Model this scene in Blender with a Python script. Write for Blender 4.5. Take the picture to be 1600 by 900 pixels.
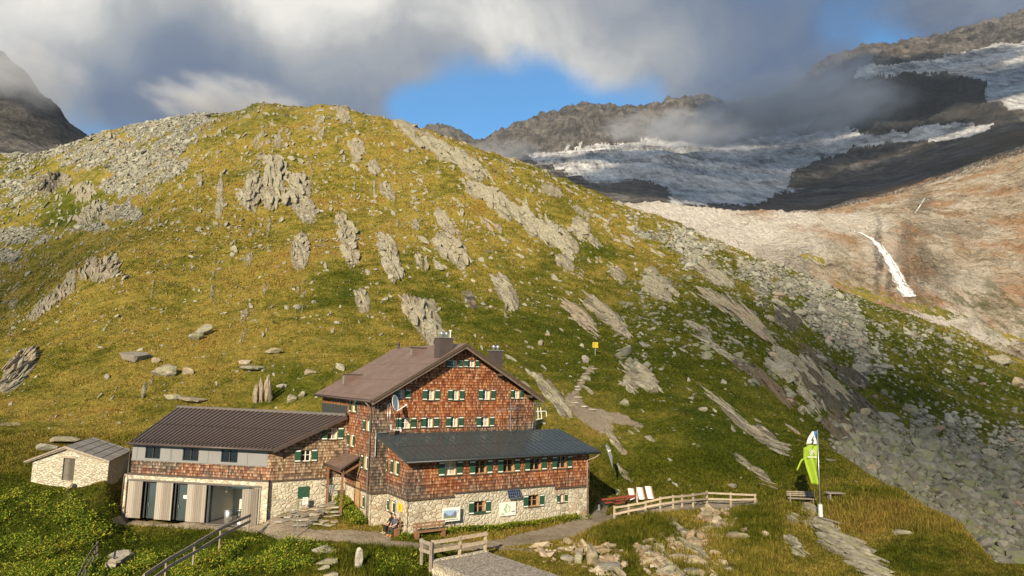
import bpy, bmesh, math, random
import numpy as np
from mathutils import Vector, Matrix

random.seed(7)
RNG = np.random.default_rng(11)
SC = bpy.context.scene
COL = SC.collection
for _o in list(bpy.data.objects):
    bpy.data.objects.remove(_o)

# ------------------------------------------------------------------ camera
PITCH, ROLL, FPX = 0.1296, 0.0217, 1071.7
CP, SP, CR, SR = math.cos(PITCH), math.sin(PITCH), math.cos(ROLL), math.sin(ROLL)
cam_d = bpy.data.cameras.new("camera")
cam = bpy.data.objects.new("camera", cam_d)
COL.objects.link(cam)
cam_d.sensor_width = 36.0
cam_d.lens = 36.0 * FPX / 1600.0
cam_d.clip_start = 0.5
cam_d.clip_end = 60000
fwd = Vector((0, CP, SP)); up0 = Vector((0, -SP, CP)); rt0 = Vector((1, 0, 0))
rt = rt0 * CR + up0 * SR          # picture's right axis
upv = -rt0 * SR + up0 * CR        # picture's up axis
cam.matrix_world = Matrix(((rt.x, upv.x, -fwd.x, 0), (rt.y, upv.y, -fwd.y, 0), (rt.z, upv.z, -fwd.z, 0), (0, 0, 0, 1)))
SC.camera = cam

def ray(px, py):
    U = (px - 800) / FPX; V = (450 - py) / FPX
    u = U * CR - V * SR; v = U * SR + V * CR
    return np.array([u, CP - v * SP, SP + v * CP])
def project(x, y, z):
    d = y * CP + z * SP; v = -y * SP + z * CP; u = x
    d = np.maximum(d, 1e-3)
    U = u * CR + v * SR; V = -u * SR + v * CR
    return 800 + FPX * U / d, 450 - FPX * V / d

# ------------------------------------------------------------------ sun, sky, exposure
SUN_AZ = math.radians(17 + 180)      # compass-like: 0 = +Y, clockwise ; sun stands behind the camera, a little left
SUN_EL = math.radians(24)
sun_dir = Vector((math.sin(SUN_AZ) * math.cos(SUN_EL), math.cos(SUN_AZ) * math.cos(SUN_EL), math.sin(SUN_EL)))
sd = bpy.data.lights.new("sun", 'SUN'); sd.energy = 5.0; sd.angle = math.radians(0.5); sd.color = (1.0, 0.84, 0.60)
so = bpy.data.objects.new("sun", sd); COL.objects.link(so)
so.rotation_euler = (-sun_dir).to_track_quat('-Z', 'Y').to_euler()
so.location = (0, 0, 60)
SC.view_settings.view_transform = 'Standard'
SC.view_settings.look = 'None'
SC.view_settings.gamma = 1
SC.view_settings.use_curve_mapping = False
SC.view_settings.exposure = 0.66
SC.cycles.max_bounces = 6
SC.cycles.volume_bounces = 1
SC.cycles.transparent_max_bounces = 12
SC.cycles.use_denoising = True
SC.cycles.volume_step_rate = 1.5
SC.cycles.volume_max_steps = 96

# ------------------------------------------------------------------ small node language
class NT:
    def __init__(s, tree): s.t = tree; s.n = tree.nodes; s.l = tree.links
    def put(s, sock, v):
        if isinstance(v, bpy.types.NodeSocket): s.l.new(v, sock)
        elif v is not None:
            if isinstance(v, (tuple, list)) and len(v) == 3 and sock.type == 'RGBA': v = (*v, 1)
            sock.default_value = v
    def new(s, typ, **kw):
        nd = s.n.new(typ)
        for k, v in kw.items(): setattr(nd, k, v)
        return nd
    def math(s, op, a, b=None, c=None, clamp=False):
        nd = s.new('ShaderNodeMath', operation=op, use_clamp=clamp)
        s.put(nd.inputs[0], a)
        if b is not None: s.put(nd.inputs[1], b)
        if c is not None: s.put(nd.inputs[2], c)
        return nd.outputs[0]
    def add(s, a, b): return s.math('ADD', a, b)
    def mul(s, a, b): return s.math('MULTIPLY', a, b)
    def vmath(s, op, a, b=None, scale=None):
        nd = s.new('ShaderNodeVectorMath', operation=op)
        s.put(nd.inputs[0], a)
        if b is not None: s.put(nd.inputs[1], b)
        if scale is not None: s.put(nd.inputs['Scale'], scale)
        return nd.outputs[1] if op in ('DOT_PRODUCT', 'LENGTH', 'DISTANCE') else nd.outputs[0]
    def noise(s, vec, scale, detail=4, rough=.55, dist=0, out=0):
        nd = s.new('ShaderNodeTexNoise')
        s.put(nd.inputs['Vector'], vec); s.put(nd.inputs['Scale'], scale)
        nd.inputs['Detail'].default_value = detail; nd.inputs['Roughness'].default_value = rough
        nd.inputs['Distortion'].default_value = dist
        return nd.outputs[out]
    def vor(s, vec, scale, feature='F1', out='Distance', rand=1.0):
        nd = s.new('ShaderNodeTexVoronoi', feature=feature)
        s.put(nd.inputs['Vector'], vec); s.put(nd.inputs['Scale'], scale)
        nd.inputs['Randomness'].default_value = rand
        return nd.outputs[out]
    def white(s, vec):
        nd = s.new('ShaderNodeTexWhiteNoise'); s.put(nd.inputs['Vector'], vec); return nd.outputs['Value']
    def ramp(s, fac, stops, interp='LINEAR'):
        nd = s.new('ShaderNodeValToRGB'); cr = nd.color_ramp; cr.interpolation = interp
        while len(cr.elements) > 1: cr.elements.remove(cr.elements[-1])
        cr.elements[0].position = stops[0][0]; c = stops[0][1]; cr.elements[0].color = (*c, 1) if isinstance(c, tuple) else (c, c, c, 1)
        for p, c in stops[1:]:
            e = cr.elements.new(p); e.color = (*c, 1) if isinstance(c, tuple) else (c, c, c, 1)
        s.put(nd.inputs[0], fac); return nd.outputs[0]
    def mr(s, v, a, b, c=0, d=1, smooth=False):
        nd = s.new('ShaderNodeMapRange'); nd.interpolation_type = 'SMOOTHSTEP' if smooth else 'LINEAR'
        s.put(nd.inputs[0], v)
        for i, x in enumerate((a, b, c, d)): s.put(nd.inputs[i + 1], x)
        return nd.outputs[0]
    def mix(s, f, a, b, mode='MIX'):
        nd = s.new('ShaderNodeMix', data_type='RGBA', blend_type=mode)
        s.put(nd.inputs[0], f); s.put(nd.inputs[6], a); s.put(nd.inputs[7], b)
        return nd.outputs[2]
    def attr(s, name, out='Fac'):
        nd = s.new('ShaderNodeAttribute', attribute_name=name); return nd.outputs[out]
    def sep(s, v):
        nd = s.new('ShaderNodeSeparateXYZ'); s.put(nd.inputs[0], v); return nd.outputs
    def comb(s, x, y, z=0.0):
        nd = s.new('ShaderNodeCombineXYZ')
        for i, v in enumerate((x, y, z)): s.put(nd.inputs[i], v)
        return nd.outputs[0]
    def pos(s): return s.new('ShaderNodeNewGeometry').outputs['Position']
    def normal(s): return s.new('ShaderNodeNewGeometry').outputs['Normal']
    def obj(s): return s.new('ShaderNodeTexCoord').outputs['Object']
    def uv(s): return s.new('ShaderNodeTexCoord').outputs['UV']
    def bump(s, h, strength=.5, dist=.05):
        nd = s.new('ShaderNodeBump'); nd.inputs['Strength'].default_value = strength; nd.inputs['Distance'].default_value = dist
        s.put(nd.inputs['Height'], h); return nd.outputs[0]

# ------------------------------------------------------------------ sky with clouds
world = bpy.data.worlds.new("World"); SC.world = world; world.use_nodes = True
W = NT(world.node_tree); W.n.clear()
sky = W.new('ShaderNodeTexSky', sky_type='NISHITA'); sky.sun_disc = False
sky.sun_elevation = SUN_EL; sky.sun_rotation = SUN_AZ; sky.altitude = 2300; sky.air_density = 1.1; sky.dust_density = .3; sky.ozone_density = 1.6
dirv = W.vmath('NORMALIZE', W.new('ShaderNodeTexCoord').outputs['Generated'])
warp = W.noise(dirv, 3.0, 3, .5, out=1)
dw = W.vmath('ADD', dirv, W.vmath('SCALE', W.vmath('SUBTRACT', warp, (.5, .5, .5)), scale=.22))
n_big = W.noise(dw, 3.4, 6, .52)
n_fine = W.noise(dw, 9.0, 7, .58)
def dirblob(px, py, rad, soft=1.0):
    r = ray(px, py); r = r / np.linalg.norm(r)
    d = W.vmath('DISTANCE', dw, tuple(r))
    return W.mr(d, rad, rad * .25, 0, 1, True)
cover = W.add(W.mul(n_big, .55), W.mul(n_fine, .30))
cover = W.add(cover, .30)
# blue gaps, cloud thins there
for px, py, rad, amt in ((860, 165, .12, .46), (740, 180, .09, .40), (670, 190, .06, .30), (990, 180, .10, .34), (1370, 80, .08, .30), (1330, 110, .05, .12), (120, 215, .10, .26), (640, 205, .07, .22), (235, 210, .08, .18), (900, 120, .07, .16), (700, 110, .07, .10), (660, 10, .03, .08)):
    cover = W.math('SUBTRACT', cover, W.mul(dirblob(px, py, rad), amt))
for px, py, rad, amt in ((300, 60, .5, .18), (950, 50, .20, .20), (1120, 100, .14, .20), (460, 130, .20, .12), (1020, 160, .030, .25), (780, 172, .02, .12), (600, 60, .2, .14), (1250, 150, .12, .15), (1520, 20, .16, .20)):
    cover = W.add(cover, W.mul(dirblob(px, py, rad), amt))
cmask = W.mr(cover, .46, .86, 0, 1, True)
bright = W.add(W.mul(n_fine, .42), W.add(W.mul(n_big, .75), .08))
for px, py, rad, amt in ((330, 0, .36, .42), (40, 40, .22, .10), (600, 30, .25, .16), (900, 40, .2, .16), (1080, 130, .14, .12), (1020, 165, .05, .3)):
    bright = W.add(bright, W.mul(dirblob(px, py, rad), amt))
for px, py, rad, amt in ((320, 172, .17, .34), (350, 175, .26, .22), (600, 170, .22, .26), (120, 190, .22, .16), (1250, 150, .30, .22), (1550, 60, .3, .16), (100, 130, .25, .10)):
    bright = W.math('SUBTRACT', bright, W.mul(dirblob(px, py, rad), amt))
ccol = W.ramp(bright, [(.44, (.085, .135, .25)), (.60, (.18, .225, .31)), (.78, (.38, .395, .42)), (1.0, (.86, .83, .77))])
bg_s = W.new('ShaderNodeBackground'); W.put(bg_s.inputs[0], W.mix(1.0, sky.outputs[0], (.36, 1.05, 1.36), 'MULTIPLY')); bg_s.inputs[1].default_value = .088
bg_c = W.new('ShaderNodeBackground'); W.put(bg_c.inputs[0], ccol); bg_c.inputs[1].default_value = .66
ms = W.new('ShaderNodeMixShader'); W.put(ms.inputs[0], cmask); W.l.new(bg_s.outputs[0], ms.inputs[1]); W.l.new(bg_c.outputs[0], ms.inputs[2])
wo = W.new('ShaderNodeOutputWorld'); W.l.new(ms.outputs[0], wo.inputs[0])
world.cycles.sampling_method = 'MANUAL'; world.cycles.sample_map_resolution = 512

# ------------------------------------------------------------------ object helpers
def tag(o, label=None, cat=None, group=None, kind=None):
    if label: o['label'] = label
    if cat: o['category'] = cat
    if group: o['group'] = group
    if kind: o['kind'] = kind
    return o
def empty(name, loc, label, cat, group=None, rz=0):
    o = bpy.data.objects.new(name, None); COL.objects.link(o); o.location = loc; o.rotation_euler = (0, 0, rz)
    o.empty_display_size = .3
    o['wloc'] = 0; del o['wloc']
    return tag(o, label, cat, group)
def link(name, me, mats, parent=None):
    """links a mesh given in WORLD coordinates; under a parent it is moved into the parent's frame"""
    o = bpy.data.objects.new(name, me); COL.objects.link(o)
    if not isinstance(mats, (list, tuple)): mats = [mats]
    for m in mats: me.materials.append(m)
    if parent is not None:
        chain = []
        p = parent
        M = Matrix.Identity(4)
        while p is not None:
            M = Matrix.LocRotScale(p.location, p.rotation_euler, p.scale) @ M; p = p.parent
        me.transform(M.inverted()); o.parent = parent
    return o
def np_mesh(name, V, F, smooth=False, uv=None):
    """V (n,3); F (m,k) array of equal-sided faces"""
    me = bpy.data.meshes.new(name)
    V = np.ascontiguousarray(V, dtype=np.float32); F = np.ascontiguousarray(F, dtype=np.int32)
    k = F.shape[1]
    me.vertices.add(len(V)); me.vertices.foreach_set('co', V.ravel())
    me.loops.add(F.size); me.loops.foreach_set('vertex_index', F.ravel())
    me.polygons.add(len(F)); me.polygons.foreach_set('loop_start', np.arange(0, F.size, k, dtype=np.int32))
    me.update(calc_edges=True)
    me.polygons.foreach_set('use_smooth', np.full(len(F), smooth, dtype=bool))
    if uv is not None:
        l = me.uv_layers.new(name='UVMap'); l.data.foreach_set('uv', np.ascontiguousarray(uv, dtype=np.float32).ravel())
    return me
def fattr(me, name, arr):
    a = me.attributes.new(name, 'FLOAT', 'POINT'); a.data.foreach_set('value', np.ascontiguousarray(arr, dtype=np.float32).ravel())

class MB:
    """collects polygons with uv and material slot into one mesh"""
    def __init__(s): s.v = []; s.f = []; s.uv = []; s.m = []
    def face(s, pts, uv=None, m=0):
        i = len(s.v); s.v += [tuple(p) for p in pts]; s.f.append(list(range(i, i + len(pts))))
        if uv is None: uv = [(p[0], p[2]) for p in pts]
        s.uv += list(uv); s.m.append(m)
    def box(s, O, ax, ay, az, m=0):
        """box from corner O spanned by three vectors"""
        O, ax, ay, az = (np.array(q, float) for q in (O, ax, ay, az))
        if np.dot(np.cross(ax, ay), az) < 0: ax, ay = ay, ax
        lx, ly, lz = (np.linalg.norm(q) for q in (ax, ay, az))
        P = lambda a, b, c: O + a * ax + b * ay + c * az
        for q, (du, dv) in ((((0, 0, 0), (0, 1, 0), (1, 1, 0), (1, 0, 0)), (ly, lx)), (((0, 0, 1), (1, 0, 1), (1, 1, 1), (0, 1, 1)), (lx, ly)),
                  (((0, 0, 0), (1, 0, 0), (1, 0, 1), (0, 0, 1)), (lx, lz)), (((1, 0, 0), (1, 1, 0), (1, 1, 1), (1, 0, 1)), (ly, lz)),
                  (((1, 1, 0), (0, 1, 0), (0, 1, 1), (1, 1, 1)), (lx, lz)), (((0, 1, 0), (0, 0, 0), (0, 0, 1), (0, 1, 1)), (ly, lz))):
            s.face([P(*c) for c in q], [(0, 0), (du, 0), (du, dv), (0, dv)], m)
    def bar(s, A, B, w, h, upd=(0, 0, 1), m=0):
        """square bar from A to B, w wide, h along upd, centred"""
        A = np.array(A, float); B = np.array(B, float); d = B - A; up = np.array(upd, float)
        sd = np.cross(d, up); n = np.linalg.norm(sd)
        if n < 1e-6: sd = np.cross(d, np.array([1., 0, 0])); n = np.linalg.norm(sd)
        sd /= n; up = np.cross(sd, d); up /= np.linalg.norm(up)
        s.box(A - sd * w / 2 - up * h / 2, d, sd * w, up * h, m)
    def tube(s, pts, r, k=8, m=0, cap=True):
        pts = [np.array(p, float) for p in pts]; rs = r if isinstance(r, (list, tuple)) else [r] * len(pts)
        rings = []
        d0 = pts[1] - pts[0]; a = np.cross(d0, (0, 0, 1.)) if abs(d0[2]) < .95 * np.linalg.norm(d0) else np.cross(d0, (1., 0, 0))
        a /= np.linalg.norm(a)
        for i, p in enumerate(pts):
            d = (pts[min(i + 1, len(pts) - 1)] - pts[max(i - 1, 0)]); d /= np.linalg.norm(d)
            a = a - d * np.dot(a, d); a /= np.linalg.norm(a); b = np.cross(d, a)
            rings.append([p + rs[i] * (a * math.cos(2 * math.pi * j / k) + b * math.sin(2 * math.pi * j / k)) for j in range(k)])
        for i in range(len(rings) - 1):
            for j in range(k):
                j2 = (j + 1) % k; s.face([rings[i][j], rings[i][j2], rings[i + 1][j2], rings[i + 1][j]], None, m)
        if cap: s.face(rings[0][::-1], None, m); s.face(rings[-1], None, m)
    def build(s, name, mats, parent=None, smooth=False, merge=False):
        me = bpy.data.meshes.new(name); me.from_pydata(s.v, [], s.f); me.update()
        l = me.uv_layers.new(name='UVMap'); l.data.foreach_set('uv', np.array(s.uv, dtype=np.float32).ravel())
        me.polygons.foreach_set('material_index', np.array(s.m, dtype=np.int32))
        if smooth or merge:
            bm = bmesh.new(); bm.from_mesh(me); bmesh.ops.remove_doubles(bm, verts=bm.verts, dist=1e-4); bm.to_mesh(me); bm.free()
        if smooth: me.polygons.foreach_set('use_smooth', np.ones(len(me.polygons), dtype=bool))
        return link(name, me, mats, parent)
def children(o): return [c for c in bpy.data.objects if c.parent == o]
def copy_tree(o, parent=None):
    kids = [c for c in o.children]
    c = o.copy(); COL.objects.link(c); c.parent = parent
    for ch in kids: copy_tree(ch, c)
    return c

# ------------------------------------------------------------------ materials
def mat(name, col=(.5, .5, .5), rough=.7, metal=0.0, spec=.5):
    m = bpy.data.materials.new(name); m.use_nodes = True; t = NT(m.node_tree)
    b = t.n['Principled BSDF']; b.inputs['Base Color'].default_value = (*col, 1); b.inputs['Roughness'].default_value = rough
    b.inputs['Metallic'].default_value = metal; b.inputs['Specular IOR Level'].default_value = spec
    return m, t, b
def varied(name, col, rough=.7, var=.25, scale=3.0, metal=0, bump=0.0, stretch=(1, 1, 1), col2=None, spec=.4):
    m, t, b = mat(name, col, rough, metal, spec)
    v = t.vmath('MULTIPLY', t.obj(), stretch)
    n = t.noise(v, scale, 6, .62)
    c2 = col2 or tuple(c * (1 - var) for c in col); c1 = tuple(min(1, c * (1 + var)) for c in col)
    t.put(b.inputs['Base Color'], t.mix(t.mr(n, .3, .7), c2, c1))
    if bump: t.put(b.inputs['Normal'], t.bump(n, bump, .02))
    t.put(b.inputs['Roughness'], t.mr(n, .2, .8, rough - .1, min(1, rough + .12)))
    return m
STRIKE = math.radians(-16)
SV = np.array([math.sin(STRIKE), math.cos(STRIKE)]); PV = np.array([SV[1], -SV[0]])
def strike_coords(t, along=.18, v=None):
    """world position turned so that x runs across the rock's strike, y along it (shrunk)"""
    p = t.sep(v or t.pos())
    ac = t.add(t.mul(p[0], float(PV[0])), t.mul(p[1], float(PV[1])))
    al = t.add(t.mul(p[0], float(SV[0])), t.mul(p[1], float(SV[1])))
    ac2 = t.add(ac, t.mul(p[2], .55))
    return t.comb(ac2, t.mul(al, along), t.mul(p[2], .25))
def rock_color(t, pale=1.0, warm=0.0, scale=1.0, lichen=.35):
    sc = strike_coords(t)
    a = t.noise(sc, 1.6 * scale, 7, .68); b_ = t.noise(sc, 7.0 * scale, 5, .7); c = t.noise(t.pos(), .5 * scale, 5, .6)
    v = t.add(t.mul(a, .62), t.mul(b_, .38))
    col = t.ramp(v, [(.28, (.035 * pale, .032 * pale, .030 * pale)), (.40, (.14 * pale, .125 * pale, .095 * pale)), (.52, (.29 * pale, .265 * pale, .20 * pale)), (.70, (.47 * pale, .43 * pale, .33 * pale))])
    if warm: col = t.mix(t.mul(t.mr(c, .45, .62), warm), col, (.30 * pale, .17 * pale, .09 * pale))
    lf = t.mul(t.mr(t.noise(t.pos(), 1.3 * scale, 6, .7), .50, .66), lichen)
    col = t.mix(lf, col, (.26 * pale, .27 * pale, .12 * pale))
    return col, v
# ------------------------------------------------------------------ numpy noise
_perm = np.random.default_rng(3).permutation(4096).astype(np.int64)
_ang = np.random.default_rng(5).uniform(0, 2 * np.pi, 4096)
_gx, _gy = np.cos(_ang), np.sin(_ang)
def gnoise(x, y):
    xi = np.floor(x).astype(np.int64); yi = np.floor(y).astype(np.int64); xf = x - xi; yf = y - yi
    def g(ix, iy, fx, fy):
        h = _perm[(ix + _perm[iy & 4095]) & 4095]; return _gx[h] * fx + _gy[h] * fy
    u = xf * xf * xf * (xf * (xf * 6 - 15) + 10); v = yf * yf * yf * (yf * (yf * 6 - 15) + 10)
    a = g(xi, yi, xf, yf); b = g(xi + 1, yi, xf - 1, yf); c = g(xi, yi + 1, xf, yf - 1); d = g(xi + 1, yi + 1, xf - 1, yf - 1)
    return (a + u * (b - a)) * (1 - v) + (c + u * (d - c)) * v      # about -.7...7
def fbm(x, y, octv=5, gain=.5, lac=2.03):
    s = 0; a = 1.0
    for i in range(octv):
        s = s + a * gnoise(x + 17.3 * i, y - 9.1 * i); x = x * lac; y = y * lac; a *= gain
    return s
def ridged(x, y, octv=5, gain=.55, lac=2.1):
    s = 0; a = 1.0
    for i in range(octv):
        s = s + a * (1 - np.abs(gnoise(x + 31.7 * i, y + 5.3 * i)) * 2.6); x = x * lac; y = y * lac; a *= gain
    return s
def sstep(a, b, x):
    t = np.clip((x - a) / (b - a), 0, 1); return t * t * (3 - 2 * t)

# ------------------------------------------------------------------ the lie of the land: azimuth column -> (distance, sight line)
CTRL = {
 -420: [(14,1500),(30,1080),(45,900),(58,760),(80,660),(150,600),(250,520),(400,370),(480,300),(700,330),(1200,60),(1700,120),(4000,200)],
 -200: [(14,1500),(30,1080),(45,900),(58,750),(80,650),(120,560),(200,510),(330,380),(480,262),(640,300),(1200,40),(1700,110),(4000,200)],
 0: [(14,1500),(30,1080),(45,900),(58,745),(80,645),(105,565),(120,530),(150,535),(200,490),(260,430),(330,350),(400,285),(480,242),(640,290),(900,225),(1100,160),(1300,92),(1700,150),(4000,230)],
 150: [(14,1500),(30,1080),(45,905),(52,815),(58,757),(66,712),(80,640),(100,560),(130,480),(165,412),(185,402),(230,392),(300,325),(380,248),(440,212),(600,255),(1100,250),(1300,222),(1700,260),(4000,260)],
 300: [(14,1500),(30,1080),(44,900),(62,745),(70,690),(80,635),(100,550),(140,450),(190,360),(250,287),(330,218),(400,183),(520,215),(1300,270),(4000,290)],
 450: [(14,1500),(30,1080),(44,900),(65,720),(78,640),(95,560),(130,460),(180,370),(240,290),(310,210),(370,167),(480,190),(1300,270),(4000,280)],
 600: [(14,1500),(30,1080),(43,900),(66,720),(78,640),(95,560),(130,460),(180,370),(230,290),(280,225),(320,183),(420,205),(1300,280),(4000,240)],
 750: [(14,1500),(30,1080),(43,905),(66,720),(78,640),(95,570),(125,490),(165,400),(210,315),(250,260),(285,236),(380,262),(900,300),(1700,275),(2500,262),(3500,240),(5000,280)],
 900: [(14,1500),(30,1080),(42,915),(66,715),(78,650),(90,600),(110,550),(140,480),(180,400),(220,335),(260,299),(340,330),(500,345),(900,330),(1400,300),(1800,275),(2300,245),(2800,228),(3400,170),(4500,200)],
 1050: [(14,1500),(30,1090),(42,910),(52,828),(60,760),(75,680),(95,600),(120,540),(150,480),(190,410),(230,362),(260,347),(330,390),(450,395),(600,352),(700,325),(760,321),(950,338),(1400,312),(1800,280),(2300,245),(2900,215),(3500,158),(4500,200)],
 1200: [(14,1500),(30,1090),(40,940),(50,845),(60,775),(80,690),(100,620),(130,550),(170,480),(210,425),(230,409),(310,470),(430,468),(500,440),(640,382),(780,340),(850,334),(1000,345),(1400,322),(1800,288),(2300,250),(3000,195),(3600,150),(4800,190)],
 1300: [(14,1500),(30,1080),(40,930),(50,845),(57,785),(64,735),(72,708),(84,706),(98,680),(115,640),(140,590),(180,510),(215,455),(230,448),(310,510),(430,482),(500,450),(580,392),(680,356),(800,347),(1000,335),(1400,312),(1900,270),(2400,225),(3000,160),(3600,92),(4800,130)],
 1400: [(14,1500),(30,1060),(40,925),(50,835),(60,768),(66,775),(76,790),(92,770),(110,725),(130,665),(160,590),(200,510),(220,485),(300,545),(450,478),(520,450),(620,390),(720,355),(850,335),(1100,308),(1500,280),(2000,230),(2500,170),(3000,115),(3600,70),(4800,110)],
 1500: [(14,1500),(30,1040),(40,925),(48,850),(53,822),(60,850),(72,860),(85,835),(110,760),(130,700),(160,620),(200,540),(222,518),(290,575),(400,530),(480,480),(560,440),(700,390),(850,340),(1050,290),(1400,250),(1900,205),(2500,140),(3000,95),(3600,50),(4800,100)],
 1600: [(14,1500),(30,1020),(38,925),(43,882),(50,930),(62,935),(85,870),(110,785),(140,690),(170,622),(195,580),(212,567),(300,625),(400,540),(480,490),(560,440),(700,380),(850,320),(1050,257),(1400,215),(1900,170),(2500,110),(3000,60),(3600,20),(4800,60)],
 1800: [(14,1400),(28,1010),(36,930),(50,1000),(85,900),(140,720),(205,610),(300,650),(480,500),(700,370),(1050,225),(1400,180),(1900,130),(3000,10),(3600,-30),(4800,30)],
 2050: [(14,1300),(28,1000),(60,1000),(140,760),(205,650),(300,660),(480,520),(700,360),(1050,190),(1900,90),(3600,-80),(4800,30)],
}
def t_e_of(px, py):
    r = ray(px, py); return r[0] / r[1], r[2] / r[1]
pts = []; val = []
for px_, prof in CTRL.items():
    for r_, py_ in prof:
        t_, e_ = t_e_of(px_, py_); pts.append((t_ * 2.0, math.log(r_))); val.append(e_)
# feet of walls measured on the building itself: (pixel, distance)
for px_, py_, r_ in ((633, 840, 49.0), (705, 833, 50.5), (775, 826, 52.8), (850, 817, 55), (918, 810, 57.6), (990, 790, 60), (576, 820, 51.5), (190, 806, 55.2), (290, 812, 54), (390, 820, 53), (421, 806, 53),
                     (500, 786, 55), (470, 793, 54.2), (540, 778, 55.6), (48, 750, 57.5), (165, 748, 56), (205, 740, 62), (300, 735, 66), (430, 730, 68), (560, 770, 60), (640, 760, 66), (760, 750, 68), (700, 855, 48), (560, 838, 49.2), (470, 835, 49), (800, 850, 49.5), (870, 833, 52.5), (930, 775, 66), (600, 862, 46.5), (880, 855, 49), (1100, 790, 60), (1180, 787, 60), (1282, 808, 55.5), (1250, 776, 61)):
    t_, e_ = t_e_of(px_, py_); pts.append((t_ * 2.0, math.log(r_))); val.append(e_)
pts = np.array(pts); val = np.array(val)
def _phi(d2): return np.where(d2 > 1e-12, .5 * d2 * np.log(np.maximum(d2, 1e-12)), 0)
n_ = len(pts); D2 = ((pts[:, None] - pts[None]) ** 2).sum(-1)
A_ = np.zeros((n_ + 3, n_ + 3)); A_[:n_, :n_] = _phi(D2) + 2e-4 * np.eye(n_); A_[:n_, n_] = 1; A_[:n_, n_ + 1:] = pts; A_[n_, :n_] = 1; A_[n_ + 1:, :n_] = pts.T
SOL = np.linalg.solve(A_, np.concatenate([val, [0, 0, 0]]))
TC = np.linspace(-1.30, 1.30, 300); LC = np.linspace(math.log(13), math.log(6500), 460)
gt, gl = np.meshgrid(TC, LC, indexing='ij'); q = np.stack([gt.ravel() * 2.0, gl.ravel()], 1)
E0 = np.empty(len(q))
for i in range(0, len(q), 20000):
    qq = q[i:i + 20000]; d2 = ((qq[:, None] - pts[None]) ** 2).sum(-1)
    E0[i:i + 20000] = _phi(d2) @ SOL[:n_] + SOL[n_] + qq @ SOL[n_ + 1:]
E0 = E0.reshape(gt.shape)
# crest lines measured in the photograph; the ground is raised or lowered around its own crest to meet them
SKY_HILL = [(-500,262),(-100,250),(0,240),(40,243),(75,238),(110,226),(140,216),(170,205),(220,197),(265,186),(310,181),(345,178),(375,175),(400,164),(425,162),(455,168),(490,166),(525,165),(560,175),(600,186),(650,199),(700,217),(750,236),(800,250),(830,258),(870,280),(920,297),(960,317),(1000,330),(1060,350),(1100,370),(1150,390),(1200,410),(1250,432),(1300,449),(1350,468),(1400,483),(1450,502),(1500,520),(1550,545),(1600,568),(1700,600),(1900,640)]
SKY_FAR = [(640,212),(655,207),(668,203),(682,198),(690,196),(700,203),(712,208),(730,216),(745,221),(758,220),(775,212),(800,201),(825,193),(845,184),(865,180),(885,176),(900,168),(912,163),(930,167),(950,171),(975,172),(995,173),(1015,168),(1040,162),(1060,156),(1080,154),(1100,156),(1120,157),(1150,163),(1200,158),(1240,140),(1270,110),(1290,96),(1320,86),(1345,76),(1380,71),(1420,69),(1450,62),(1500,50),(1550,34),(1600,22),(1800,-30),(2100,-60)]
SKY_LEFT = [(-500,-120),(-200,-30),(-60,40),(0,88),(20,103),(45,122),(62,150),(80,163),(95,178),(108,198),(122,206),(134,214),(160,240),(200,262)]
def crest_fix(E, sky, l0, l1, width, tmin, tmax):
    T = np.array([t_e_of(*p) for p in sky]); tgt = np.interp(TC, T[:, 0], T[:, 1])
    idx = np.where((LC > l0) & (LC < l1))[0]; k = idx[0] + E[:, idx].argmax(1)
    kk = np.convolve(np.pad(k.astype(float), 12, mode='edge'), np.ones(25) / 25, 'valid'); lcr = np.interp(kk, np.arange(len(LC)), LC)
    d = tgt - E[:, idx].max(1)
    w = np.exp(-((gl - lcr[:, None]) / width) ** 2)
    m = sstep(tmin - .04, tmin, TC) * (1 - sstep(tmax, tmax + .04, TC))
    return E + w * (d * m)[:, None]
t_of = lambda px: (px - 800) / FPX
for _ in range(3):
    E0 = crest_fix(E0, SKY_HILL, math.log(185), math.log(560), .22, -1.3, 1.05)
    E0 = crest_fix(E0, SKY_FAR, math.log(2600), math.log(4600), .16, t_of(640), 1.3)
    E0 = crest_fix(E0, SKY_LEFT, math.log(950), math.log(1600), .20, -1.3, t_of(190))
def interp_E(t, l):
    a = np.clip((t - TC[0]) / (TC[1] - TC[0]), 0, len(TC) - 1.001); b = np.clip((l - LC[0]) / (LC[1] - LC[0]), 0, len(LC) - 1.001)
    i = a.astype(int); j = b.astype(int); u = a - i; v = b - j
    return (E0[i, j] * (1 - u) * (1 - v) + E0[i + 1, j] * u * (1 - v) + E0[i, j + 1] * (1 - u) * v + E0[i + 1, j + 1] * u * v)

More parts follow.
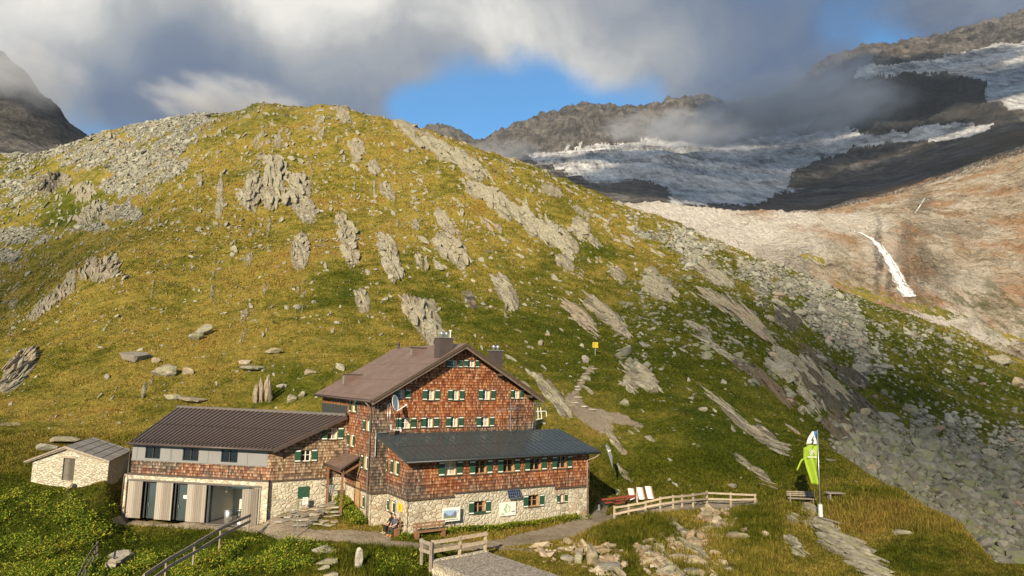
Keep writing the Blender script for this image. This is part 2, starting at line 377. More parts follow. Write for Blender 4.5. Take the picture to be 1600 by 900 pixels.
# ------------------------------------------------------------------ where the rock shows (picture coordinates of outcrops: x, y, along, across, amount)
OUT = [(75,287,22,14,1),(98,280,12,10,1),(130,300,18,14,.9),(140,335,26,14,.9),(170,335,20,10,.8),(195,245,18,10,.8),(118,352,20,10,.6),(165,420,24,14,1),(120,435,45,10,.9),(90,462,38,9,.8),(68,480,30,10,.9),(35,565,30,16,1),(22,590,24,14,.9),
 (425,285,40,20,.9),(460,300,30,22,.9),(480,330,14,20,.9),(390,300,24,14,.8),(345,320,18,12,.6),(410,225,22,14,.6),(440,215,22,12,.5),(330,290,14,24,.5),(545,380,34,13,1),(535,350,26,9,.9),(468,392,26,14,1),(610,405,34,14,1),(602,385,24,10,.8),(705,392,28,18,1),(700,352,28,10,.8),(560,235,18,12,.9),(585,262,14,8,.7),(640,205,40,9,.9),(690,235,36,11,1),(735,262,34,12,1),(720,250,14,12,.9),(770,312,34,15,1),(745,300,20,10,.9),(765,350,18,9,.9),(832,350,40,13,1),(870,372,34,14,1),(905,357,16,14,1),(880,412,16,8,1),(650,352,14,7,.7),(605,300,16,9,.7),(625,350,14,8,.6),(660,410,16,9,.7),
 (665,500,42,22,1),(640,480,26,10,1),(792,458,34,12,1),(735,466,15,7,.9),(565,468,18,10,.9),(905,495,34,10,.95),(945,492,40,11,1),(965,512,24,8,.9),(1030,452,24,16,1),(1020,432,14,10,.9),(1105,425,40,10,.8),(1150,488,60,8,1),(1120,468,26,9,1),(1185,515,26,7,.9),(1003,590,30,13,1),(985,600,16,12,.8),(868,625,34,10,.9),(845,600,24,7,.8),(1232,500,24,12,1),(1225,488,18,8,.9),(1235,575,34,20,1),(1260,592,30,16,1),(1215,575,16,12,1),(1275,560,24,10,.9),(1290,600,36,12,1),(1200,600,50,7,1),(1170,580,36,5,.9),(1110,535,40,6,.8),(1095,515,20,6,.8),(1330,590,24,12,.9),(1300,625,30,16,1),(1310,668,26,16,1),(1340,630,30,10,.8),(1265,625,24,9,.9),
 (1150,650,60,5,.95),(1130,632,24,6,.8),(1205,690,36,7,.95),(1190,745,24,5,.8),(1165,725,20,5,.8),(1270,800,24,10,1),(1300,840,44,15,1),(1340,868,40,16,1),(1240,810,12,8,.9),(1245,855,20,10,.8),(1360,890,30,12,.9),(960,690,22,5,.7),(975,740,16,4,.7),(1010,775,20,5,.5),(230,605,20,6,.5),(440,480,10,7,.5),(860,300,26,8,.6),(905,330,22,8,.6),(1000,360,26,9,.5),(930,380,18,7,.6),(965,430,16,8,.7),(820,290,20,8,.6),(640,260,14,7,.6),(500,200,26,9,.5),(540,185,26,9,.6),(1060,830,22,6,.7),(1110,812,22,8,.8),(1080,850,26,10,.8),(1040,880,34,12,.7),(1000,860,24,8,.6),(930,872,24,8,.8),(960,885,22,9,.7)]
SCREE = [(60,225,90,22,1),(150,235,80,26,.8),(250,205,60,20,.9),(230,260,60,26,1),(300,190,34,12,1),(260,225,36,18,1),(200,290,40,14,1),(175,330,40,10,1),(140,355,30,8,.8),(30,370,50,14,1),(10,400,30,10,.9),(20,300,60,40,.6),(330,240,20,10,.5),
 (1100,385,70,14,.9),(1180,425,60,16,1),(1240,450,60,18,1),(1130,410,60,14,.8),(1290,490,50,24,.9),(1330,520,40,30,.8),(1360,560,26,40,.9),(1040,370,50,12,.8),(960,340,40,10,.6),(1220,470,50,14,.7),(1380,520,60,20,.7),(1470,540,70,20,.4),
 (1380,690,60,36,1),(1450,720,90,50,1),(1520,770,90,60,1),(1580,800,70,70,1),(1480,670,110,26,.7),(1360,680,40,20,1),(1560,700,60,40,.8),(1620,860,60,60,1)]
PATHS = [([(185,812),(260,817),(340,822),(400,826),(450,830),(500,836),(560,845),(610,852),(660,857),(720,857),(780,851),(840,843),(890,833),(930,820),(975,800),(1040,792),(1110,790),(1180,788)], 9, .95),
 ([(420,815),(450,812),(480,800),(505,790),(520,782)], 14, .75), ([(440,836),(480,838),(530,838),(580,840),(600,842)], 13, .9), ([(430,826),(470,815),(490,800)],20,.75),
 ([(925,575),(915,585),(908,600),(900,615),(897,630),(905,645)], 5, 1), ([(905,640),(925,645),(950,650),(975,655)], 11, .95), ([(935,660),(950,672),(960,690),(975,705)], 6, .8), ([(895,625),(905,640),(925,655),(945,668)], 16, .62), ([(920,640),(965,652),(1000,665)], 7, .6),
 ([(800,846),(850,834),(900,822),(930,812),(940,790)], 12, .95), ([(780,858),(840,862),(900,858)], 5, .5), ([(940,590),(975,592),(1010,592)], 2, .4), ([(105,760),(110,790),(120,812)], 4, .5), ([(690,462),(760,478),(830,500)],1.5,.5),
 ([(1020,850),(1060,870),(1100,880),(1090,850),(1050,860),(1010,880)], 14, .5), ([(1110,800),(1150,820),(1180,850)], 10, .4), ([(0,662),(30,660)],4,.5)]
DARKEARTH = [(1170,780,40,8,.5)]
LUSH = [(30,820,130,70,1),(120,880,150,40,.9),(300,880,130,40,1),(420,860,90,30,1),(620,880,90,40,.8),(560,800,30,20,.9),(460,600,60,30,.5),(120,320,50,30,.6),(900,390,50,25,.6),(1010,700,60,40,.5),(960,700,20,14,.8),(1180,820,40,30,.5),(700,560,60,20,.5),(1400,770,160,14,.7),(1180,700,200,90,.75),(1250,560,200,110,.7),(1000,560,160,90,.6),(1500,640,140,60,.7),(850,500,120,50,.5),(700,480,60,40,.4),(1420,860,60,30,.3),(1000,830,60,30,.4),(930,460,50,20,.4),(530,440,40,30,.4)]
DRY = [(400,350,240,130,.55),(620,240,200,80,.6),(840,360,150,80,.4),(300,500,200,80,.35),(600,350,60,60,.5),(1350,800,120,50,.7),(950,420,100,20,.4),(60,640,110,14,.9),(1080,830,60,30,.5),(1000,600,60,30,.4),(900,640,50,40,.4),(250,240,120,60,.5),(1130,870,50,30,.4)]
VPX, VPY = 500.0, 90.0
def blobs(px, py, L, radial=True):
    out = np.zeros_like(px)
    for x, y, a, b, w in L:
        dx = px - x; dy = py - y
        if radial:
            ang = math.atan2(y - VPY, x - VPX)
            c, s = math.cos(ang), math.sin(ang); u = dx * c + dy * s; v = -dx * s + dy * c
        else: u, v = dx, dy
        rr = (u / a) ** 2 + (v / b) ** 2
        out = np.maximum(out, w * (1 - sstep(.1, 2.3, rr)))
    return out
def pathmask(px, py):
    out = np.zeros_like(px)
    for P, wd, am in PATHS:
        for (x0, y0), (x1, y1) in zip(P[:-1], P[1:]):
            dx, dy = x1 - x0, y1 - y0; k = np.clip(((px - x0) * dx + (py - y0) * dy) / (dx * dx + dy * dy), 0, 1)
            # paths are seen at a flat angle, so they are squeezed up and down
            d = np.hypot(px - x0 - k * dx, (py - y0 - k * dy) * 1.35)
            out = np.maximum(out, am * (1 - sstep(wd * .6, wd * 1.35, d)))
    return out
def flat_zone(x, y):
    """1 where the ground is trodden flat around the buildings"""
    return 1 - sstep(0, 1, np.hypot((x + 8) / 30, (y - 55) / 13))

def inpoly(x, y, poly):
    d = np.full(x.shape, 1e9); n = len(poly)
    ar = sum(poly[i][0] * poly[(i + 1) % n][1] - poly[(i + 1) % n][0] * poly[i][1] for i in range(n)); sg = 1 if ar > 0 else -1
    for i in range(n):
        ax, ay = poly[i]; bx, by = poly[(i + 1) % n]; L = math.hypot(bx - ax, by - ay)
        d = np.minimum(d, sg * ((bx - ax) * (y - ay) - (by - ay) * (x - ax)) / L)
    return d
PADS = [([(-29.3, 55.2), (-17.9, 52.9), (-13.1, 56.0), (-16.5, 61.5), (-31.5, 62.0)], -11.75), ([(-9.8, 51.9), (1.9, 59.2), (-4.5, 69.5), (-16.4, 62.0)], -11.6), ([(-6.7, 49.5), (6.4, 57.8), (4.0, 61.5), (-8.6, 52.6)], -11.6)]
def land(t, y, full=True):
    """height of the ground at x = t*y; also the masks"""
    l = np.log(y); x = t * y; e = interp_E(t, l); z = e * y
    px, py = project(x, y, z)
    flat = flat_zone(x, y)
    amp = np.clip((y - 30) / 160, .12, 1.6) * (1 - .9 * flat)
    ac = x * PV[0] + y * PV[1]; al = x * SV[0] + y * SV[1]
    hill = 1 - sstep(430, 620, y)
    z = z + hill * (amp * 1.1 * fbm(x / 26, y / 26, 4) + amp * .9 * fbm(ac / 8, al / 18, 5, .6) + (.10 + .10 * amp) * (1 - .7 * flat) * fbm(x / 1.7, y / 1.7, 3))
    wob = 7 * fbm(x / (.06 * y + 1), y / (.06 * y + 1), 3); wob2 = 7 * fbm(x / (.06 * y + 1) + 50, y / (.06 * y + 1) - 20, 3)
    qx, qy = px + wob, py + wob2
    near = y < 620
    rock = np.where(near, blobs(qx, qy, OUT), 0)
    strat = ridged(ac / 5.5, al / 34, 5)       # elongated along the strike
    kk = np.clip(y / 120, .45, 2.2)
    nf = fbm(ac / (2.6 * kk), al / (11 * kk), 4, .6) + .55 * fbm(ac / (7 * kk) + 9, al / (16 * kk), 3)
    back = sstep(.9, 2.0, strat + .9 * fbm(x / 38, y / 38, 3)) * sstep(70, 120, y)
    upper = 1 - sstep(420, 620, py)
    back = back * (.12 + .16 * upper) * (px < 1500)
    base = np.maximum(rock, back)
    rockm = sstep(.36, .62, base * .92 + .62 * nf * (base > .03)) * sstep(.03, .25, base) * hill
    # strata stand up as tilted plates
    s1 = (ac * .62 + .16 * z + 1.2 * fbm(ac / 6, al / 18, 3)); saw = s1 - np.floor(s1)
    s2 = (ac * 1.9 + .5 * z + 1.0 * fbm(ac / 3, al / 9, 3)); saw2 = s2 - np.floor(s2)
    sc = np.clip(y / 110, .35, 2.2)
    lift = rockm * sc * .30 * (.35 + .95 * np.where(saw < .8, saw / .8, (1 - saw) / .2) + .35 * np.where(saw2 < .75, saw2 / .75, (1 - saw2) / .25)) * (.55 + .6 * sstep(-.5, .6, fbm(al / 4.5, ac / 2.5, 3)))
    z = z + lift * (1 - flat * .8)
    scree = np.where(near, blobs(qx, qy, SCREE, False), 0) * hill
    scree = np.clip(scree + .85 * fbm(x / (7 * kk), y / (7 * kk), 4) * (scree > .03) - .16 * (px < 420) - .30 * ((px > 930) & (y > 125)), 0, 1)
    crest_ = np.interp(px, [1290, 1350, 1400, 1500, 1600, 1700], [70, 64, 62, 55, 46, 40]); scree = np.where((px > 1290) & (y < 130), scree * sstep(1.08, 1.2, y / crest_), scree)
    z = z + scree * .35 * sc * fbm(x / 1.9, y / 1.9, 3)
    pth = np.where(y < 200, pathmask(px + wob * .25, py + wob2 * .25), 0)
    for poly, zc in PADS:
        w_ = sstep(-.6, .1, inpoly(x, y, poly)); z = np.where(w_ > 0, np.minimum(z, z + (zc - z) * w_), z)
    return x, z, px, py, dict(rock=rockm, scree=scree, path=pth, qx=qx, qy=qy, hill=hill, strat=strat)
def masks2(t, y, x, px, py, qx, qy):
    lush = np.where(y < 400, blobs(qx, qy, LUSH, False), 0); dry = np.where(y < 620, blobs(qx, qy, DRY, False), 0)
    return lush, dry

def tgrid(n, tin=.80, tout=1.24, frac=.86):
    k = np.linspace(-1, 1, n); a = np.abs(k)
    return np.sign(k) * np.where(a < frac, a / frac * tin, tin + (a - frac) / (1 - frac) * (tout - tin))
def patch_mesh(name, tt, ys, fn):
    T, Y = np.meshgrid(tt, ys, indexing='ij'); X, Z, px, py, m = fn(T, Y)
    V = np.stack([X, Y, Z], -1).reshape(-1, 3)
    ni, nj = T.shape; idx = np.arange(ni * nj).reshape(ni, nj)
    F = np.stack([idx[:-1, :-1], idx[1:, :-1], idx[1:, 1:], idx[:-1, 1:]], -1).reshape(-1, 4)
    return T, Y, X, Z, px, py, m, V, F
# --- near and middle ground
ys = np.exp(np.linspace(math.log(15), math.log(600), 860))
tt = tgrid(1340)
T, Y, X, Z, px, py, m, V, F = patch_mesh('ground', tt, ys, land)
ZG, TG, LG = Z, tt, np.log(ys)
XG, YG, PXG, PYG = X, Y, px, py
lush, dry = masks2(T, Y, X, px, py, m['qx'], m['qy'])
RG = m['rock']; SG = m['scree']; PG = m['path']; LU = lush
def _gi(arr, x, y):
    x = np.asarray(x, float); y = np.asarray(y, float); t = np.clip(x / y, TG[0], TG[-1]); l = np.clip(np.log(y), LG[0], LG[-1])
    i = np.clip(np.searchsorted(TG, t) - 1, 0, len(TG) - 2); b = (l - LG[0]) / (LG[1] - LG[0]); j = np.clip(b.astype(int), 0, len(LG) - 2)
    u = (t - TG[i]) / (TG[i + 1] - TG[i]); v = np.clip(b - j, 0, 1)
    return arr[i, j] * (1 - u) * (1 - v) + arr[i + 1, j] * u * (1 - v) + arr[i, j + 1] * (1 - u) * v + arr[i + 1, j + 1] * u * v
def gz(x, y): return _gi(ZG, x, y)
def hit(px_, py_, y0=16., y1=590.):
    r = ray(px_, py_); yy = np.exp(np.linspace(math.log(y0), math.log(y1), 3000)); t = r[0] / r[1]
    g = gz(t * yy, yy); s = r[2] / r[1] * yy
    k = np.where(s < g)[0]
    if len(k) == 0: return None
    y = yy[k[0]]; return np.array([t * y, y, float(g[k[0]])])
def gnormal(x, y, d=1.0):
    dzx = (gz(x + d, y) - gz(x - d, y)) / (2 * d); dzy = (gz(x, y + d) - gz(x, y - d)) / (2 * d)
    n = np.stack([-dzx, -dzy, np.ones_like(dzx)], -1); return n / np.linalg.norm(n, axis=-1, keepdims=True)

def grass_color(t, big, mid, fine, vf, dryv, lushv):
    P = t.pos()
    g = t.add(t.add(t.mul(big, .75), t.mul(mid, .70)), t.mul(fine, .25)); g = t.math('SUBTRACT', g, .18)
    g = t.add(g, t.add(t.mul(dryv, .14), t.mul(lushv, -.20)))
    gc = t.ramp(g, [(.40, (.030, .043, .005)), (.54, (.078, .084, .009)), (.64, (.148, .132, .021)), (.76, (.245, .190, .040)), (1.0, (.22, .13, .030))])
    rust = t.mr(t.noise(P, .11, 6, .7), .60, .72, 0, .55)
    gc = t.mix(rust, gc, (.15, .085, .030))
    dk = t.mul(t.mr(t.noise(t.vmath('ADD', P, (40, 7, 3)), .8, 5, .7), .54, .68), .50)
    gc = t.mix(dk, gc, (.035, .045, .010))
    gc = t.mix(t.math('MULTIPLY', lushv, .55), gc, t.ramp(fine, [(.35, (.030, .052, .006)), (.6, (.105, .125, .010))]))
    gc = t.mix(1.0, gc, t.ramp(t.add(t.mul(fine, .6), t.mul(vf, .4)), [(.3, .50), (.5, 1.0), (.70, 1.5)]), 'MULTIPLY')
    return gc

def ground_material():
    m_, t, b = mat('ground', rough=1.0, spec=.04)
    P = t.pos()
    big = t.noise(P, .035, 5, .6); mid = t.noise(P, .30, 6, .65); fine = t.noise(P, 2.6, 6, .72); vf = t.noise(P, 9.0, 3, .7)
    dryv, lushv = t.attr('dry'), t.attr('lush')
    gc = grass_color(t, big, mid, fine, vf, dryv, lushv)
    # small stones showing in the grass
    vs = t.new('ShaderNodeTexVoronoi', feature='F1'); t.put(vs.inputs['Vector'], t.vmath('MULTIPLY', P, (1, .55, 1))); vs.inputs['Scale'].default_value = .9
    rnd = t.sep(vs.outputs['Color'])[0]
    near_ = t.mr(vs.outputs['Distance'], .10, .16, 1, 0)
    patchy = t.mr(t.noise(P, .09, 3, .6), .48, .60)
    stone = t.mul(t.mul(near_, t.mr(rnd, .62, .66)), patchy)
    rc, rv = rock_color(t, 1.0, .25, 1.0, .45)
    rk = t.attr('rock')
    rc = t.mix(t.mul(t.attr('dark'), t.mr(mid, .40, .56)), rc, (.028, .028, .028))
    edge = t.add(rk, t.mul(t.math('SUBTRACT', t.add(t.mul(rv, .6), t.mul(fine, .5)), .56), 1.1))
    rmask = t.mul(t.mr(edge, .34, .48), t.mr(rk, .04, .12))
    # scree: stones packed together
    v1 = t.new('ShaderNodeTexVoronoi', feature='F1'); t.put(v1.inputs['Vector'], P); v1.inputs['Scale'].default_value = .9
    v2 = t.new('ShaderNodeTexVoronoi', feature='F1'); t.put(v2.inputs['Vector'], P); v2.inputs['Scale'].default_value = 2.2
    c1 = t.sep(v1.outputs['Color'])[1]; c2 = t.sep(v2.outputs['Color'])[1]
    scol = t.ramp(t.add(t.mul(c1, .5), t.mul(c2, .5)), [(.1, (.12, .115, .095)), (.5, (.26, .25, .20)), (.9, (.40, .38, .31))])
    scol = t.mix(t.mr(v1.outputs['Distance'], .50, .75), scol, (.05, .05, .035))
    sk = t.attr('scree'); smask = t.mr(t.add(sk, t.mul(t.math('SUBTRACT', mid, .5), 1.4)), .42, .62)
    smask = t.mul(smask, t.mr(t.add(sk, t.mul(t.math('SUBTRACT', fine, .5), 1.6)), .30, .5))
    pcol = t.ramp(t.add(t.mul(mid, .5), t.mul(fine, .5)), [(.3, (.17, .135, .095)), (.5, (.31, .255, .185)), (.7, (.44, .375, .285))])
    pk = t.attr('path'); pmask = t.mr(t.add(pk, t.mul(t.math('SUBTRACT', fine, .5), .8)), .38, .58)
    col = t.mix(t.mul(stone, .9), gc, (.34, .32, .26))
    col = t.mix(rmask, col, rc); col = t.mix(smask, col, scol); col = t.mix(pmask, col, pcol)
    t.put(b.inputs['Base Color'], col)
    h = t.add(t.mul(fine, .8), t.add(t.mul(vf, .4), t.mul(mid, .8))); h = t.add(h, t.mul(rmask, t.mul(rv, 1.6))); h = t.add(h, t.mul(stone, .4))
    h = t.add(h, t.mul(smask, t.mul(t.math('SUBTRACT', 1.0, v1.outputs['Distance']), 1.2)))
    t.put(b.inputs['Normal'], t.bump(h, .9, .35))
    return m_
me = np_mesh('ground', V, F, True)
DARKG = blobs(m['qx'], m['qy'], [(1235,500,24,12,.9),(1250,580,70,28,.9),(1300,630,44,40,1),(1200,600,60,10,.9),(1310,670,24,20,1),(735,466,16,8,.8),(75,287,24,16,.8),(1160,650,70,8,.5),(930,500,50,20,.4),(800,470,30,14,.4),(1120,540,60,10,.5)])  # wet black rock, with gully shade darkened into the ground colour too
fattr(me, 'dark', DARKG)
for k_, a_ in (('rock', RG), ('scree', SG), ('path', PG), ('lush', lush), ('dry', dry)): fattr(me, k_, a_)
M_GROUND = ground_material()
g_ = link('ground', me, M_GROUND); tag(g_, kind='structure')
del V, F

# --- glacier polished slabs, icefalls and far ridges
def polymask(px, py, poly):
    ins = np.zeros(px.shape, bool); n = len(poly)
    for i in range(n):
        x0, y0 = poly[i]; x1, y1 = poly[(i + 1) % n]
        if y0 == y1: continue
        c = ((y0 > py) != (y1 > py)) & (px < (x1 - x0) * (py - y0) / (y1 - y0) + x0); ins ^= c
    return ins
ICE = [[(826,244),(860,238),(900,228),(960,224),(1010,220),(1080,224),(1160,222),(1230,210),(1290,208),(1340,200),(1345,208),(1380,214),(1395,206),(1420,210),(1440,196),(1500,194),(1555,196),(1535,210),(1480,222),(1420,236),(1340,244),(1290,262),(1250,295),(1215,300),(1180,322),(1120,322),(1050,318),(1040,300),(1030,290),(1000,282),(940,290),(900,278),(850,262),(820,252)],
       [(1330,122),(1342,104),(1370,98),(1420,100),(1470,88),(1520,76),(1560,70),(1620,56),(1760,20),(1900,60),(1760,170),(1620,178),(1580,172),(1566,164),(1540,158),(1540,140),(1545,128),(1500,122),(1460,118),(1400,118)],
       [(1210,205),(1240,195),(1275,190),(1260,206),(1220,216)]]
DARKHOLES = [[(1000,292),(1045,292),(1050,314),(985,312),(955,300)],[(1240,270),(1285,248),(1310,262),(1260,292),(1235,290)],[(1330,232),(1420,222),(1470,226),(1400,238),(1320,262),(1300,258)],[(925,290),(985,284),(1040,300),(1045,316),(1000,312),(940,306)]]
def far_land(t, y):
    l = np.log(y); x = t * y; z = interp_E(t, l) * y
    px, py = project(x, y, z)
    s = np.clip((y - 450) / 1500, .12, 1.3)
    wx = 9 * fbm(x / 90, y / 90, 4); wy = 6 * fbm(x / 90 + 9, y / 90, 4)
    qx, qy = px + wx * .9 + 3 * fbm(x / 18, y / 30, 4, .7) * 1.6, py + wy * .7 + 2.5 * fbm(x / 18 + 5, y / 30, 4, .7) * 1.6
    ice = np.zeros(px.shape)
    for P in ICE: ice = np.maximum(ice, polymask(qx, qy, P))
    for P in DARKHOLES: ice = np.where(polymask(qx, qy, P), 0, ice)
    ice = np.where(y > 1150, ice, 0.)
    mtn = sstep(1300, 2400, y) + (t < -.5) * sstep(650, 900, y)
    mtn = np.clip(mtn, 0, 1)
    slab = (1 - sstep(1000, 1500, y)) * (t > .02)
    rough = ridged(x / 260, y / 260, 6) - 1.2
    crag = ridged(x / 90, y / 150, 6, .6) - 1.2
    z = z + (1 - ice * .85) * mtn * (34 * s * rough + 9 * s * crag * sstep(1800, 3000, y))
    z = z + ice * (14 * s * fbm(x / 150, y / 150, 4) + 7 * s * np.abs(fbm(x / 20, y / 26, 5, .65)))
    ac = x * .94 + y * .34; al = -x * .34 + y * .94
    z = z + slab * (20 * s * fbm(ac / 70, al / 120, 6, .58) + 5.0 * fbm(al / 16, ac / 55, 5, .6) + 5.0 * np.abs(fbm(ac / 14, al / 20, 5, .6)))
    fr = polymask(px + wx * .5, py, [(1250,170),(1290,130),(1400,120),(1480,122),(1545,132),(1545,160),(1580,175),(1600,190),(1560,200),(1480,200),(1380,205),(1300,205)])
    return x, z, px, py, dict(ice=ice, slab=slab, mtn=mtn, cliff=fr.astype(float), qx=qx, qy=qy)
ys2 = np.exp(np.linspace(math.log(585), math.log(6400), 900))
ys1 = np.exp(np.linspace(math.log(300), math.log(1250), 560))
tt2 = tgrid(1240)
def rock_far_material(name, golden):
    m_, t, b = mat(name, rough=.9, spec=.2); P = t.pos()
    if golden:
        a = t.noise(t.vmath('MULTIPLY', P, (1, 1, 1.6)), .020, 8, .68); c = t.noise(P, .11, 7, .72); d = t.noise(t.vmath('ADD', P, (300, 20, 0)), .012, 6, .65)
        ps = t.sep(P); q_ = t.comb(t.mul(t.add(t.mul(ps[0], .94), t.mul(ps[1], .34)), .16), t.mul(t.math('SUBTRACT', t.mul(ps[1], .94), t.mul(ps[0], .34)), .05), t.mul(ps[2], .25))
        st = t.noise(q_, 1.0, 7, .7)
        f4 = t.noise(P, .45, 6, .75); ck = t.mr(t.vor(t.vmath('ADD', t.vmath('MULTIPLY', P, (1, .30, 2.2)), t.vmath('SCALE', t.noise(P, .06, 4, .6, out=1), scale=22)), .055, 'DISTANCE_TO_EDGE'), .0, .035, -.07, 0)
        a2 = t.noise(t.vmath('MULTIPLY', t.vmath('ADD', P, t.vmath('SCALE', t.noise(P, .02, 4, .6, out=1), scale=60)), (.6, .35, 3.0)), .035, 7, .7)
        v = t.add(t.add(t.add(t.mul(a, .30), t.mul(a2, .36)), t.mul(st, .14)), t.add(t.add(t.mul(f4, .10), t.mul(c, .10)), ck)); v = t.add(t.mul(t.math('SUBTRACT', v, .46), 1.75), .46)
        col = t.ramp(v, [(.30, (.07, .054, .038)), (.40, (.27, .21, .14)), (.49, (.46, .38, .27)), (.60, (.66, .58, .47))])
        col = t.mix(t.mr(d, .48, .60, 0, .8), col, t.mix(c, (.40, .17, .06), (.52, .33, .17)))
        pale = t.attr('pale'); col = t.mix(t.mul(pale, t.mr(v, .28, .43)), col, (.86, .80, .71))
        gr = t.mul(t.attr('green'), t.mr(t.noise(P, .05, 6, .7), .45, .6)); col = t.mix(gr, col, (.10, .11, .03))
        dk = t.attr('wet'); col = t.mix(t.mul(dk, t.mr(t.noise(q_, 2.2, 5, .7), .34, .54)), col, (.05, .042, .034))
        t.put(b.inputs['Base Color'], col); t.put(b.inputs['Normal'], t.bump(t.add(t.mul(st, 2), t.mul(v, 3)), 1.0, 4.5))
    else:
        a = t.noise(t.vmath('MULTIPLY', P, (1, .5, 1.2)), .012, 9, .72); c = t.noise(t.vmath('MULTIPLY', P, (1, .3, .6)), .06, 7, .76)
        v = t.add(t.mul(a, .55), t.mul(c, .45))
        col = t.ramp(v, [(.38, (.022, .022, .024)), (.47, (.075, .070, .066)), (.56, (.18, .165, .15)), (.70, (.36, .33, .30))])
        br = t.mr(t.noise(P, .0028, 4, .6), .47, .6, 0, .7); col = t.mix(t.mul(br, t.attr('brown')), col, t.mix(c, (.06, .04, .025), (.17, .11, .065)))
        dkc = t.attr('cliff'); col = t.mix(t.mul(dkc, .75), col, t.mix(c, (.018, .021, .026), (.055, .055, .055)))
        nz = t.sep(t.normal())[2]; sn = t.mul(t.mul(t.mr(nz, .80, .90), t.mr(c, .50, .60)), t.attr('snow'))
        col = t.mix(sn, col, (.6, .62, .66))
        t.put(b.inputs['Base Color'], col); t.put(b.inputs['Normal'], t.bump(t.add(t.mul(a, 3), c), 1.0, 14.0))
    return m_
def ice_material():
    m_, t, b = mat('glacier_ice', rough=.6, spec=.4); P = t.pos(); ps = t.sep(P)
    q_ = t.comb(t.mul(ps[0], .045), t.mul(ps[1], .007), t.mul(ps[2], .006)); st = t.noise(q_, 1.0, 8, .74, .6)
    f = t.noise(t.vmath('MULTIPLY', P, (1, .35, .6)), .05, 8, .78); dirt = t.noise(P, .0045, 5, .65)
    v = t.add(t.add(t.mul(st, .50), t.mul(f, .40)), t.mul(t.math('SUBTRACT', dirt, .45), .5))
    col = t.ramp(v, [(.34, (.04, .046, .052)), (.42, (.20, .20, .205)), (.51, (.48, .48, .48)), (.64, (.80, .79, .77))])
    t.put(b.inputs['Base Color'], col); t.put(b.inputs['Normal'], t.bump(v, 1.0, 12.0)); return m_
def slab_land(t, y):
    x, z, px, py, m = far_land(t, y)
    z = np.where(y < 330, z - (330 - y) * .4, z)
    return x, z, px, py, m
T2, Y2, X2, Z2, px2, py2, m2, V2, F2 = patch_mesh('rock_slabs', tt2[tt2 > -.02], ys1, slab_land)
me = np_mesh('rock_slabs', V2, F2, True)
pale = blobs(m2['qx'], m2['qy'], [(1060,340,90,26,1),(1150,370,90,30,.9),(1230,385,70,30,.6),(1330,350,60,14,.7),(1240,345,50,12,.9),(1540,530,60,14,.8),(1470,500,60,14,.8),(1380,395,30,40,.4),(1500,450,60,20,.4)], False)
wet = blobs(m2['qx'], m2['qy'], [(1440,420,14,40,.7),(1415,385,12,36,.6),(1470,430,20,30,.5),(1372,400,6,50,.8),(1392,440,7,30,.8),(1420,440,6,34,.7),(1240,420,30,30,.5),(1200,400,20,20,.3),(1440,320,16,20,.6),(1480,360,60,12,.4)], False)
green = blobs(m2['qx'], m2['qy'], [(1540,470,90,24,.8),(1480,480,60,14,.7),(1580,500,60,30,.8),(1500,440,60,10,.4)], False)
brown = blobs(px2, py2, [(1450,300,300,60,1)], False)
fattr(me, 'pale', pale); fattr(me, 'wet', wet); fattr(me, 'green', green)
M_SLAB = rock_far_material('slab_rock', True)
rs = link('rock_slabs', me, M_SLAB); tag(rs, kind='structure')
ZSL, TSL, LSL = Z2, tt2[tt2 > -.02], np.log(ys1)
def hit_slab(px_, py_, y0=330., y1=1200.):
    r = ray(px_, py_); yy = np.exp(np.linspace(math.log(y0), math.log(y1), 1500)); t = r[0] / r[1]
    i = int(np.clip(np.searchsorted(TSL, t) - 1, 0, len(TSL) - 2)); u = (t - TSL[i]) / (TSL[i + 1] - TSL[i])
    g = np.interp(np.log(yy), LSL, ZSL[i] * (1 - u) + ZSL[i + 1] * u); k = np.where(r[2] / r[1] * yy < g)[0]
    k = k[0] if len(k) else 0
    return np.array([t * yy[k], yy[k], float(g[k])])
far_y0 = 1150
T2, Y2, X2, Z2, px2, py2, m2, V2, F2 = patch_mesh('mountains', tt2, ys2, far_land)
# drop the part the slabs already cover
ctr = V2[F2].mean(1); tq = ctr[:, 0] / ctr[:, 1]
keep = ~((tq > .0) & (ctr[:, 1] < 1150))
icef = m2['ice'].ravel()[F2].mean(1) > .5
def submesh(name, V, F, sel, at):
    Fs = F[sel]; u, inv = np.unique(Fs, return_inverse=True); me = np_mesh(name, V[u], inv.reshape(Fs.shape), True)
    for k_, a_ in at.items(): fattr(me, k_, a_.ravel()[u])
    return me
at = dict(brown=blobs(px2, py2, [(1450,290,260,70,1),(1600,200,120,60,1),(1000,185,90,20,.5),(1380,95,90,16,.8)], False), cliff=m2['cliff'], snow=blobs(px2, py2, [(1060,185,120,25,.6),(920,210,60,18,.5)], False))
M_MTN = rock_far_material('mountain_rock', False); M_ICE = ice_material()
mo = link('mountains', submesh('mountains', V2, F2, keep & ~icef, at), M_MTN); tag(mo, kind='structure')
gl_ = link('glacier', submesh('glacier', V2, F2, keep & icef, {}), M_ICE); tag(gl_, kind='structure')
del V2, F2, ctr
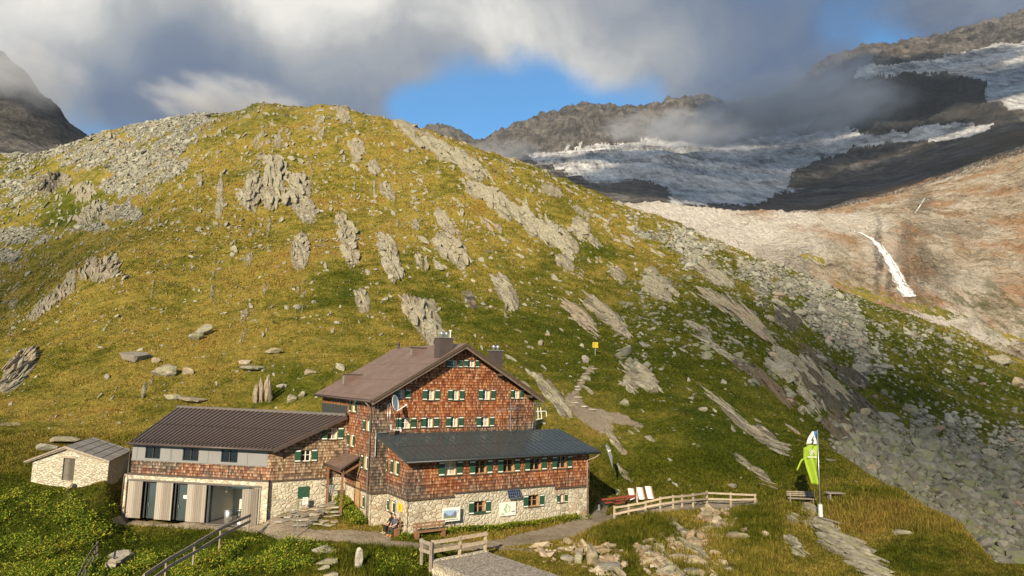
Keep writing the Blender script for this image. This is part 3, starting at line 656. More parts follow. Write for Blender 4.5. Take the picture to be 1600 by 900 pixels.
# ------------------------------------------------------------------ building materials
def shingle_material(name, greyed, cols=None):
    m_, t, b = mat(name, rough=.85, spec=.2)
    uv = t.sep(t.uv()); rowh, wid = .225, .125
    v = t.math('DIVIDE', uv[1], rowh); row = t.math('FLOOR', v); fv = t.math('FRACT', v)
    off = t.white(t.comb(row, 3.7)); u = t.add(t.math('DIVIDE', uv[0], wid), t.mul(off, 7.0)); col_ = t.math('FLOOR', u); fu = t.math('FRACT', u)
    r1 = t.white(t.comb(col_, row)); r2 = t.white(t.comb(row, col_, 5.0))
    P = t.obj(); big = t.noise(P, .45, 5, .6); fine = t.noise(P, 14, 4, .7)
    warm = t.ramp(r1, cols or [(0, (.16, .048, .022)), (.3, (.28, .088, .034)), (.6, (.38, .135, .052)), (.85, (.46, .20, .085)), (1, (.54, .31, .17))])
    grey = t.ramp(r1, [(0, (.055, .044, .036)), (.4, (.12, .092, .072)), (.75, (.20, .155, .12)), (1, (.33, .27, .21))])
    g = t.add(t.mr(big, .44, .60), t.mul(r2, .35)) if greyed is None else None
    wl = t.attr('worn'); gf = t.math('ADD', t.mul(t.mr(big, .45, .62), .40 + .45 * (greyed or 0)), t.add(t.mul(t.math('SUBTRACT', r2, .5), .5), wl), clamp=True)
    gf = t.math('ADD', gf, (greyed or 0) * .5, clamp=True)
    c = t.mix(gf, warm, grey)
    low = t.mul(t.mr(uv[1], 0.0, 1.0, .5, 0), .6)
    gap = t.mul(t.mr(fu, .0, .09), t.mr(fu, .91, 1.0, 1, 0)); row_shadow = t.mr(fv, .80, .97, 1, 0)  # shadow under each course's overlap painted in, darker towards its top
    gp = t.mul(gap, row_shadow)
    c = t.mix(1.0, c, t.ramp(gp, [(0, .20), (1, 1.0)]), 'MULTIPLY'); c = t.mix(1.0, c, t.ramp(fv, [(0, 1.25), (.5, 1.0), (.9, .72)]), 'MULTIPLY'); c = t.mix(1.0, c, t.ramp(fine, [(.3, .75), (.7, 1.2)]), 'MULTIPLY')
    t.put(b.inputs['Base Color'], c)
    h = t.add(t.mul(t.math('SUBTRACT', 1.0, fv), .8), t.mul(gp, .6)); h = t.add(h, t.mul(r2, .35))
    t.put(b.inputs['Normal'], t.bump(h, .9, .03)); return m_
def stone_wall_material(name='stone_wall', scale=2.5, mortar=(.56, .50, .38), stones=None, joint=.05, sq=1.25):
    m_, t, b = mat(name, rough=.9, spec=.15)
    uv = t.sep(t.uv()); vec = t.comb(uv[0], t.mul(uv[1], sq)); w = t.noise(vec, 2.0, 3, .5, out=1)
    vec = t.vmath('ADD', vec, t.vmath('SCALE', t.vmath('SUBTRACT', w, (.5, .5, .5)), scale=.16))
    vo = t.new('ShaderNodeTexVoronoi', feature='F1'); t.put(vo.inputs['Vector'], vec); vo.inputs['Scale'].default_value = scale
    e = t.vor(vec, scale, 'DISTANCE_TO_EDGE'); r = t.sep(vo.outputs['Color'])[0]; r2 = t.sep(vo.outputs['Color'])[2]
    fine = t.noise(t.obj(), 9, 5, .7); big = t.noise(t.obj(), .5, 3, .5)
    st = t.ramp(r, stones or [(0, (.38, .32, .23)), (.3, (.50, .44, .33)), (.6, (.60, .54, .42)), (.88, (.66, .60, .47)), (.95, (.42, .26, .15)), (1, (.34, .32, .28))])
    st = t.mix(1.0, st, t.ramp(fine, [(.3, .72), (.7, 1.18)]), 'MULTIPLY')
    jm = t.mr(e, joint * .35, joint)
    c = t.mix(jm, t.mix(t.mr(big, .4, .6), mortar, tuple(q * .62 for q in mortar)), st)
    t.put(b.inputs['Base Color'], c)
    t.put(b.inputs['Normal'], t.bump(t.add(t.mr(e, 0, joint * 2.2), t.mul(fine, .4)), .9, .05)); return m_
M_SHIN = shingle_material('red_larch_shingles', 0.0)
M_SHIN_MID = shingle_material('weathered_shingles', .35)
M_SHIN_GREY = shingle_material('silver_grey_shingles', .9)
M_SHIN_TAN = shingle_material('honey_brown_shingles', .25, [(0, (.14, .085, .048)), (.3, (.27, .16, .09)), (.6, (.38, .25, .15)), (1, (.52, .40, .27))])
M_STONE = stone_wall_material()
M_STONE_PALE = stone_wall_material('pale_pointed_stone', 3.0, (.60, .55, .44), [(0, (.44, .39, .29)), (.4, (.54, .49, .38)), (.8, (.60, .55, .43)), (.95, (.50, .36, .22)), (1, (.42, .40, .34))], .10)
M_DRYSTONE = stone_wall_material('whitewashed_rubble', 2.6, (.36, .31, .23), [(0, (.46, .41, .32)), (.5, (.56, .51, .40)), (1, (.63, .58, .47))], .05, 3.0)
M_BROWNROOF = varied('brown_sheet_roof', (.165, .110, .092), .42, .20, .8, spec=.5)
M_DARKBROWN = varied('dark_brown_sheet', (.078, .057, .050), .45, .12, 1.5, spec=.5)
M_SEAM = varied('roof_seam', (.022, .016, .014), .5, .1, 3)
M_GREYTRIM = varied('grey_sheet_trim', (.13, .115, .105), .4, .1, 2)
def slate_roof():
    m_, t, b = mat('anthracite_sheet_roof', (.030, .040, .045), .22, .0, .55); n = t.noise(t.obj(), .8, 5, .6)
    t.put(b.inputs['Base Color'], t.mix(n, (.030, .042, .048), (.052, .066, .074))); t.put(b.inputs['Roughness'], t.mr(n, .3, .7, .16, .34)); return m_
M_BLUEROOF = slate_roof()
M_BEAM = varied('dark_stained_timber', (.085, .060, .042), .8, .35, 4, bump=.3, stretch=(1, 1, 4))
M_WOODGREY = varied('silvered_timber', (.30, .25, .20), .9, .35, 5, bump=.6, stretch=(3, 3, .4))
M_BARGE = varied('brown_grey_timber', (.16, .115, .085), .85, .35, 4, bump=.3)
M_WOODWARM = varied('larch_timber', (.40, .24, .12), .75, .25, 4, bump=.3)
M_WOODRED = varied('red_brown_timber', (.22, .105, .055), .75, .3, 5, bump=.3)
M_GREEN = varied('green_shutter_paint', (.022, .075, .042), .55, .25, 6, spec=.4)
M_WHITE = varied('white_paint', (.78, .77, .72), .6, .06, 3)
M_CREAM = varied('cream_lit_reveal', (.50, .42, .30), .9, .12, 9, stretch=(6, 6, .5))
M_PANEL = varied('pale_grey_panel', (.21, .21, .21), .6, .05, 1)
M_PANEL2 = varied('grey_batten', (.30, .30, .29), .6, .05, 1)
M_STEEL = varied('galvanised_steel', (.55, .56, .56), .35, .15, 6, metal=.8)
M_DARKMETAL = varied('anthracite_metal', (.045, .052, .055), .4, .15, 3)
M_BLACK = varied('dark_room', (.012, .012, .011), .9, .1, 2)
M_INNER = varied('kitchen_wall', (.62, .60, .52), .8, .05, 1)
def glass():
    m_, t, b = mat('window_glass', (.010, .012, .014), .05, 0, .8); return m_
M_GLASS = glass()
def glass_clear():
    m_, t, b = mat('door_glass', (.055, .075, .078), .12, 0, .8); return m_
M_DOORGLASS = glass_clear()
def wood_planks(name, col, col2, pw=.16, horiz=False):
    m_, t, b = mat(name, rough=.9, spec=.15); uv = t.sep(t.uv()); a, c_ = (uv[1], uv[0]) if horiz else (uv[0], uv[1])
    k = t.math('DIVIDE', a, pw); i = t.math('FLOOR', k); f = t.math('FRACT', k); r = t.white(t.comb(i, 1.3))
    gr = t.noise(t.comb(t.mul(a, 16), t.mul(c_, 1.1), i), 1.0, 5, .65)
    col_ = t.mix(t.add(t.mul(gr, .75), t.mul(t.math('SUBTRACT', r, .5), .5)), col, col2)
    gp = t.mul(t.mr(f, 0, .07), t.mr(f, .93, 1, 1, 0)); col_ = t.mix(1.0, col_, t.ramp(gp, [(0, .25), (1, 1.)]), 'MULTIPLY')
    t.put(b.inputs['Base Color'], col_); t.put(b.inputs['Normal'], t.bump(t.add(gp, t.mul(gr, .4)), .7, .015)); return m_
M_BOARDS = wood_planks('weathered_grey_boards', (.20, .17, .14), (.46, .42, .36))
M_BOARDS_DARK = wood_planks('old_dark_boards', (.07, .06, .05), (.22, .20, .17), .13)

# ------------------------------------------------------------------ plan of the hut, measured from the photograph
TH = 1.0063
uu = np.array([math.sin(TH), math.cos(TH), 0]); bb = np.array([-math.cos(TH), math.sin(TH), 0]); ZZ = np.array([0, 0, 1.])
class Frame:
    """vertical wall plane: s runs along it, d outwards, z up"""
    def __init__(s, O, along, out): s.O = np.array([O[0], O[1], 0.]); s.u = np.array(along, float); s.n = np.array(out, float)
    def p(s, a, z, d=0.): return s.O + s.u * a + s.n * d + ZZ * z
    def at(s, px, py, d=0.):
        r = ray(px, py); O = s.O + s.n * d; P = r * (O @ s.n) / (r @ s.n); return (P - O) @ s.u, P[2]
    def box(s, mb, s0, s1, z0, z1, d0, d1, m=0): mb.box(s.p(s0, z0, d0), s.u * (s1 - s0), s.n * (d1 - d0), ZZ * (z1 - z0), m)
C1 = np.array([-6.9553, 49.0, 0]); L1 = 16.09; M0 = C1 + 3.76 * bb - 1.2086 * uu; LM = 14.25
DEEP = 12.6
FA = Frame(C1, uu, -bb)                       # annex front
FAS = Frame(C1, bb, -uu)                      # annex left side
FM = Frame(M0, uu, -bb)                       # main front
FMS = Frame(M0, bb, -uu)                      # main left side
FMR = Frame(M0 + LM * uu, bb, uu)
sJ, zJ = FMS.at(540, 744); J = FMS.p(sJ, 0)
rB = ray(421.7, 751); B = rB * zJ / rB[2]; rA = ray(204, 739); A = rA * zJ / rA[2]; A[2] = B[2] = 0
dAB = (B - A) / np.linalg.norm(B - A); nAB = np.array([dAB[1], -dAB[0], 0]); nAB = nAB if nAB[1] < 0 else -nAB
dBJ = (J - B) / np.linalg.norm(J - B); nBJ = np.array([dBJ[1], -dBJ[0], 0]); nBJ = nBJ if nBJ[1] < 0 else -nBJ
LAB = np.linalg.norm(B - A); LBJ = np.linalg.norm(J - B)
FG = Frame(A, dAB, nAB); FGG = Frame(B, dBJ, nBJ)
hut = empty('mountain_hut', tuple(M0 + np.array([0, 0, -11.2])), 'large alpine hut with red brown shingle walls, stone base and brown sheet roofs', 'mountain hut')

def clip_poly(pts, poly):
    """clip pts (s,z) by convex polygon given anticlockwise"""
    out = pts
    for i in range(len(poly)):
        ax, az = poly[i]; bx, bz = poly[(i + 1) % len(poly)]; inp = out; out = []
        side = lambda p: (bx - ax) * (p[1] - az) - (bz - az) * (p[0] - ax)
        for j in range(len(inp)):
            P, Q = inp[j], inp[(j + 1) % len(inp)]; a, b = side(P), side(Q)
            if a >= -1e-9: out.append(P)
            if (a > 1e-9 and b < -1e-9) or (a < -1e-9 and b > 1e-9):
                k = a / (a - b); out.append((P[0] + k * (Q[0] - P[0]), P[1] + k * (Q[1] - P[1])))
        if not out: return []
    return out
def wall(name, fr, outline, holes, matl, thick=.28, d=0., reveal=None, worn=None, uvz=0., nocut=False):
    """wall skin with real openings; outline is convex, in (s,z)"""
    mb = MB(); ss = sorted(set([round(q[0], 4) for q in outline] + [round(h[i], 4) for h in holes for i in (0, 1)])); zz = sorted(set([round(q[1], 4) for q in outline] + [round(h[i], 4) for h in holes for i in (2, 3)]))
    area = sum(outline[i][0] * outline[(i + 1) % len(outline)][1] - outline[(i + 1) % len(outline)][0] * outline[i][1] for i in range(len(outline)))
    if area < 0: outline = outline[::-1]
    ss2 = []
    for a, b in zip(ss[:-1], ss[1:]): k = max(1, int((b - a) / 1.0)); ss2 += [a + (b - a) * i / k for i in range(k)]
    ss2.append(ss[-1]); zz2 = []
    for a, b in zip(zz[:-1], zz[1:]): k = max(1, int((b - a) / 1.0)); zz2 += [a + (b - a) * i / k for i in range(k)]
    zz2.append(zz[-1])
    flip = np.dot(np.cross(fr.u, ZZ), fr.n) < 0
    for s0, s1 in zip(ss2[:-1], ss2[1:]):
        for z0, z1 in zip(zz2[:-1], zz2[1:]):
            cs, cz = (s0 + s1) / 2, (z0 + z1) / 2
            if any(h[0] < cs < h[1] and h[2] < cz < h[3] for h in holes): continue
            q = clip_poly([(s0, z0), (s1, z0), (s1, z1), (s0, z1)], outline)
            if len(q) < 3: continue
            P = [fr.p(a, z, d) for a, z in q]; UV = [(a + 50, z + 20 + uvz) for a, z in q]
            if flip: P = P[::-1]; UV = UV[::-1]
            mb.face(P, UV)
            
    for h in holes:
        s0, s1, z0, z1 = h[:4]
        for (a0, c0), (a1, c1) in (((s0, z0), (s1, z0)), ((s1, z0), (s1, z1)), ((s1, z1), (s0, z1)), ((s0, z1), (s0, z0))):
            P = [fr.p(a0, c0, d), fr.p(a1, c1, d), fr.p(a1, c1, d - thick), fr.p(a0, c0, d - thick)]
            mb.face(P[::-1] if flip else P, [(0, 0), (1, 0), (1, thick), (0, thick)], 1)
    o = mb.build(name, [matl, reveal or M_WOODWARM], hut)
    me = o.data
    if worn is not None:
        vals = []
        for v in me.vertices:
            w = o.matrix_basis @ v.co if False else v.co
            P = np.array(v.co) + np.array(hut.location); vals.append(worn((P - fr.O) @ fr.u, P[2]))
        fattr(me, 'worn', np.array(vals))
    return o
def window(fr, px, sw=.42, d=0., recess=.17, shut=('o', 'o'), mull='cross', lit_reveal=0., sill=True, framecol=None, flowers=False, shh=None):
    """px = opening rectangle in the picture; returns its hole in wall coordinates"""
    x0, x1, y0, y1 = px; xm, ym = (x0 + x1) / 2, (y0 + y1) / 2
    s0 = fr.at(x0, ym, d)[0]; s1 = fr.at(x1, ym, d)[0]; z1 = fr.at(xm, y0, d)[1]; z0 = fr.at(xm, y1, d)[1]
    if s0 > s1: s0, s1 = s1, s0
    fm = framecol or M_WHITE; f = .05
    mb = MB(); D = d - recess
    fr.box(mb, s0, s0 + f, z0, z1, D - .05, D + .02); fr.box(mb, s1 - f, s1, z0, z1, D - .05, D + .02)
    fr.box(mb, s0 + f, s1 - f, z0, z0 + f, D - .05, D + .018); fr.box(mb, s0 + f, s1 - f, z1 - f, z1, D - .05, D + .018)
    sm = (s0 + s1) / 2; zm = z0 + (z1 - z0) * .55
    if mull in ('cross', 'bar'): fr.box(mb, sm - .03, sm + .03, z0 + f, z1 - f, D - .045, D + .025)
    if mull == 'cross':
        fr.box(mb, s0 + f, sm - .03, zm - .018, zm + .018, D - .04, D + .008); fr.box(mb, sm + .03, s1 - f, zm - .018, zm + .018, D - .04, D + .008)
    w = mb.build('window', fm, hut)
    g = MB(); fr.box(g, s0 + .01, s1 - .01, z0 + .01, z1 - .01, D - .06, D - .052); g.build('pane', M_GLASS, w)
    if lit_reveal:
        g = MB()
        a0, a1 = (s1 - f - (s1 - s0) * lit_reveal, s1 - f) if lit_reveal > 0 else (s0 + f, s0 + f - (s1 - s0) * lit_reveal)
        n = 8
        for i in range(n):
            q0 = a0 + (a1 - a0) * i / n; q1 = a0 + (a1 - a0) * (i + 1) / n; w0 = .012 * (i % 2); w1 = .012 * ((i + 1) % 2)
            g.face([fr.p(q0, z0 + f, D - .048 + w0), fr.p(q1, z0 + f, D - .048 + w1), fr.p(q1, z1 - f, D - .048 + w1), fr.p(q0, z1 - f, D - .048 + w0)])
        g.build('lit_reveal', M_CREAM, w)  # cream sheet stands for the sunlit reveal, sunlight put into its colour
    H = z1 - z0; e = .04
    for side, st in ((-1, shut[0]), (1, shut[1])):
        if st == '-': continue
        g = MB()
        ssw = sw
        if side < 0: a0, a1 = s0 - .05 - ssw, s0 - .05
        else: a0, a1 = s1 + .05, s1 + .05 + ssw
        if st == 'c': a0, a1 = (s0, (s0 + s1) / 2) if side < 0 else ((s0 + s1) / 2, s1)
        zz0, zz1 = z0 - e, z1 + e
        fr.box(g, a0, a1, zz0, zz1, d + .035, d + .07, 0)
        if st != 'c' or True:
            for q in (.075, .86) if st != 'c' else ():
                fr.box(g, a0 + .015, a1 - .015, zz0 + (zz1 - zz0) * q, zz0 + (zz1 - zz0) * (q + .085), d + .068, d + .082, 1)
        g.build('shutter', [M_GREEN, M_WHITE], w)
    if sill:
        g = MB(); fr.box(g, s0 - .06, s1 + .06, z0 - .07, z0 - .004, d - recess + .03, d + .075); g.build('sill', M_BEAM, w)
    if flowers:
        g = MB(); fr.box(g, s0, s1, z0 + .002, z0 + .14, d - .02, d + .10); g.build('flower_box', M_GREEN, w)
    return (s0, s1, z0, z1)

# ---- main block -------------------------------------------------------------
ZB, ZS, ZE = -11.3, -8.55, -1.9
PEAK = 2.62; SP_ = 7.1; OV = .85
def main_top(s): return PEAK - .22 - abs(s - SP_) * .583
W3 = [(623, 633, 609.2, 622.3), (668, 678.7, 609, 625), (707.5, 717.3, 609, 625), (755, 766, 609, 624.5), (803.3, 811.8, 609.5, 622.8)]
W2 = [(627.5, 641, 653, 669.5), (666, 676.4, 652.5, 668), (705, 715.5, 651.8, 667), (752, 764, 651.5, 666.2)]
WA = [(705, 715.5, 563.2, 573.3), (731.8, 742, 563, 573.4)]
holes = []
for i, p in enumerate(W3): holes.append(window(FM, p, .40 if i < 4 else .3, lit_reveal=.25))
for i, p in enumerate(W2): holes.append(window(FM, p, .42, lit_reveal=.30))
for p in WA: holes.append(window(FM, p, .36, lit_reveal=(.3)))
corner_worn = lambda s, z: (1 - sstep(.9, 1.7, s)) * .9 * (z < -1.0) + .5 * (1 - sstep(.2, 1.4, z + 4.6)) + (.45 if s > 12.2 else 0) * (z < -1.2) - .25 * sstep(0, 3, z)
zt0, zt1 = main_top(0), main_top(LM)
wall('shingle_wall', FM, [(0, ZS), (LM, ZS), (LM, zt1), (SP_, main_top(SP_)), (0, zt0)], holes, M_SHIN, worn=corner_worn)
WS = [(549.6, 555, 626, 644), (572, 577.6, 657, 673.5), (546.8, 551.6, 678, 698), (568.6, 573.8, 712, 733.5)]
hs = []
for p in WS: hs.append(window(FMS, p, .40, mull='bar', lit_reveal=.6))
wall('shingle_wall', FMS, [(0, ZS), (DEEP, ZS), (DEEP, zt0), (0, zt0)], hs, M_SHIN_MID, worn=lambda s, z: .35 * (s < 1) + .25 * (z < -6) - .35 * (z > -3))
hb = [window(FMS, (562.8, 567.2, 773, 792), .36, d=-.06, mull='bar', lit_reveal=.5)]
wall('stone_wall', FMS, [(0, ZB), (sJ + 1, ZB), (sJ + 1, ZS), (0, ZS)], hb, M_STONE, d=-.06)
wall('stone_wall', FM, [(-.0, ZB), (1.3, ZB), (1.3, ZS), (-.0, ZS)], [], M_STONE, d=-.06)
wall('shingle_wall', FMR, [(0, ZS), (DEEP, ZS), (DEEP, zt0), (0, zt0)], [], M_SHIN_MID)
FMB = Frame(M0 + DEEP * bb, uu, bb)
wall('shingle_wall', FMB, [(0, ZS), (LM, ZS), (LM, zt1), (SP_, main_top(SP_)), (0, zt0)], [], M_SHIN_MID)
# dark sheet strip on the side wall above the wing roof
mb = MB(); sa_, za_ = FMS.at(507, 628); sb_, zb_ = FMS.at(543, 636)
FMS.box(mb, sb_, DEEP - .03, zb_ - .95, zb_ + .1, .004, .03); mb.build('wall_flashing', M_DARKMETAL, hut)
# belt board between shingle and stone
mb = MB(); FMS.box(mb, -.05, sJ - .2, ZS - .10, ZS + .02, -.02, .09); FM.box(mb, -.05, 1.21, ZS - .10, ZS + .018, -.02, .088); mb.build('belt_board', M_BEAM, hut)

def roof_plane(name, P, matl, thick=.16, seam=None, seam_h=.035, seam_w=.04, parent=None, steps=(), trim=None, seam_m=0):
    """P: eave-left, eave-right, ridge-right, ridge-left (top surface)"""
    P = [np.array(q, float) for q in P]; n = np.cross(P[1] - P[0], P[3] - P[0]); n /= np.linalg.norm(n)
    if n[2] < 0: n = -n
    mb = MB(); lo = [q - n * thick for q in P]
    ee = np.linalg.norm(P[1] - P[0]); rr = np.linalg.norm(P[3] - P[0])
    def orient(f):
        return f
    up = [P[0], P[1], P[2], P[3]]
    if np.dot(np.cross(up[1] - up[0], up[2] - up[0]), n) < 0: up = up[::-1]
    mb.face(up, [(0, 0), (ee, 0), (ee, rr), (0, rr)]); mb.face([q - n * thick for q in up[::-1]], None, 1)
    for i in range(4):
        j = (i + 1) % 4; mb.face([up[i] - n * thick, up[j] - n * thick, up[j], up[i]], None, 1)
    if seam:
        k = max(2, int(round(ee / seam)))
        for i in range(k + 1):
            f = (i + .02) / (k + .04); a = P[0] + (P[1] - P[0]) * f; b = P[3] + (P[2] - P[3]) * f
            mb.bar(a + n * seam_h * .5, b + n * seam_h * .5, seam_w, seam_h, n, seam_m)
    for st in steps:
        a = P[0] + (P[3] - P[0]) * st; b = P[1] + (P[2] - P[1]) * st; mb.bar(a + n * .012, b + n * .012, .06, .03, n)
    return mb.build(name, [matl, trim or matl], parent or hut), n
def MT(s, t, z): return M0 + uu * s + bb * t + ZZ * z
EL, ER = -.55, 14.75
zl = PEAK - (SP_ - EL) * .583; zr = PEAK - (ER - SP_) * .565
roof_l, nl = roof_plane('roof', [MT(EL, -OV, zl), MT(EL, DEEP + .6, zl), MT(SP_, DEEP + .6, PEAK), MT(SP_, -OV, PEAK)], M_BROWNROOF, .20, .33, .012, .02, steps=(.06, .33, .62), trim=M_DARKBROWN)
roof_r, nr = roof_plane('roof', [MT(ER, DEEP + .6, zr), MT(ER, -OV, zr), MT(SP_, -OV, PEAK - .004), MT(SP_, DEEP + .6, PEAK - .004)], M_BROWNROOF, .20, .6, .012, .02, trim=M_DARKBROWN)
mb = MB()   # barge boards: two stepped planks along each verge
for sgn, (s_e, z_e) in ((0, (EL, zl)), (1, (ER, zr))):
    for dep, off, w_, mm in ((-OV - .045, -.10, .20, 0), (-OV + .03, -.30, .22, 1)):
        mb.bar(MT(s_e, dep, z_e + off), MT(SP_, dep, PEAK + off), .05, w_, m=mm)
mb.build('barge_board', [M_BEAM, M_BARGE], hut)
for s in (.5, 3.6, 10.6, 13.6, SP_): mb = MB(); mb.box(MT(s - .09, -.75, main_top(s) - .26), uu * .18, bb * .9, ZZ * .2); mb.build('purlin', M_BEAM, hut)
mb = MB(); mb.tube([MT(EL - .07, -OV + .05, zl - .12), MT(EL - .07, DEEP + .5, zl - .12)], .085, 8); mb.build('gutter', M_DARKBROWN, hut, True)
mb = MB(); pE = MT(-.12, -.12, 0)
mb.tube([MT(EL - .07, .35, zl - .18), MT(-.14, .35, zl - .7), MT(-.14, .35, ZS + .5), MT(-.14, .35, ZS - .1), MT(-.10, .35, ZS - .4), MT(-.10, .35, ZB + .4)], .055, 8); mb.build('downpipe', M_GREYTRIM, hut, True)
# dormer-like vents on the left roof plane
def roofpt(px, py):
    n = nl; r = ray(px, py); O = MT(EL, -OV, zl); return r * (O @ n) / (r @ n)
slope = (MT(SP_, 0, PEAK) - MT(EL, 0, zl)); slope /= np.linalg.norm(slope)
for (px_, py_, w_, h_, L_) in ((536.5, 602, .55, .95, 3.2), (642.5, 557.5, .50, .80, 2.8)):
    P = roofpt(px_, py_); mb = MB(); top = P + ZZ * h_
    out = -uu
    a, b = P - bb * w_ / 2, P + bb * w_ / 2; at_, bt_ = a + ZZ * h_, b + ZZ * h_
    # ridge of the wedge runs back level until it meets the roof
    run = h_ / .583
    c_, d_ = a + uu * run + ZZ * h_, b + uu * run + ZZ * h_
    mb.face([a, at_, bt_, b][::-1], None, 1); mb.face([a, c_, at_]); mb.face([b, bt_, d_]); mb.face([at_, c_, d_, bt_])
    mb.box(at_ - bb * .09 - uu * .12, uu * (run + .35), bb * (w_ + .18), ZZ * .05 , 2)
    mb.box(a + bb * .10 - uu * .012 + ZZ * .12, -uu * .02, bb * (w_ - .2), ZZ * (h_ - .25), 3)
    mb.build('dormer', [M_BROWNROOF, M_BROWNROOF, M_GREYTRIM, M_PANEL], hut)
def chimney(s, t, zt, wx, wy, cap=True, cowls=2, pipe=False):
    base = MT(s, t, 0); mb = MB(); zb = PEAK - abs(s - SP_) * .583 - .5
    mb.box(base - uu * wx / 2 - bb * wy / 2 + ZZ * zb, uu * wx, bb * wy, ZZ * (zt - zb)); c = mb.build('chimney', M_DARKBROWN, hut)
    mb = MB(); mb.box(base - uu * (wx / 2 + .08) - bb * (wy / 2 + .08) + ZZ * zt, uu * (wx + .16), bb * (wy + .16), ZZ * .07); mb.build('chimney_cap', M_PANEL, c)
    for i in range(cowls):
        q = base + uu * ((i - (cowls - 1) / 2) * .42) + ZZ * (zt + .07); mb = MB()
        mb.tube([q, q + ZZ * .16, q + ZZ * .2, q + ZZ * .36, q + ZZ * .46], [.10, .10, .17, .17, .04], 12); mb.build('cowl', M_STEEL, c, True)
    if pipe:
        q = base + uu * (wx / 2 - .05) + ZZ * (zt + .07); mb = MB(); mb.tube([q, q + ZZ * .62], .05, 8); mb.tube([q + ZZ * .56 - uu * .14, q + ZZ * .56 + uu * .14], .035, 8); mb.build('flue_pipe', M_WHITE, c)
rr_ = ray(690, 545)
# big chimney near the ridge, and the one behind the right plane
_P = roofpt(693, 553); _s = (_P - M0) @ uu; _t = (_P - M0) @ bb; _z = Frame(M0 + bb * _t, uu, -bb).at(693, 528.5)[1]
chimney(_s, _t, _z, 1.2, .95, cowls=2, pipe=True)
_s, _z = Frame(M0 + bb * 3.2, uu, -bb).at(774.5, 548.5); chimney(_s, 3.2, _z, 1.0, .8, cowls=2)
mb = MB(); q = MT(SP_ - .2, DEEP - .3, PEAK - .1); mb.tube([q, q + ZZ * .35, q + ZZ * .36, q + ZZ * .55], [.16, .16, .24, .10], 10); mb.build('vent', M_DARKBROWN, hut)

# ---- dining annex -----------------------------------------------------------
DA = 3.76; ZTA = -5.98
ra = ray(937.3, 705.5); 
OVA = .75
def AT(s, t, z): return C1 + uu * s + bb * t + ZZ * z
fe = Frame(C1 - OVA * bb, uu, -bb); se0, ze0 = fe.at(634.4, 720.5); se1, ze1 = fe.at(937.3, 706)
ze = (ze0 + ze1) / 2 + .02
sr0, zr0 = FM.at(599, 678); sr1, zr1 = FM.at(833, 671); ZAR = (zr0 + zr1) / 2
fr_side = (ZAR - ze) / (DA + OVA)
st1 = Frame(C1 + DA * bb, uu, -bb).at(887.8, 669.5)[0]
LR = st1
R_annex, na = roof_plane('roof', [AT(se0, -OVA, ze), AT(se1, -OVA, ze), AT(se1 - .9, DA + 0.0, ZAR), AT(-1.05, DA - .01, ZAR)], M_BLUEROOF, .16, .52, .045, .045, steps=(.04, .5), trim=M_BLUEROOF)
# the roof runs on behind, past the corner of the main block
R2_, _ = roof_plane('roof', [AT(L1 - 3.1, DA + .003, ZAR), AT(se1 - .9, DA + .003, ZAR), AT(se1 - .9, DA + 2.2, ZAR - .9), AT(L1 - 1.2, DA + 2.2, ZAR - .9)][::-1], M_BLUEROOF, .15)
mb = MB(); mb.tube([AT(se0, -OVA - .06, ze - .10), AT(se1, -OVA - .06, ze - .10)], .075, 8); mb.build('gutter', M_DARKMETAL, hut, True)
mb = MB(); mb.tube([AT(se1 - .05, -OVA - .02, ze - .16), AT(se1 - .25, -OVA + .1, ze - .42), AT(L1 - .28, -.12, ze - .75), AT(L1 - .28, -.12, ZB + .3)], .05, 8); mb.build('downpipe', M_WOODGREY, hut, True)
FW = [(695.3, 712.7, 721.5, 742.5), (742.9, 760, 719.7, 740.3), (786.6, 803, 718, 737.7), (828.5, 845.4, 715.5, 734.7), (870.5, 885.4, 713, 731.8)]
ha = []
for i, p in enumerate(FW): ha.append(window(FA, p, .46, mull='cross', framecol=M_WOODWARM if i else M_WHITE, lit_reveal=(-.85 if i == 0 else 0), recess=.22))
za = lambda s: ze - .12 + fr_side * OVA - .06
zs_mid = FA.at(760, 765.5)[1]; s_step = FA.at(709, 772)[0]; s_step2 = FA.at(868, 760)[0]; zsr = FA.at(900, 760)[1]
topA = za(0)
wn = lambda s, z: (.9 * (1 - sstep(.0, 1.6, s)) if z < -6.8 else .5 * (1 - sstep(.0, .8, s))) + .4 * (1 - sstep(.1, .5, z - zs_mid))
wall('shingle_wall', FA, [(0, zs_mid), (L1, zs_mid), (L1, topA), (0, topA)], ha, M_SHIN, worn=wn, reveal=M_WOODWARM)
wall('shingle_wall', FA, [(0, ZS), (s_step, ZS), (s_step, zs_mid), (0, zs_mid)], [], M_SHIN, worn=lambda s, z: .7, d=0)
wall('shingle_wall', FA, [(s_step2, zsr), (L1, zsr), (L1, zs_mid), (s_step2, zs_mid)], [], M_SHIN, worn=lambda s, z: .25)
hB = [window(FA, (740.9, 757.6, 783, 802), .42, d=-.09, recess=.25, framecol=M_WOODWARM, flowers=True), window(FA, (825.6, 842, 773.5, 791.5), .42, d=-.09, recess=.25, framecol=M_WOODWARM, flowers=False), window(FA, (874.8, 881.4, 772, 785), .26, d=-.09, recess=.22, mull='bar', lit_reveal=.4)]
wall('stone_wall', FA, [(0, ZB), (s_step, ZB), (s_step, ZS), (0, ZS)], [], M_STONE, d=-.09)
wall('stone_wall', FA, [(s_step, ZB), (s_step2, ZB), (s_step2, zs_mid), (s_step, zs_mid)], [h for h in hB[:2]], M_STONE_PALE, d=-.09)
wall('stone_wall', FA, [(s_step2, ZB), (L1 - .05, ZB), (L1 - .05, zsr), (s_step2, zsr)], [hB[2]], M_STONE, d=-.09)
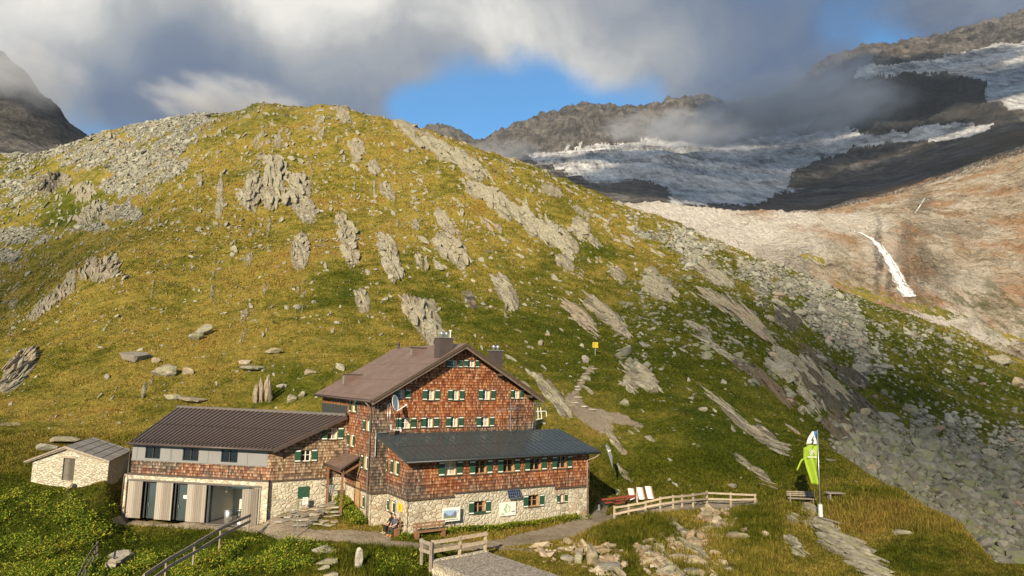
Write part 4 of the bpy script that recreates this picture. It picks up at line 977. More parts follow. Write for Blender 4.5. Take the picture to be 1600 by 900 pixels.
mb = MB(); FA.box(mb, -.04, s_step + .04, ZS - .09, ZS + .01, -.1, .06); FA.box(mb, s_step + .045, s_step2 - .04, zs_mid - .08, zs_mid + .01, -.1, .058); FA.box(mb, s_step2 - .035, L1 + .03, zsr - .08, zsr + .01, -.1, .06)
FAS.box(mb, -.06, DA, ZS - .09, ZS + .012, -.1, .058); mb.build('belt_board', M_BEAM, hut)
hAS = [window(FAS, (615.5, 620.3, 719.5, 742), .42, mull='bar', lit_reveal=.8)]
h2 = window(FAS, (609.3, 614.4, 782, 800.5), .36, d=-.07, mull='bar', lit_reveal=.5)
h3 = window(FAS, (597.2, 602.6, 716.5, 734), .40, mull='cross', framecol=M_WOODWARM, shut=('o', '-'))
wall('shingle_wall', FAS, [(0, ZS), (DA, ZS), (DA, ZAR - .25), (0, topA)], hAS + [h3], M_SHIN_MID, worn=lambda s, z: .75 * (z < -7.2) - .3 * (z > -6.6) + .6 * (s < .3))
wall('stone_wall', FAS, [(0, ZB), (DA, ZB), (DA, ZS), (0, ZS)], [h2], M_STONE, d=-.07)
FAR = Frame(C1 + L1 * uu, bb, uu)
wall('stone_wall', FAR, [(0, ZB), (6, ZB), (6, zsr), (0, zsr)], [], M_STONE, d=-.04)
wall('shingle_wall', FAR, [(0, zsr), (6, zsr), (6, ZAR - .9), (DA, ZAR - .22), (0, topA)], [], M_SHIN_MID)
FAB = Frame(C1 + 6 * bb, uu, bb); wall('stone_wall', FAB, [(12, ZB), (L1, ZB), (L1, ZAR - .9), (12, ZAR - .9)], [], M_STONE)
mb = MB(); a_ = AT(0.02, .0, ZS); mb.box(AT(.1, .1, topA - .06), uu * (L1 - .2), bb * (DA - .2), ZZ * .02); mb.build('ceiling', M_BLACK, hut)

# ---- garage and kitchen wing --------------------------------------------------
ZG0 = -11.6; ZGS = zJ
rl = ray(201, 692); rrr = ray(420.5, 700)
fe2 = Frame(A + nAB * .45, dAB, nAB); g0, gz0 = fe2.at(201, 692); g1, gz1 = fe2.at(421, 700.5); GE = (gz0 + gz1) / 2
# ridge: where the roof meets the main block's side
sR, zR = FGG.at(540, 648.5); RJ = FGG.p(sR, zR)
rb_ = ray(278, 636); k_ = zR / rb_[2]; RL = rb_ * k_
E0_ = fe2.p(g0, GE); E1_ = fe2.p(g1 + .25, GE)
E1_ = E1_ + nBJ * .25
RJ2 = RJ + nBJ * .35; mb = MB(); NR = 36; thk = ZZ * .14
lo_p = lambda f: E0_ + (E1_ - E0_) * f
hi_p = lambda f: RL + (RJ2 - RL) * f
for i in range(NR):
    a_, b_, c_, d_ = lo_p(i / NR), lo_p((i + 1) / NR), hi_p((i + 1) / NR), hi_p(i / NR)
    mb.face([a_, b_, c_, d_]); mb.face([q - thk for q in (d_, c_, b_, a_)]); mb.face([a_ - thk, b_ - thk, b_, a_]); mb.face([d_, c_, c_ - thk, d_ - thk])
mb.face([lo_p(0), hi_p(0), hi_p(0) - thk, lo_p(0) - thk]); mb.face([lo_p(1) - thk, hi_p(1) - thk, hi_p(1), lo_p(1)])
mb.build('roof', M_DARKBROWN, hut)
mb = MB()
for i in range(NR): f = (i + .5) / NR; mb.bar(lo_p(f) + ZZ * .02, hi_p(f) + ZZ * .02, .05, .085)
mb.bar((lo_p(0) + hi_p(0)) / 2 + ZZ * .012, (lo_p(1) + hi_p(1)) / 2 + ZZ * .012, .09, .03)
mb.bar(lo_p(0) + (hi_p(0) - lo_p(0)) * .05 + ZZ * .03, lo_p(1) + (hi_p(1) - lo_p(1)) * .05 + ZZ * .03, .03, .09)
mb.build('roof_seam', M_SEAM, hut)
mb = MB(); mb.bar(RL + ZZ * .05, RJ + nBJ * .3 + ZZ * .05, .34, .20); mb.build('ridge_cap', M_GREYTRIM, hut)
back_off = np.array([-.35, 1, 0]) * 4.5
roof_plane('roof', [RJ + back_off - ZZ * 2.4, RL + back_off - ZZ * 2.4, RL + np.array([0, .02, 0]), RJ + np.array([0, .02, 0])], M_DARKBROWN, .14)
mb = MB(); mb.tube([E0_ - nAB * -.05 - ZZ * .08, E1_ + nAB * .05 - ZZ * .08], .08, 8); mb.build('gutter', M_DARKBROWN, hut, True)
mb = MB(); mb.tube([E0_ + nAB * .05 - ZZ * .12, FG.p(-.12, GE - .5, .12), FG.p(-.12, zJ, .12), FG.p(-.25, zJ - .2, .35), FG.p(-.28, ZG0 + .6, .38)], .05, 8); mb.build('downpipe', M_DARKBROWN, hut, True)
mb = MB(); mb.bar(E1_ - ZZ * .16 + nBJ * .03, RJ + nBJ * .40 - ZZ * .16, .06, .26); mb.build('barge_board', M_DARKBROWN, hut)
# gable wall
hg = [window(FGG, (512.4, 527, 668.8, 686.5), .44, lit_reveal=.25), window(FGG, (470.5, 485.6, 703, 721), .44)]
zgt0 = GE - .1; zgt1 = zR - .16
wall('shingle_wall', FGG, [(0, ZGS), (LBJ, ZGS), (LBJ, zgt1), (0, zgt0)], hg, M_SHIN_TAN, worn=lambda s, z: .15 * (z < -7) - .2 * sstep(-6, -4, z))
h4 = window(FGG, (465.4, 482.4, 761, 777.5), .4, d=-.05, shut=('c', 'c'), sill=False, recess=.1)
wall('stone_wall', FGG, [(0, ZG0), (LBJ, ZG0), (LBJ, ZGS), (0, ZGS)], [h4], M_STONE_PALE, d=-.05)
mb = MB(); FGG.box(mb, .02, LBJ - 1.2, ZGS - .10, ZGS + .01, -.06, .06); mb.build('belt_board', M_BEAM, hut)
# garage front, upper storey
FGW = [(227, 250.5, 698, 716.6), (285.5, 310.5, 700, 720), (345.5, 371.5, 702.3, 722.5)]
hu = []
zp1 = FG.at(300, 696)[1]; zp0 = FG.at(300, 722.5)[1]
for p in FGW: hu.append(window(FG, p, shut=('-', '-'), mull='bar', framecol=M_DARKMETAL, recess=.05, sill=False, d=.02))
wall('shingle_wall', FG, [(0, ZGS), (LAB, ZGS), (LAB, zp0), (0, zp0)], [], M_SHIN_GREY, worn=lambda s, z: .1)
wall('wall_panel', FG, [(0, zp0), (LAB - .3, zp0), (LAB - .3, GE), (0, GE)], hu, M_PANEL, thick=.1, reveal=M_DARKMETAL, d=.02)
wall('shingle_wall', FG, [(LAB - .3, zp0), (LAB, zp0), (LAB, GE), (LAB - .3, GE)], [], M_SHIN_TAN)
mb = MB()
for x_ in (213.5, 266.5, 267.5, 325, 386.5): 
    s_ = FG.at(x_, 712)[0]; FG.box(mb, s_ - .05, s_ + .05, zp0 + .02, GE - .1, .022, .05)
FG.box(mb, .0, LAB - .28, zp0 - .04, zp0 + .06, .02, .07); mb.build('panel_batten', M_PANEL, hut)
mb = MB(); FG.box(mb, -.05, LAB + .05, ZGS - .08, ZGS + .05, -.02, .34); mb.build('ledge', M_DARKBROWN, hut)
# garage front, ground floor, 0.3 m proud
DG = .30
def gs(x_, y_): return FG.at(x_, y_, DG)[0]
zl_ = FG.at(300, 754.5, DG)[1]
sO0, sO1 = gs(196.5, 780), gs(407, 790)
wall('stone_wall', FG, [(gs(191.5, 780), ZG0), (LAB + .08, ZG0), (LAB + .08, ZGS - .03), (gs(193.5, 750), ZGS - .03)], [(sO0, sO1, ZG0 - .5, zl_)], M_STONE, d=DG, thick=.35, reveal=M_STONE)
mb = MB(); FG.box(mb, sO0, sO1, zl_ - .08, zl_ + .06, DG - .1, DG + .05); mb.build('lintel', M_GREYTRIM, hut)
zf = -11.38
def leaf(name, x0, x1, mt_, d=DG, yy=790):
    s0, s1 = gs(x0, yy), gs(x1, yy); mb = MB(); FG.box(mb, s0, s1, zf, zl_ - .1, d - .08, d - .02); return mb.build(name, mt_, hut), s0, s1
leaf('sliding_panel', 198, 220.5, M_BOARDS, DG + .06); leaf('sliding_panel', 242.5, 268.5, M_BOARDS, DG + .07); leaf('sliding_panel', 291.5, 321.5, M_BOARDS, DG + .08)
for x0, x1 in ((222.5, 242), (269.5, 291)):
    s0, s1 = gs(x0, 785), gs(x1, 785); mb = MB()
    for a, b in ((s0, s0 + .1), (s0 + .28, s0 + .34), (s1 - .07, s1)): FG.box(mb, a, b, zf + .02, zl_ - .1, DG - .30, DG - .18)
    FG.box(mb, s0 + .1, s1 - .07, zl_ - .2, zl_ - .1, DG - .30, DG - .185); FG.box(mb, s0 + .34, s1 - .07, zf, zf + .1, DG - .30, DG - .185)
    dd = mb.build('glazed_door', M_DARKMETAL, hut); mb = MB(); FG.box(mb, s0 + .3, s1 - .05, zf + .05, zl_ - .15, DG - .26, DG - .24); mb.build('door_glass', M_DOORGLASS, dd)
    mb = MB(); FG.box(mb, s0 + .42, s0 + .46, zf + .95, zf + 1.15, DG - .18, DG - .13); mb.build('handle', M_STEEL, dd)
    if x0 > 250:
        mb = MB(); a = gs(284, 770); FG.box(mb, a, a + .32, zf + 1.62, zf + 1.87, DG - .24, DG - .232); mb.build('notice', M_WHITE, dd)
# open kitchen bay
sK0, sK1 = gs(323.5, 790), gs(381, 790)
mb = MB()
FG.box(mb, sK0 - .05, sK0, zf, zl_, -3.2, DG - .2, 0); FG.box(mb, sO1 - .1, sO1, zf, zl_, -3.2, DG - .3, 0); FG.box(mb, sK0, sO1 - .1, zf, zl_, -3.25, -3.2, 0); FG.box(mb, sK0, sO1 - .1, zl_ - .06, zl_, -3.2, DG - .3, 0)
FG.box(mb, sK0, sO1 - .1, zf - .08, zf, -3.2, DG + .2, 1); mb.build('kitchen_bay', [M_INNER, M_GREYTRIM], hut)
mb = MB(); FG.box(mb, sK0 - .02, sK0 + .16, zf + .02, zl_ - .1, DG - .35, DG - .05); mb.build('door_frame', M_DARKMETAL, hut)
mb = MB(); FG.box(mb, sO0 + .1, sK0 - .1, zf, zl_, -.45, -.4); mb.build('inner_partition', M_BLACK, hut)
# extractor hood and pipes under the kitchen ceiling
mb = MB(); s_ = sK0 + .9
FG.box(mb, s_, s_ + 1.6, zl_ - .5, zl_ - .3, -2.2, -1.2); mb.tube([FG.p(s_ - .6, zl_ - .45, -1.5), FG.p(s_ + 2.4, zl_ - .35, -1.5)], .09, 8); mb.tube([FG.p(s_ - .3, zl_ - .8, -1.2), FG.p(s_ - .3, zl_ - .1, -1.2)], .12, 8)
mb.build('extractor_hood', M_STEEL, hut)
mb = MB(); FG.box(mb, sK1 - .9, sK1 + .4, zf + .0, zf + 1.9, -2.9, -2.3); mb.build('kitchen_cabinet', M_DARKMETAL, hut)
# door leaf folded outwards at the right of the bay
mb = MB(); h0 = FG.p(gs(402.5, 790), zf, DG + .03); dirl = FG.n * .75 - FG.u * .98; dirl /= np.linalg.norm(dirl)
mb.box(h0, dirl * 1.12, np.cross(ZZ, dirl) * .07, ZZ * (zl_ - zf - .12)); mb.build('sliding_panel', M_BOARDS, hut)
mb = MB(); FG.box(mb, gs(396, 790) , gs(406, 790), zf, zl_ - .1, DG - .06, DG); mb.build('sliding_panel', M_BOARDS, hut)
# left end wall of the wing
dL = (RL - E0_); dL[2] = 0; dL /= np.linalg.norm(dL); nL = np.array([-dL[1], dL[0], 0]); nL = nL if nL[0] < 0 else -nL
FL = Frame(A, dL, nL); ll = 6.6
wall('shingle_wall', FL, [(0, ZGS), (ll, ZGS), (ll, zR - .4), (0, GE)], [], M_SHIN_GREY)
wall('stone_wall', FL, [(-.35, ZG0), (ll, ZG0), (ll, ZGS), (-.35, ZGS)], [], M_STONE, d=.05)

# ---- porch in the corner ------------------------------------------------------
s1_, z1_ = FMS.at(563, 712.5); s2_, z2_ = FMS.at(536.5, 705.5); zpu = (z1_ + z2_) / 2
PW = 1.75; fp = Frame(M0 - uu * PW, bb, -uu); a_, z3 = fp.at(532.7, 732); b_, z4 = fp.at(507.8, 723.8); zpl = (z3 + z4) / 2
porch_roof, npn = roof_plane('porch_roof', [FMS.p(b_, zpl, PW), FMS.p(a_, zpl, PW), FMS.p(s1_, zpu, .03), FMS.p(s2_, zpu, .03)], M_BROWNROOF, .12, .3, .012, .02, trim=M_BEAM)
mb = MB(); mb.tube([FMS.p(a_ - .1, zpl - .1, PW + .05), FMS.p(b_ + .1, zpl - .1, PW + .05)], .06, 8); mb.tube([FMS.p(a_ + .1, zpl - .12, PW + .02), FMS.p(a_ - .0, zpl - .6, PW - .9)], .04, 8); mb.build('gutter', M_DARKBROWN, hut, True)
mb = MB()
zgp = float(gz(*FMS.p(a_, 0, PW)[:2]))
for ss_, dd_ in ((a_ + .15, PW - .3), (b_ - .25, PW - .3)): mb = MB(); mb.box(FMS.p(ss_, -11.0, dd_), FMS.u * .14, FMS.n * .14, ZZ * (zpl - .15 + 11.0)); mb.build('porch_post', M_WOODRED, hut)
mb = MB(); mb.bar(FMS.p(a_ + .1, zpl - .28, PW - .22), FMS.p(b_ - .1, zpl - .28, PW - .22), .12, .14); mb.bar(FMS.p(a_ + .19, zpl - .4, PW - .3), FMS.p(a_ + .19, zpu - .4, .1), .1, .12); mb.build('porch_beam', M_WOODRED, hut)
mb = MB(); FMS.box(mb, a_ + .5, a_ + 1.5, -10.2, -8.1, .02, .08); pd = mb.build('entrance_door', M_WOODWARM, hut)
# stone steps up to the door
mb = MB()
for i in range(4): FMS.box(mb, a_ + .2 + .03 * i, b_ + .1, -11.4, -10.95 + .19 * i, .05, 2.6 - .42 * i)
mb.build('entrance_steps', M_STONE, hut)
# ------------------------------------------------------------------ things around the hut
def colour(name, c, r=.7, v=.12, sc=6): return varied(name, c, r, v, sc)
M_YELLOW = colour('signal_yellow', (.75, .52, .03)); M_LIME = colour('lime_flag_cloth', (.33, .48, .035), .8, .06, 2)
M_REDWOOD = colour('red_painted_wood', (.36, .075, .035)); M_BLUE = colour('blue_cloth', (.05, .18, .48)); M_GREYCLOTH = colour('grey_flag_cloth', (.17, .18, .19), .8, .08)
M_INK = colour('dark_print', (.06, .06, .07)); M_PALEGREEN = colour('map_green', (.36, .50, .26)); M_PALEBLUE = colour('print_sky', (.30, .45, .66)); M_MTNP = colour('print_mountain', (.16, .18, .26)); M_MEADOW = colour('print_meadow', (.20, .25, .08))
M_SOLAR = varied('solar_cells', (.012, .018, .05), .15, .1, 3, spec=.9)
def onfr(fr, mb, x0, x1, y0, y1, d0, d1, m=0):
    s0, z1 = fr.at(x0, y0, d1); s1, z0 = fr.at(x1, y1, d1); fr.box(mb, min(s0, s1), max(s0, s1), z0, z1, d0, d1, m); return s0, s1, z0, z1
def thing(name, loc, label, cat, group=None): return empty(name, tuple(float(q) for q in loc), label, cat, group)

# photo board on a post
P = FA.p(*FA.at(706, 838, .35), .35)
tb = thing('info_board', P, 'white panel with a mountain photograph on a thin post by the bench', 'info board')
s0, z1 = FA.at(691.5, 794, .35); s1, z0 = FA.at(718.5, 813, .35)
mb = MB(); FA.box(mb, s0, s1, z0, z1, .32, .36); mb.build('board', M_WHITE, tb)
mb = MB(); w = s1 - s0; h = z1 - z0
q = lambda a, b, c, d, k, m: FA.box(mb, s0 + w * a, s0 + w * b, z0 + h * c, z0 + h * d, .362, .364 + k, m)
q(.06, .80, .22, .80, 0, 0); q(.06, .80, .22, .34, .002, 2)
mb.face([FA.p(s0 + w * a, z0 + h * b, .369) for a, b in ((.06, .34), (.80, .34), (.80, .62), (.70, .72), (.58, .50), (.46, .40), (.30, .46), (.14, .66), (.06, .60))], None, 1)
mb.build('picture', [M_PALEBLUE, M_MTNP, M_MEADOW], tb)
mb = MB()
for i in range(9): FA.box(mb, s0 + w * (.08 + .095 * i), s0 + w * (.15 + .095 * i), z0 + h * .09, z0 + h * .15, .362, .366)
for i in range(3): FA.box(mb, s0 + w * .83, s0 + w * (.96 - .03 * i), z0 + h * (.7 - .08 * i), z0 + h * (.73 - .08 * i), .362, .366)
mb.build('print_lines', M_INK, tb)
mb = MB(); g0_ = float(gz(*P[:2])); sm = FA.at(706, 830, .35)[0]; FA.box(mb, sm - .025, sm + .025, g0_ - .2, z0 + .3, .27, .318); mb.build('post', M_GREYTRIM, tb)
# map board
s0, z1 = FA.at(781.5, 786, .06); s1, z0 = FA.at(806, 804.5, .06); w = s1 - s0; h = z1 - z0
tb = thing('map_board', FA.p((s0 + s1) / 2, z0, .0), 'white board with a green hiking map below the solar panel', 'map board')
mb = MB(); FA.box(mb, s0, s1, z0, z1, -.03, .04); mb.build('board', M_WHITE, tb)
mb = MB()
def blobf(cx, cz, rx, rz, m, d, k=12):
    pts = [FA.p(s0 + w * (cx + rx * math.cos(2 * math.pi * i / k) * (1 + .25 * math.sin(i * 2.3))), z0 + h * (cz + rz * math.sin(2 * math.pi * i / k) * (1 + .2 * math.cos(i * 1.7))), d) for i in range(k)]; mb.face(pts, None, m)
blobf(.46, .52, .20, .34, 0, .043); blobf(.50, .5, .09, .24, 1, .046); blobf(.2, .14, .12, .08, 0, .044)
for i in range(3): FA.box(mb, s0 + w * (.74 + .07 * i), s0 + w * (.79 + .07 * i), z0 + h * .24, z0 + h * .33, .042, .046, 2)
mb.build('map', [M_PALEGREEN, M_WHITE, M_INK], tb)
# solar panel
s0, z1 = FA.at(792.5, 766, .12); s1, z0 = FA.at(814.5, 777.5, .3)
tb = thing('solar_panel', FA.p((s0 + s1) / 2, z0, 0), 'small dark blue solar panel tilted on the stone wall', 'solar panel')
mb = MB(); a, b = FA.p(s0, z0, .34), FA.p(s0, z1, .10); ax = FA.u * (s1 - s0); up = b - a; nn_ = np.cross(ax, up); nn_ /= np.linalg.norm(nn_); nn_ = nn_ if nn_ @ FA.n > 0 else -nn_
mb.box(a - nn_ * .03, ax, up, nn_ * .03); mb.build('frame', M_STEEL, tb)
mb = MB()
for i in range(6):
    for j in range(3): mb.box(a + ax * (.02 + .162 * i) + up * (.04 + .32 * j) + nn_ * .001, ax * .15, up * .29, nn_ * .006)
mb.build('cells', M_SOLAR, tb)
mb = MB(); FA.box(mb, s0 + .2, s0 + .24, z0, z1 - .05, -.05, .10); FA.box(mb, s1 - .24, s1 - .2, z0, z1 - .05, -.05, .10); mb.build('bracket', M_STEEL, tb)
# yellow sign on the side wall near the corner
s0, z1 = FAS.at(621.2, 785.5, .05); s1, z0 = FAS.at(626.8, 800, .05); s0, s1 = sorted((s0, s1))
tb = thing('yellow_sign', FAS.p((s0 + s1) / 2, z0, 0), 'upright yellow sign with dark marks on the stone corner', 'sign')
mb = MB(); FAS.box(mb, s0, s1, z0, z1, -.04, .03); mb.build('plate', M_YELLOW, tb)
mb = MB()
for i in range(4): FAS.box(mb, s0 + (s1 - s0) * .25, s0 + (s1 - s0) * .72, z0 + (z1 - z0) * (.14 + .2 * i), z0 + (z1 - z0) * (.25 + .2 * i), .031, .036)
mb.build('lettering', colour('brown_print', (.25, .14, .02)), tb)

# satellite dish on a tall bracket frame at the corner of the main block
fd = 1.0
def FMp(px_, py_, d=fd): s, z = FM.at(px_, py_, d); return FM.p(s, z, d)
tb = thing('satellite_dish', FMp(609, 672), 'white satellite dish high on a pole before the grey shingle corner', 'satellite dish')
mb = MB(); mb.tube([FMp(608.5, 674), FMp(610.0, 630)], .035, 8); mb.tube([FMp(604.5, 675), FMp(606.5, 632)], .025, 6); mb.build('mast', M_STEEL, tb, True)
cD = FMp(614.5, 631, fd + .1); ax = (FM.u * .62 + FM.n * .72 + ZZ * .22); ax /= np.linalg.norm(ax); e1 = np.cross(ax, ZZ); e1 /= np.linalg.norm(e1); e2 = np.cross(e1, ax)
mb = MB(); R_ = .62
for i in range(5):
    for j in range(20):
        def dp(a, b): r = R_ * a / 5; th = 2 * math.pi * b / 20; return cD + (e1 * math.cos(th) * .9 + e2 * math.sin(th)) * r + ax * (.22 * (a / 5) ** 2)
        if i == 0: mb.face([dp(0, 0), dp(1, j), dp(1, j + 1)])
        else: mb.face([dp(i, j), dp(i + 1, j), dp(i + 1, j + 1), dp(i, j + 1)])
do = mb.build('dish', M_WHITE, tb, True); sm_ = do.modifiers.new('solid', 'SOLIDIFY'); sm_.thickness = .02
mb = MB(); mb.tube([cD - e2 * .58 + ax * .2, cD - e2 * .30 + ax * .98], .03, 6); mb.tube([cD - e2 * .31 + ax * .92, cD - e2 * .27 + ax * 1.08], .06, 8); mb.build('feed_arm', M_WHITE, tb)
tb = thing('radio_antenna', FMp(610, 671, .7), 'white angled antenna arms under the satellite dish', 'antenna')
mb = MB(); mb.tube([FMp(610.5, 671.5, .7), FMp(627, 672, .7)], .04, 6); mb.tube([FMp(610.5, 671.5, .7), FMp(613, 661, .7)], .035, 6); mb.tube([FMp(626, 670, .7), FMp(626.3, 674, .7)], .06, 6); mb.tube([FMp(609.5, 663, .7), FMp(609.5, 668, .7)], .07, 8); mb.build('arm', M_WHITE, tb)
mb = MB(); mb.tube([FMp(604.5, 675.5, .1), FMp(587.5, 677, .1), FMp(586, 713, .1)], .045, 6); mb.build('mast', M_STEEL, tb)
# tv aerial standing on the annex roof
fA2 = 1.2
tb = thing('tv_aerial', FMp(797.5, 673, fA2), 'thin television aerial pole in front of the upper wall', 'aerial')
mb = MB(); mb.tube([FMp(797.3, 674, fA2), FMp(798.2, 629.5, fA2)], .03, 6); mb.build('mast', M_STEEL, tb)
mb = MB(); mb.tube([FMp(775.5, 642, fA2), FMp(810, 637, fA2)], .022, 6)
a, b = FMp(778, 641.6, fA2), FMp(808, 637.3, fA2)
for i in range(9):
    c = a + (b - a) * i / 8; mb.tube([c - FM.n * .28 , c + FM.n * .28], .009, 4)
mb.tube([FMp(775.5, 640, fA2), FMp(774.3, 650, fA2)], .022, 5); mb.build('boom', M_STEEL, tb)
# white ladder like frame beside the right end wall
fr_ = Frame(M0 + (LM + .15) * uu, uu, -bb)
tb = thing('metal_frame', fr_.p(*fr_.at(842, 660, -.6), -.6), 'white metal frame standing beside the right end wall', 'metal frame')
mb = MB(); Q = lambda x, y, d=-.6: fr_.p(*fr_.at(x, y, d), d)
for a, b in (((835.5, 630), (836, 656)), ((844, 630), (846.5, 654)), ((836, 630.5), (844.2, 630)), ((836, 656), (847, 654)), ((840, 630), (841, 655)), ((853, 634), (854, 651)), ((845, 642.5), (853.5, 642.5)), ((836, 643), (845, 642.5))): mb.tube([Q(*a), Q(*b)], .04, 6)
mb.tube([Q(836, 656), Q(836, 657) - ZZ * 2.6], .035, 5); mb.build('frame', M_WHITE, tb)

# ---- benches ----------------------------------------------------------------
def bench(fr, s0, s1, zg, d0, name, label, mats, back=True, block=True, depth=.45):
    t = thing(name, fr.p((s0 + s1) / 2, zg, d0 + depth / 2), label, 'bench'); L = s1 - s0
    mb = MB()
    for k in (range(2) if block else range(3)):
        w_ = depth / (2 if block else 3); fr.box(mb, s0, s1, zg + .42, zg + .48, d0 + w_ * k + .01, d0 + w_ * (k + 1) - .01)
    mb.build('seat', mats[0], t)
    for k in (0, 1):
        a = s0 + (.05 if k == 0 else L - .29); mb = MB()
        if block: fr.box(mb, a, a + .24, zg - .15, zg + .42, d0 + .04, d0 + depth - .04)
        else: fr.box(mb, a + .06, a + .14, zg - .15, zg + .42, d0 + depth - .1, d0 + depth - .03); fr.box(mb, a + .06, a + .14, zg - .15, zg + .42, d0 + .03, d0 + .1); fr.box(mb, a + .07, a + .13, zg + .36, zg + .42, d0 + .1, d0 + depth - .1)
        mb.build('leg', mats[1], t)
    if back:
        mb = MB(); bk = d0 - .02
        for q in ((.66, .78), (.88, 1.0)) if block else ((.60, .69), (.75, .84), (.90, .99)): fr.box(mb, s0 - .03, s1 + .03, zg + q[0], zg + q[1], bk - .02, bk + .025)
        mb.build('backrest', mats[0], t)
        for k in (0, 1):
            mb = MB(); a = s0 + (.25 if k == 0 else L - .33); fr.box(mb, a, a + .08, zg - .1, zg + .96, bk - .07, bk - .022); mb.build('back_post', mats[1], t)
    return t
M_BWOOD = varied('bench_brown_timber', (.25, .14, .075), .8, .3, 5, bump=.3)
s0 = FA.at(649, 836, .8)[0]; s1 = FA.at(697, 830, .8)[0]
bz = float(gz(*FA.p((s0 + s1) / 2, 0, .6)[:2])); bench(FA, s0, s1, bz, .42, 'garden_bench', 'empty brown wooden bench with backrest below the photograph board', [M_BWOOD, M_WOODRED])
bzs = float(gz(*FAS.p(1.2, 0, .5)[:2])); bench(FAS, .35, 2.25, bzs, .22, 'garden_bench', 'wooden bench at the stone corner where two people sit', [M_BWOOD, M_WOODRED])

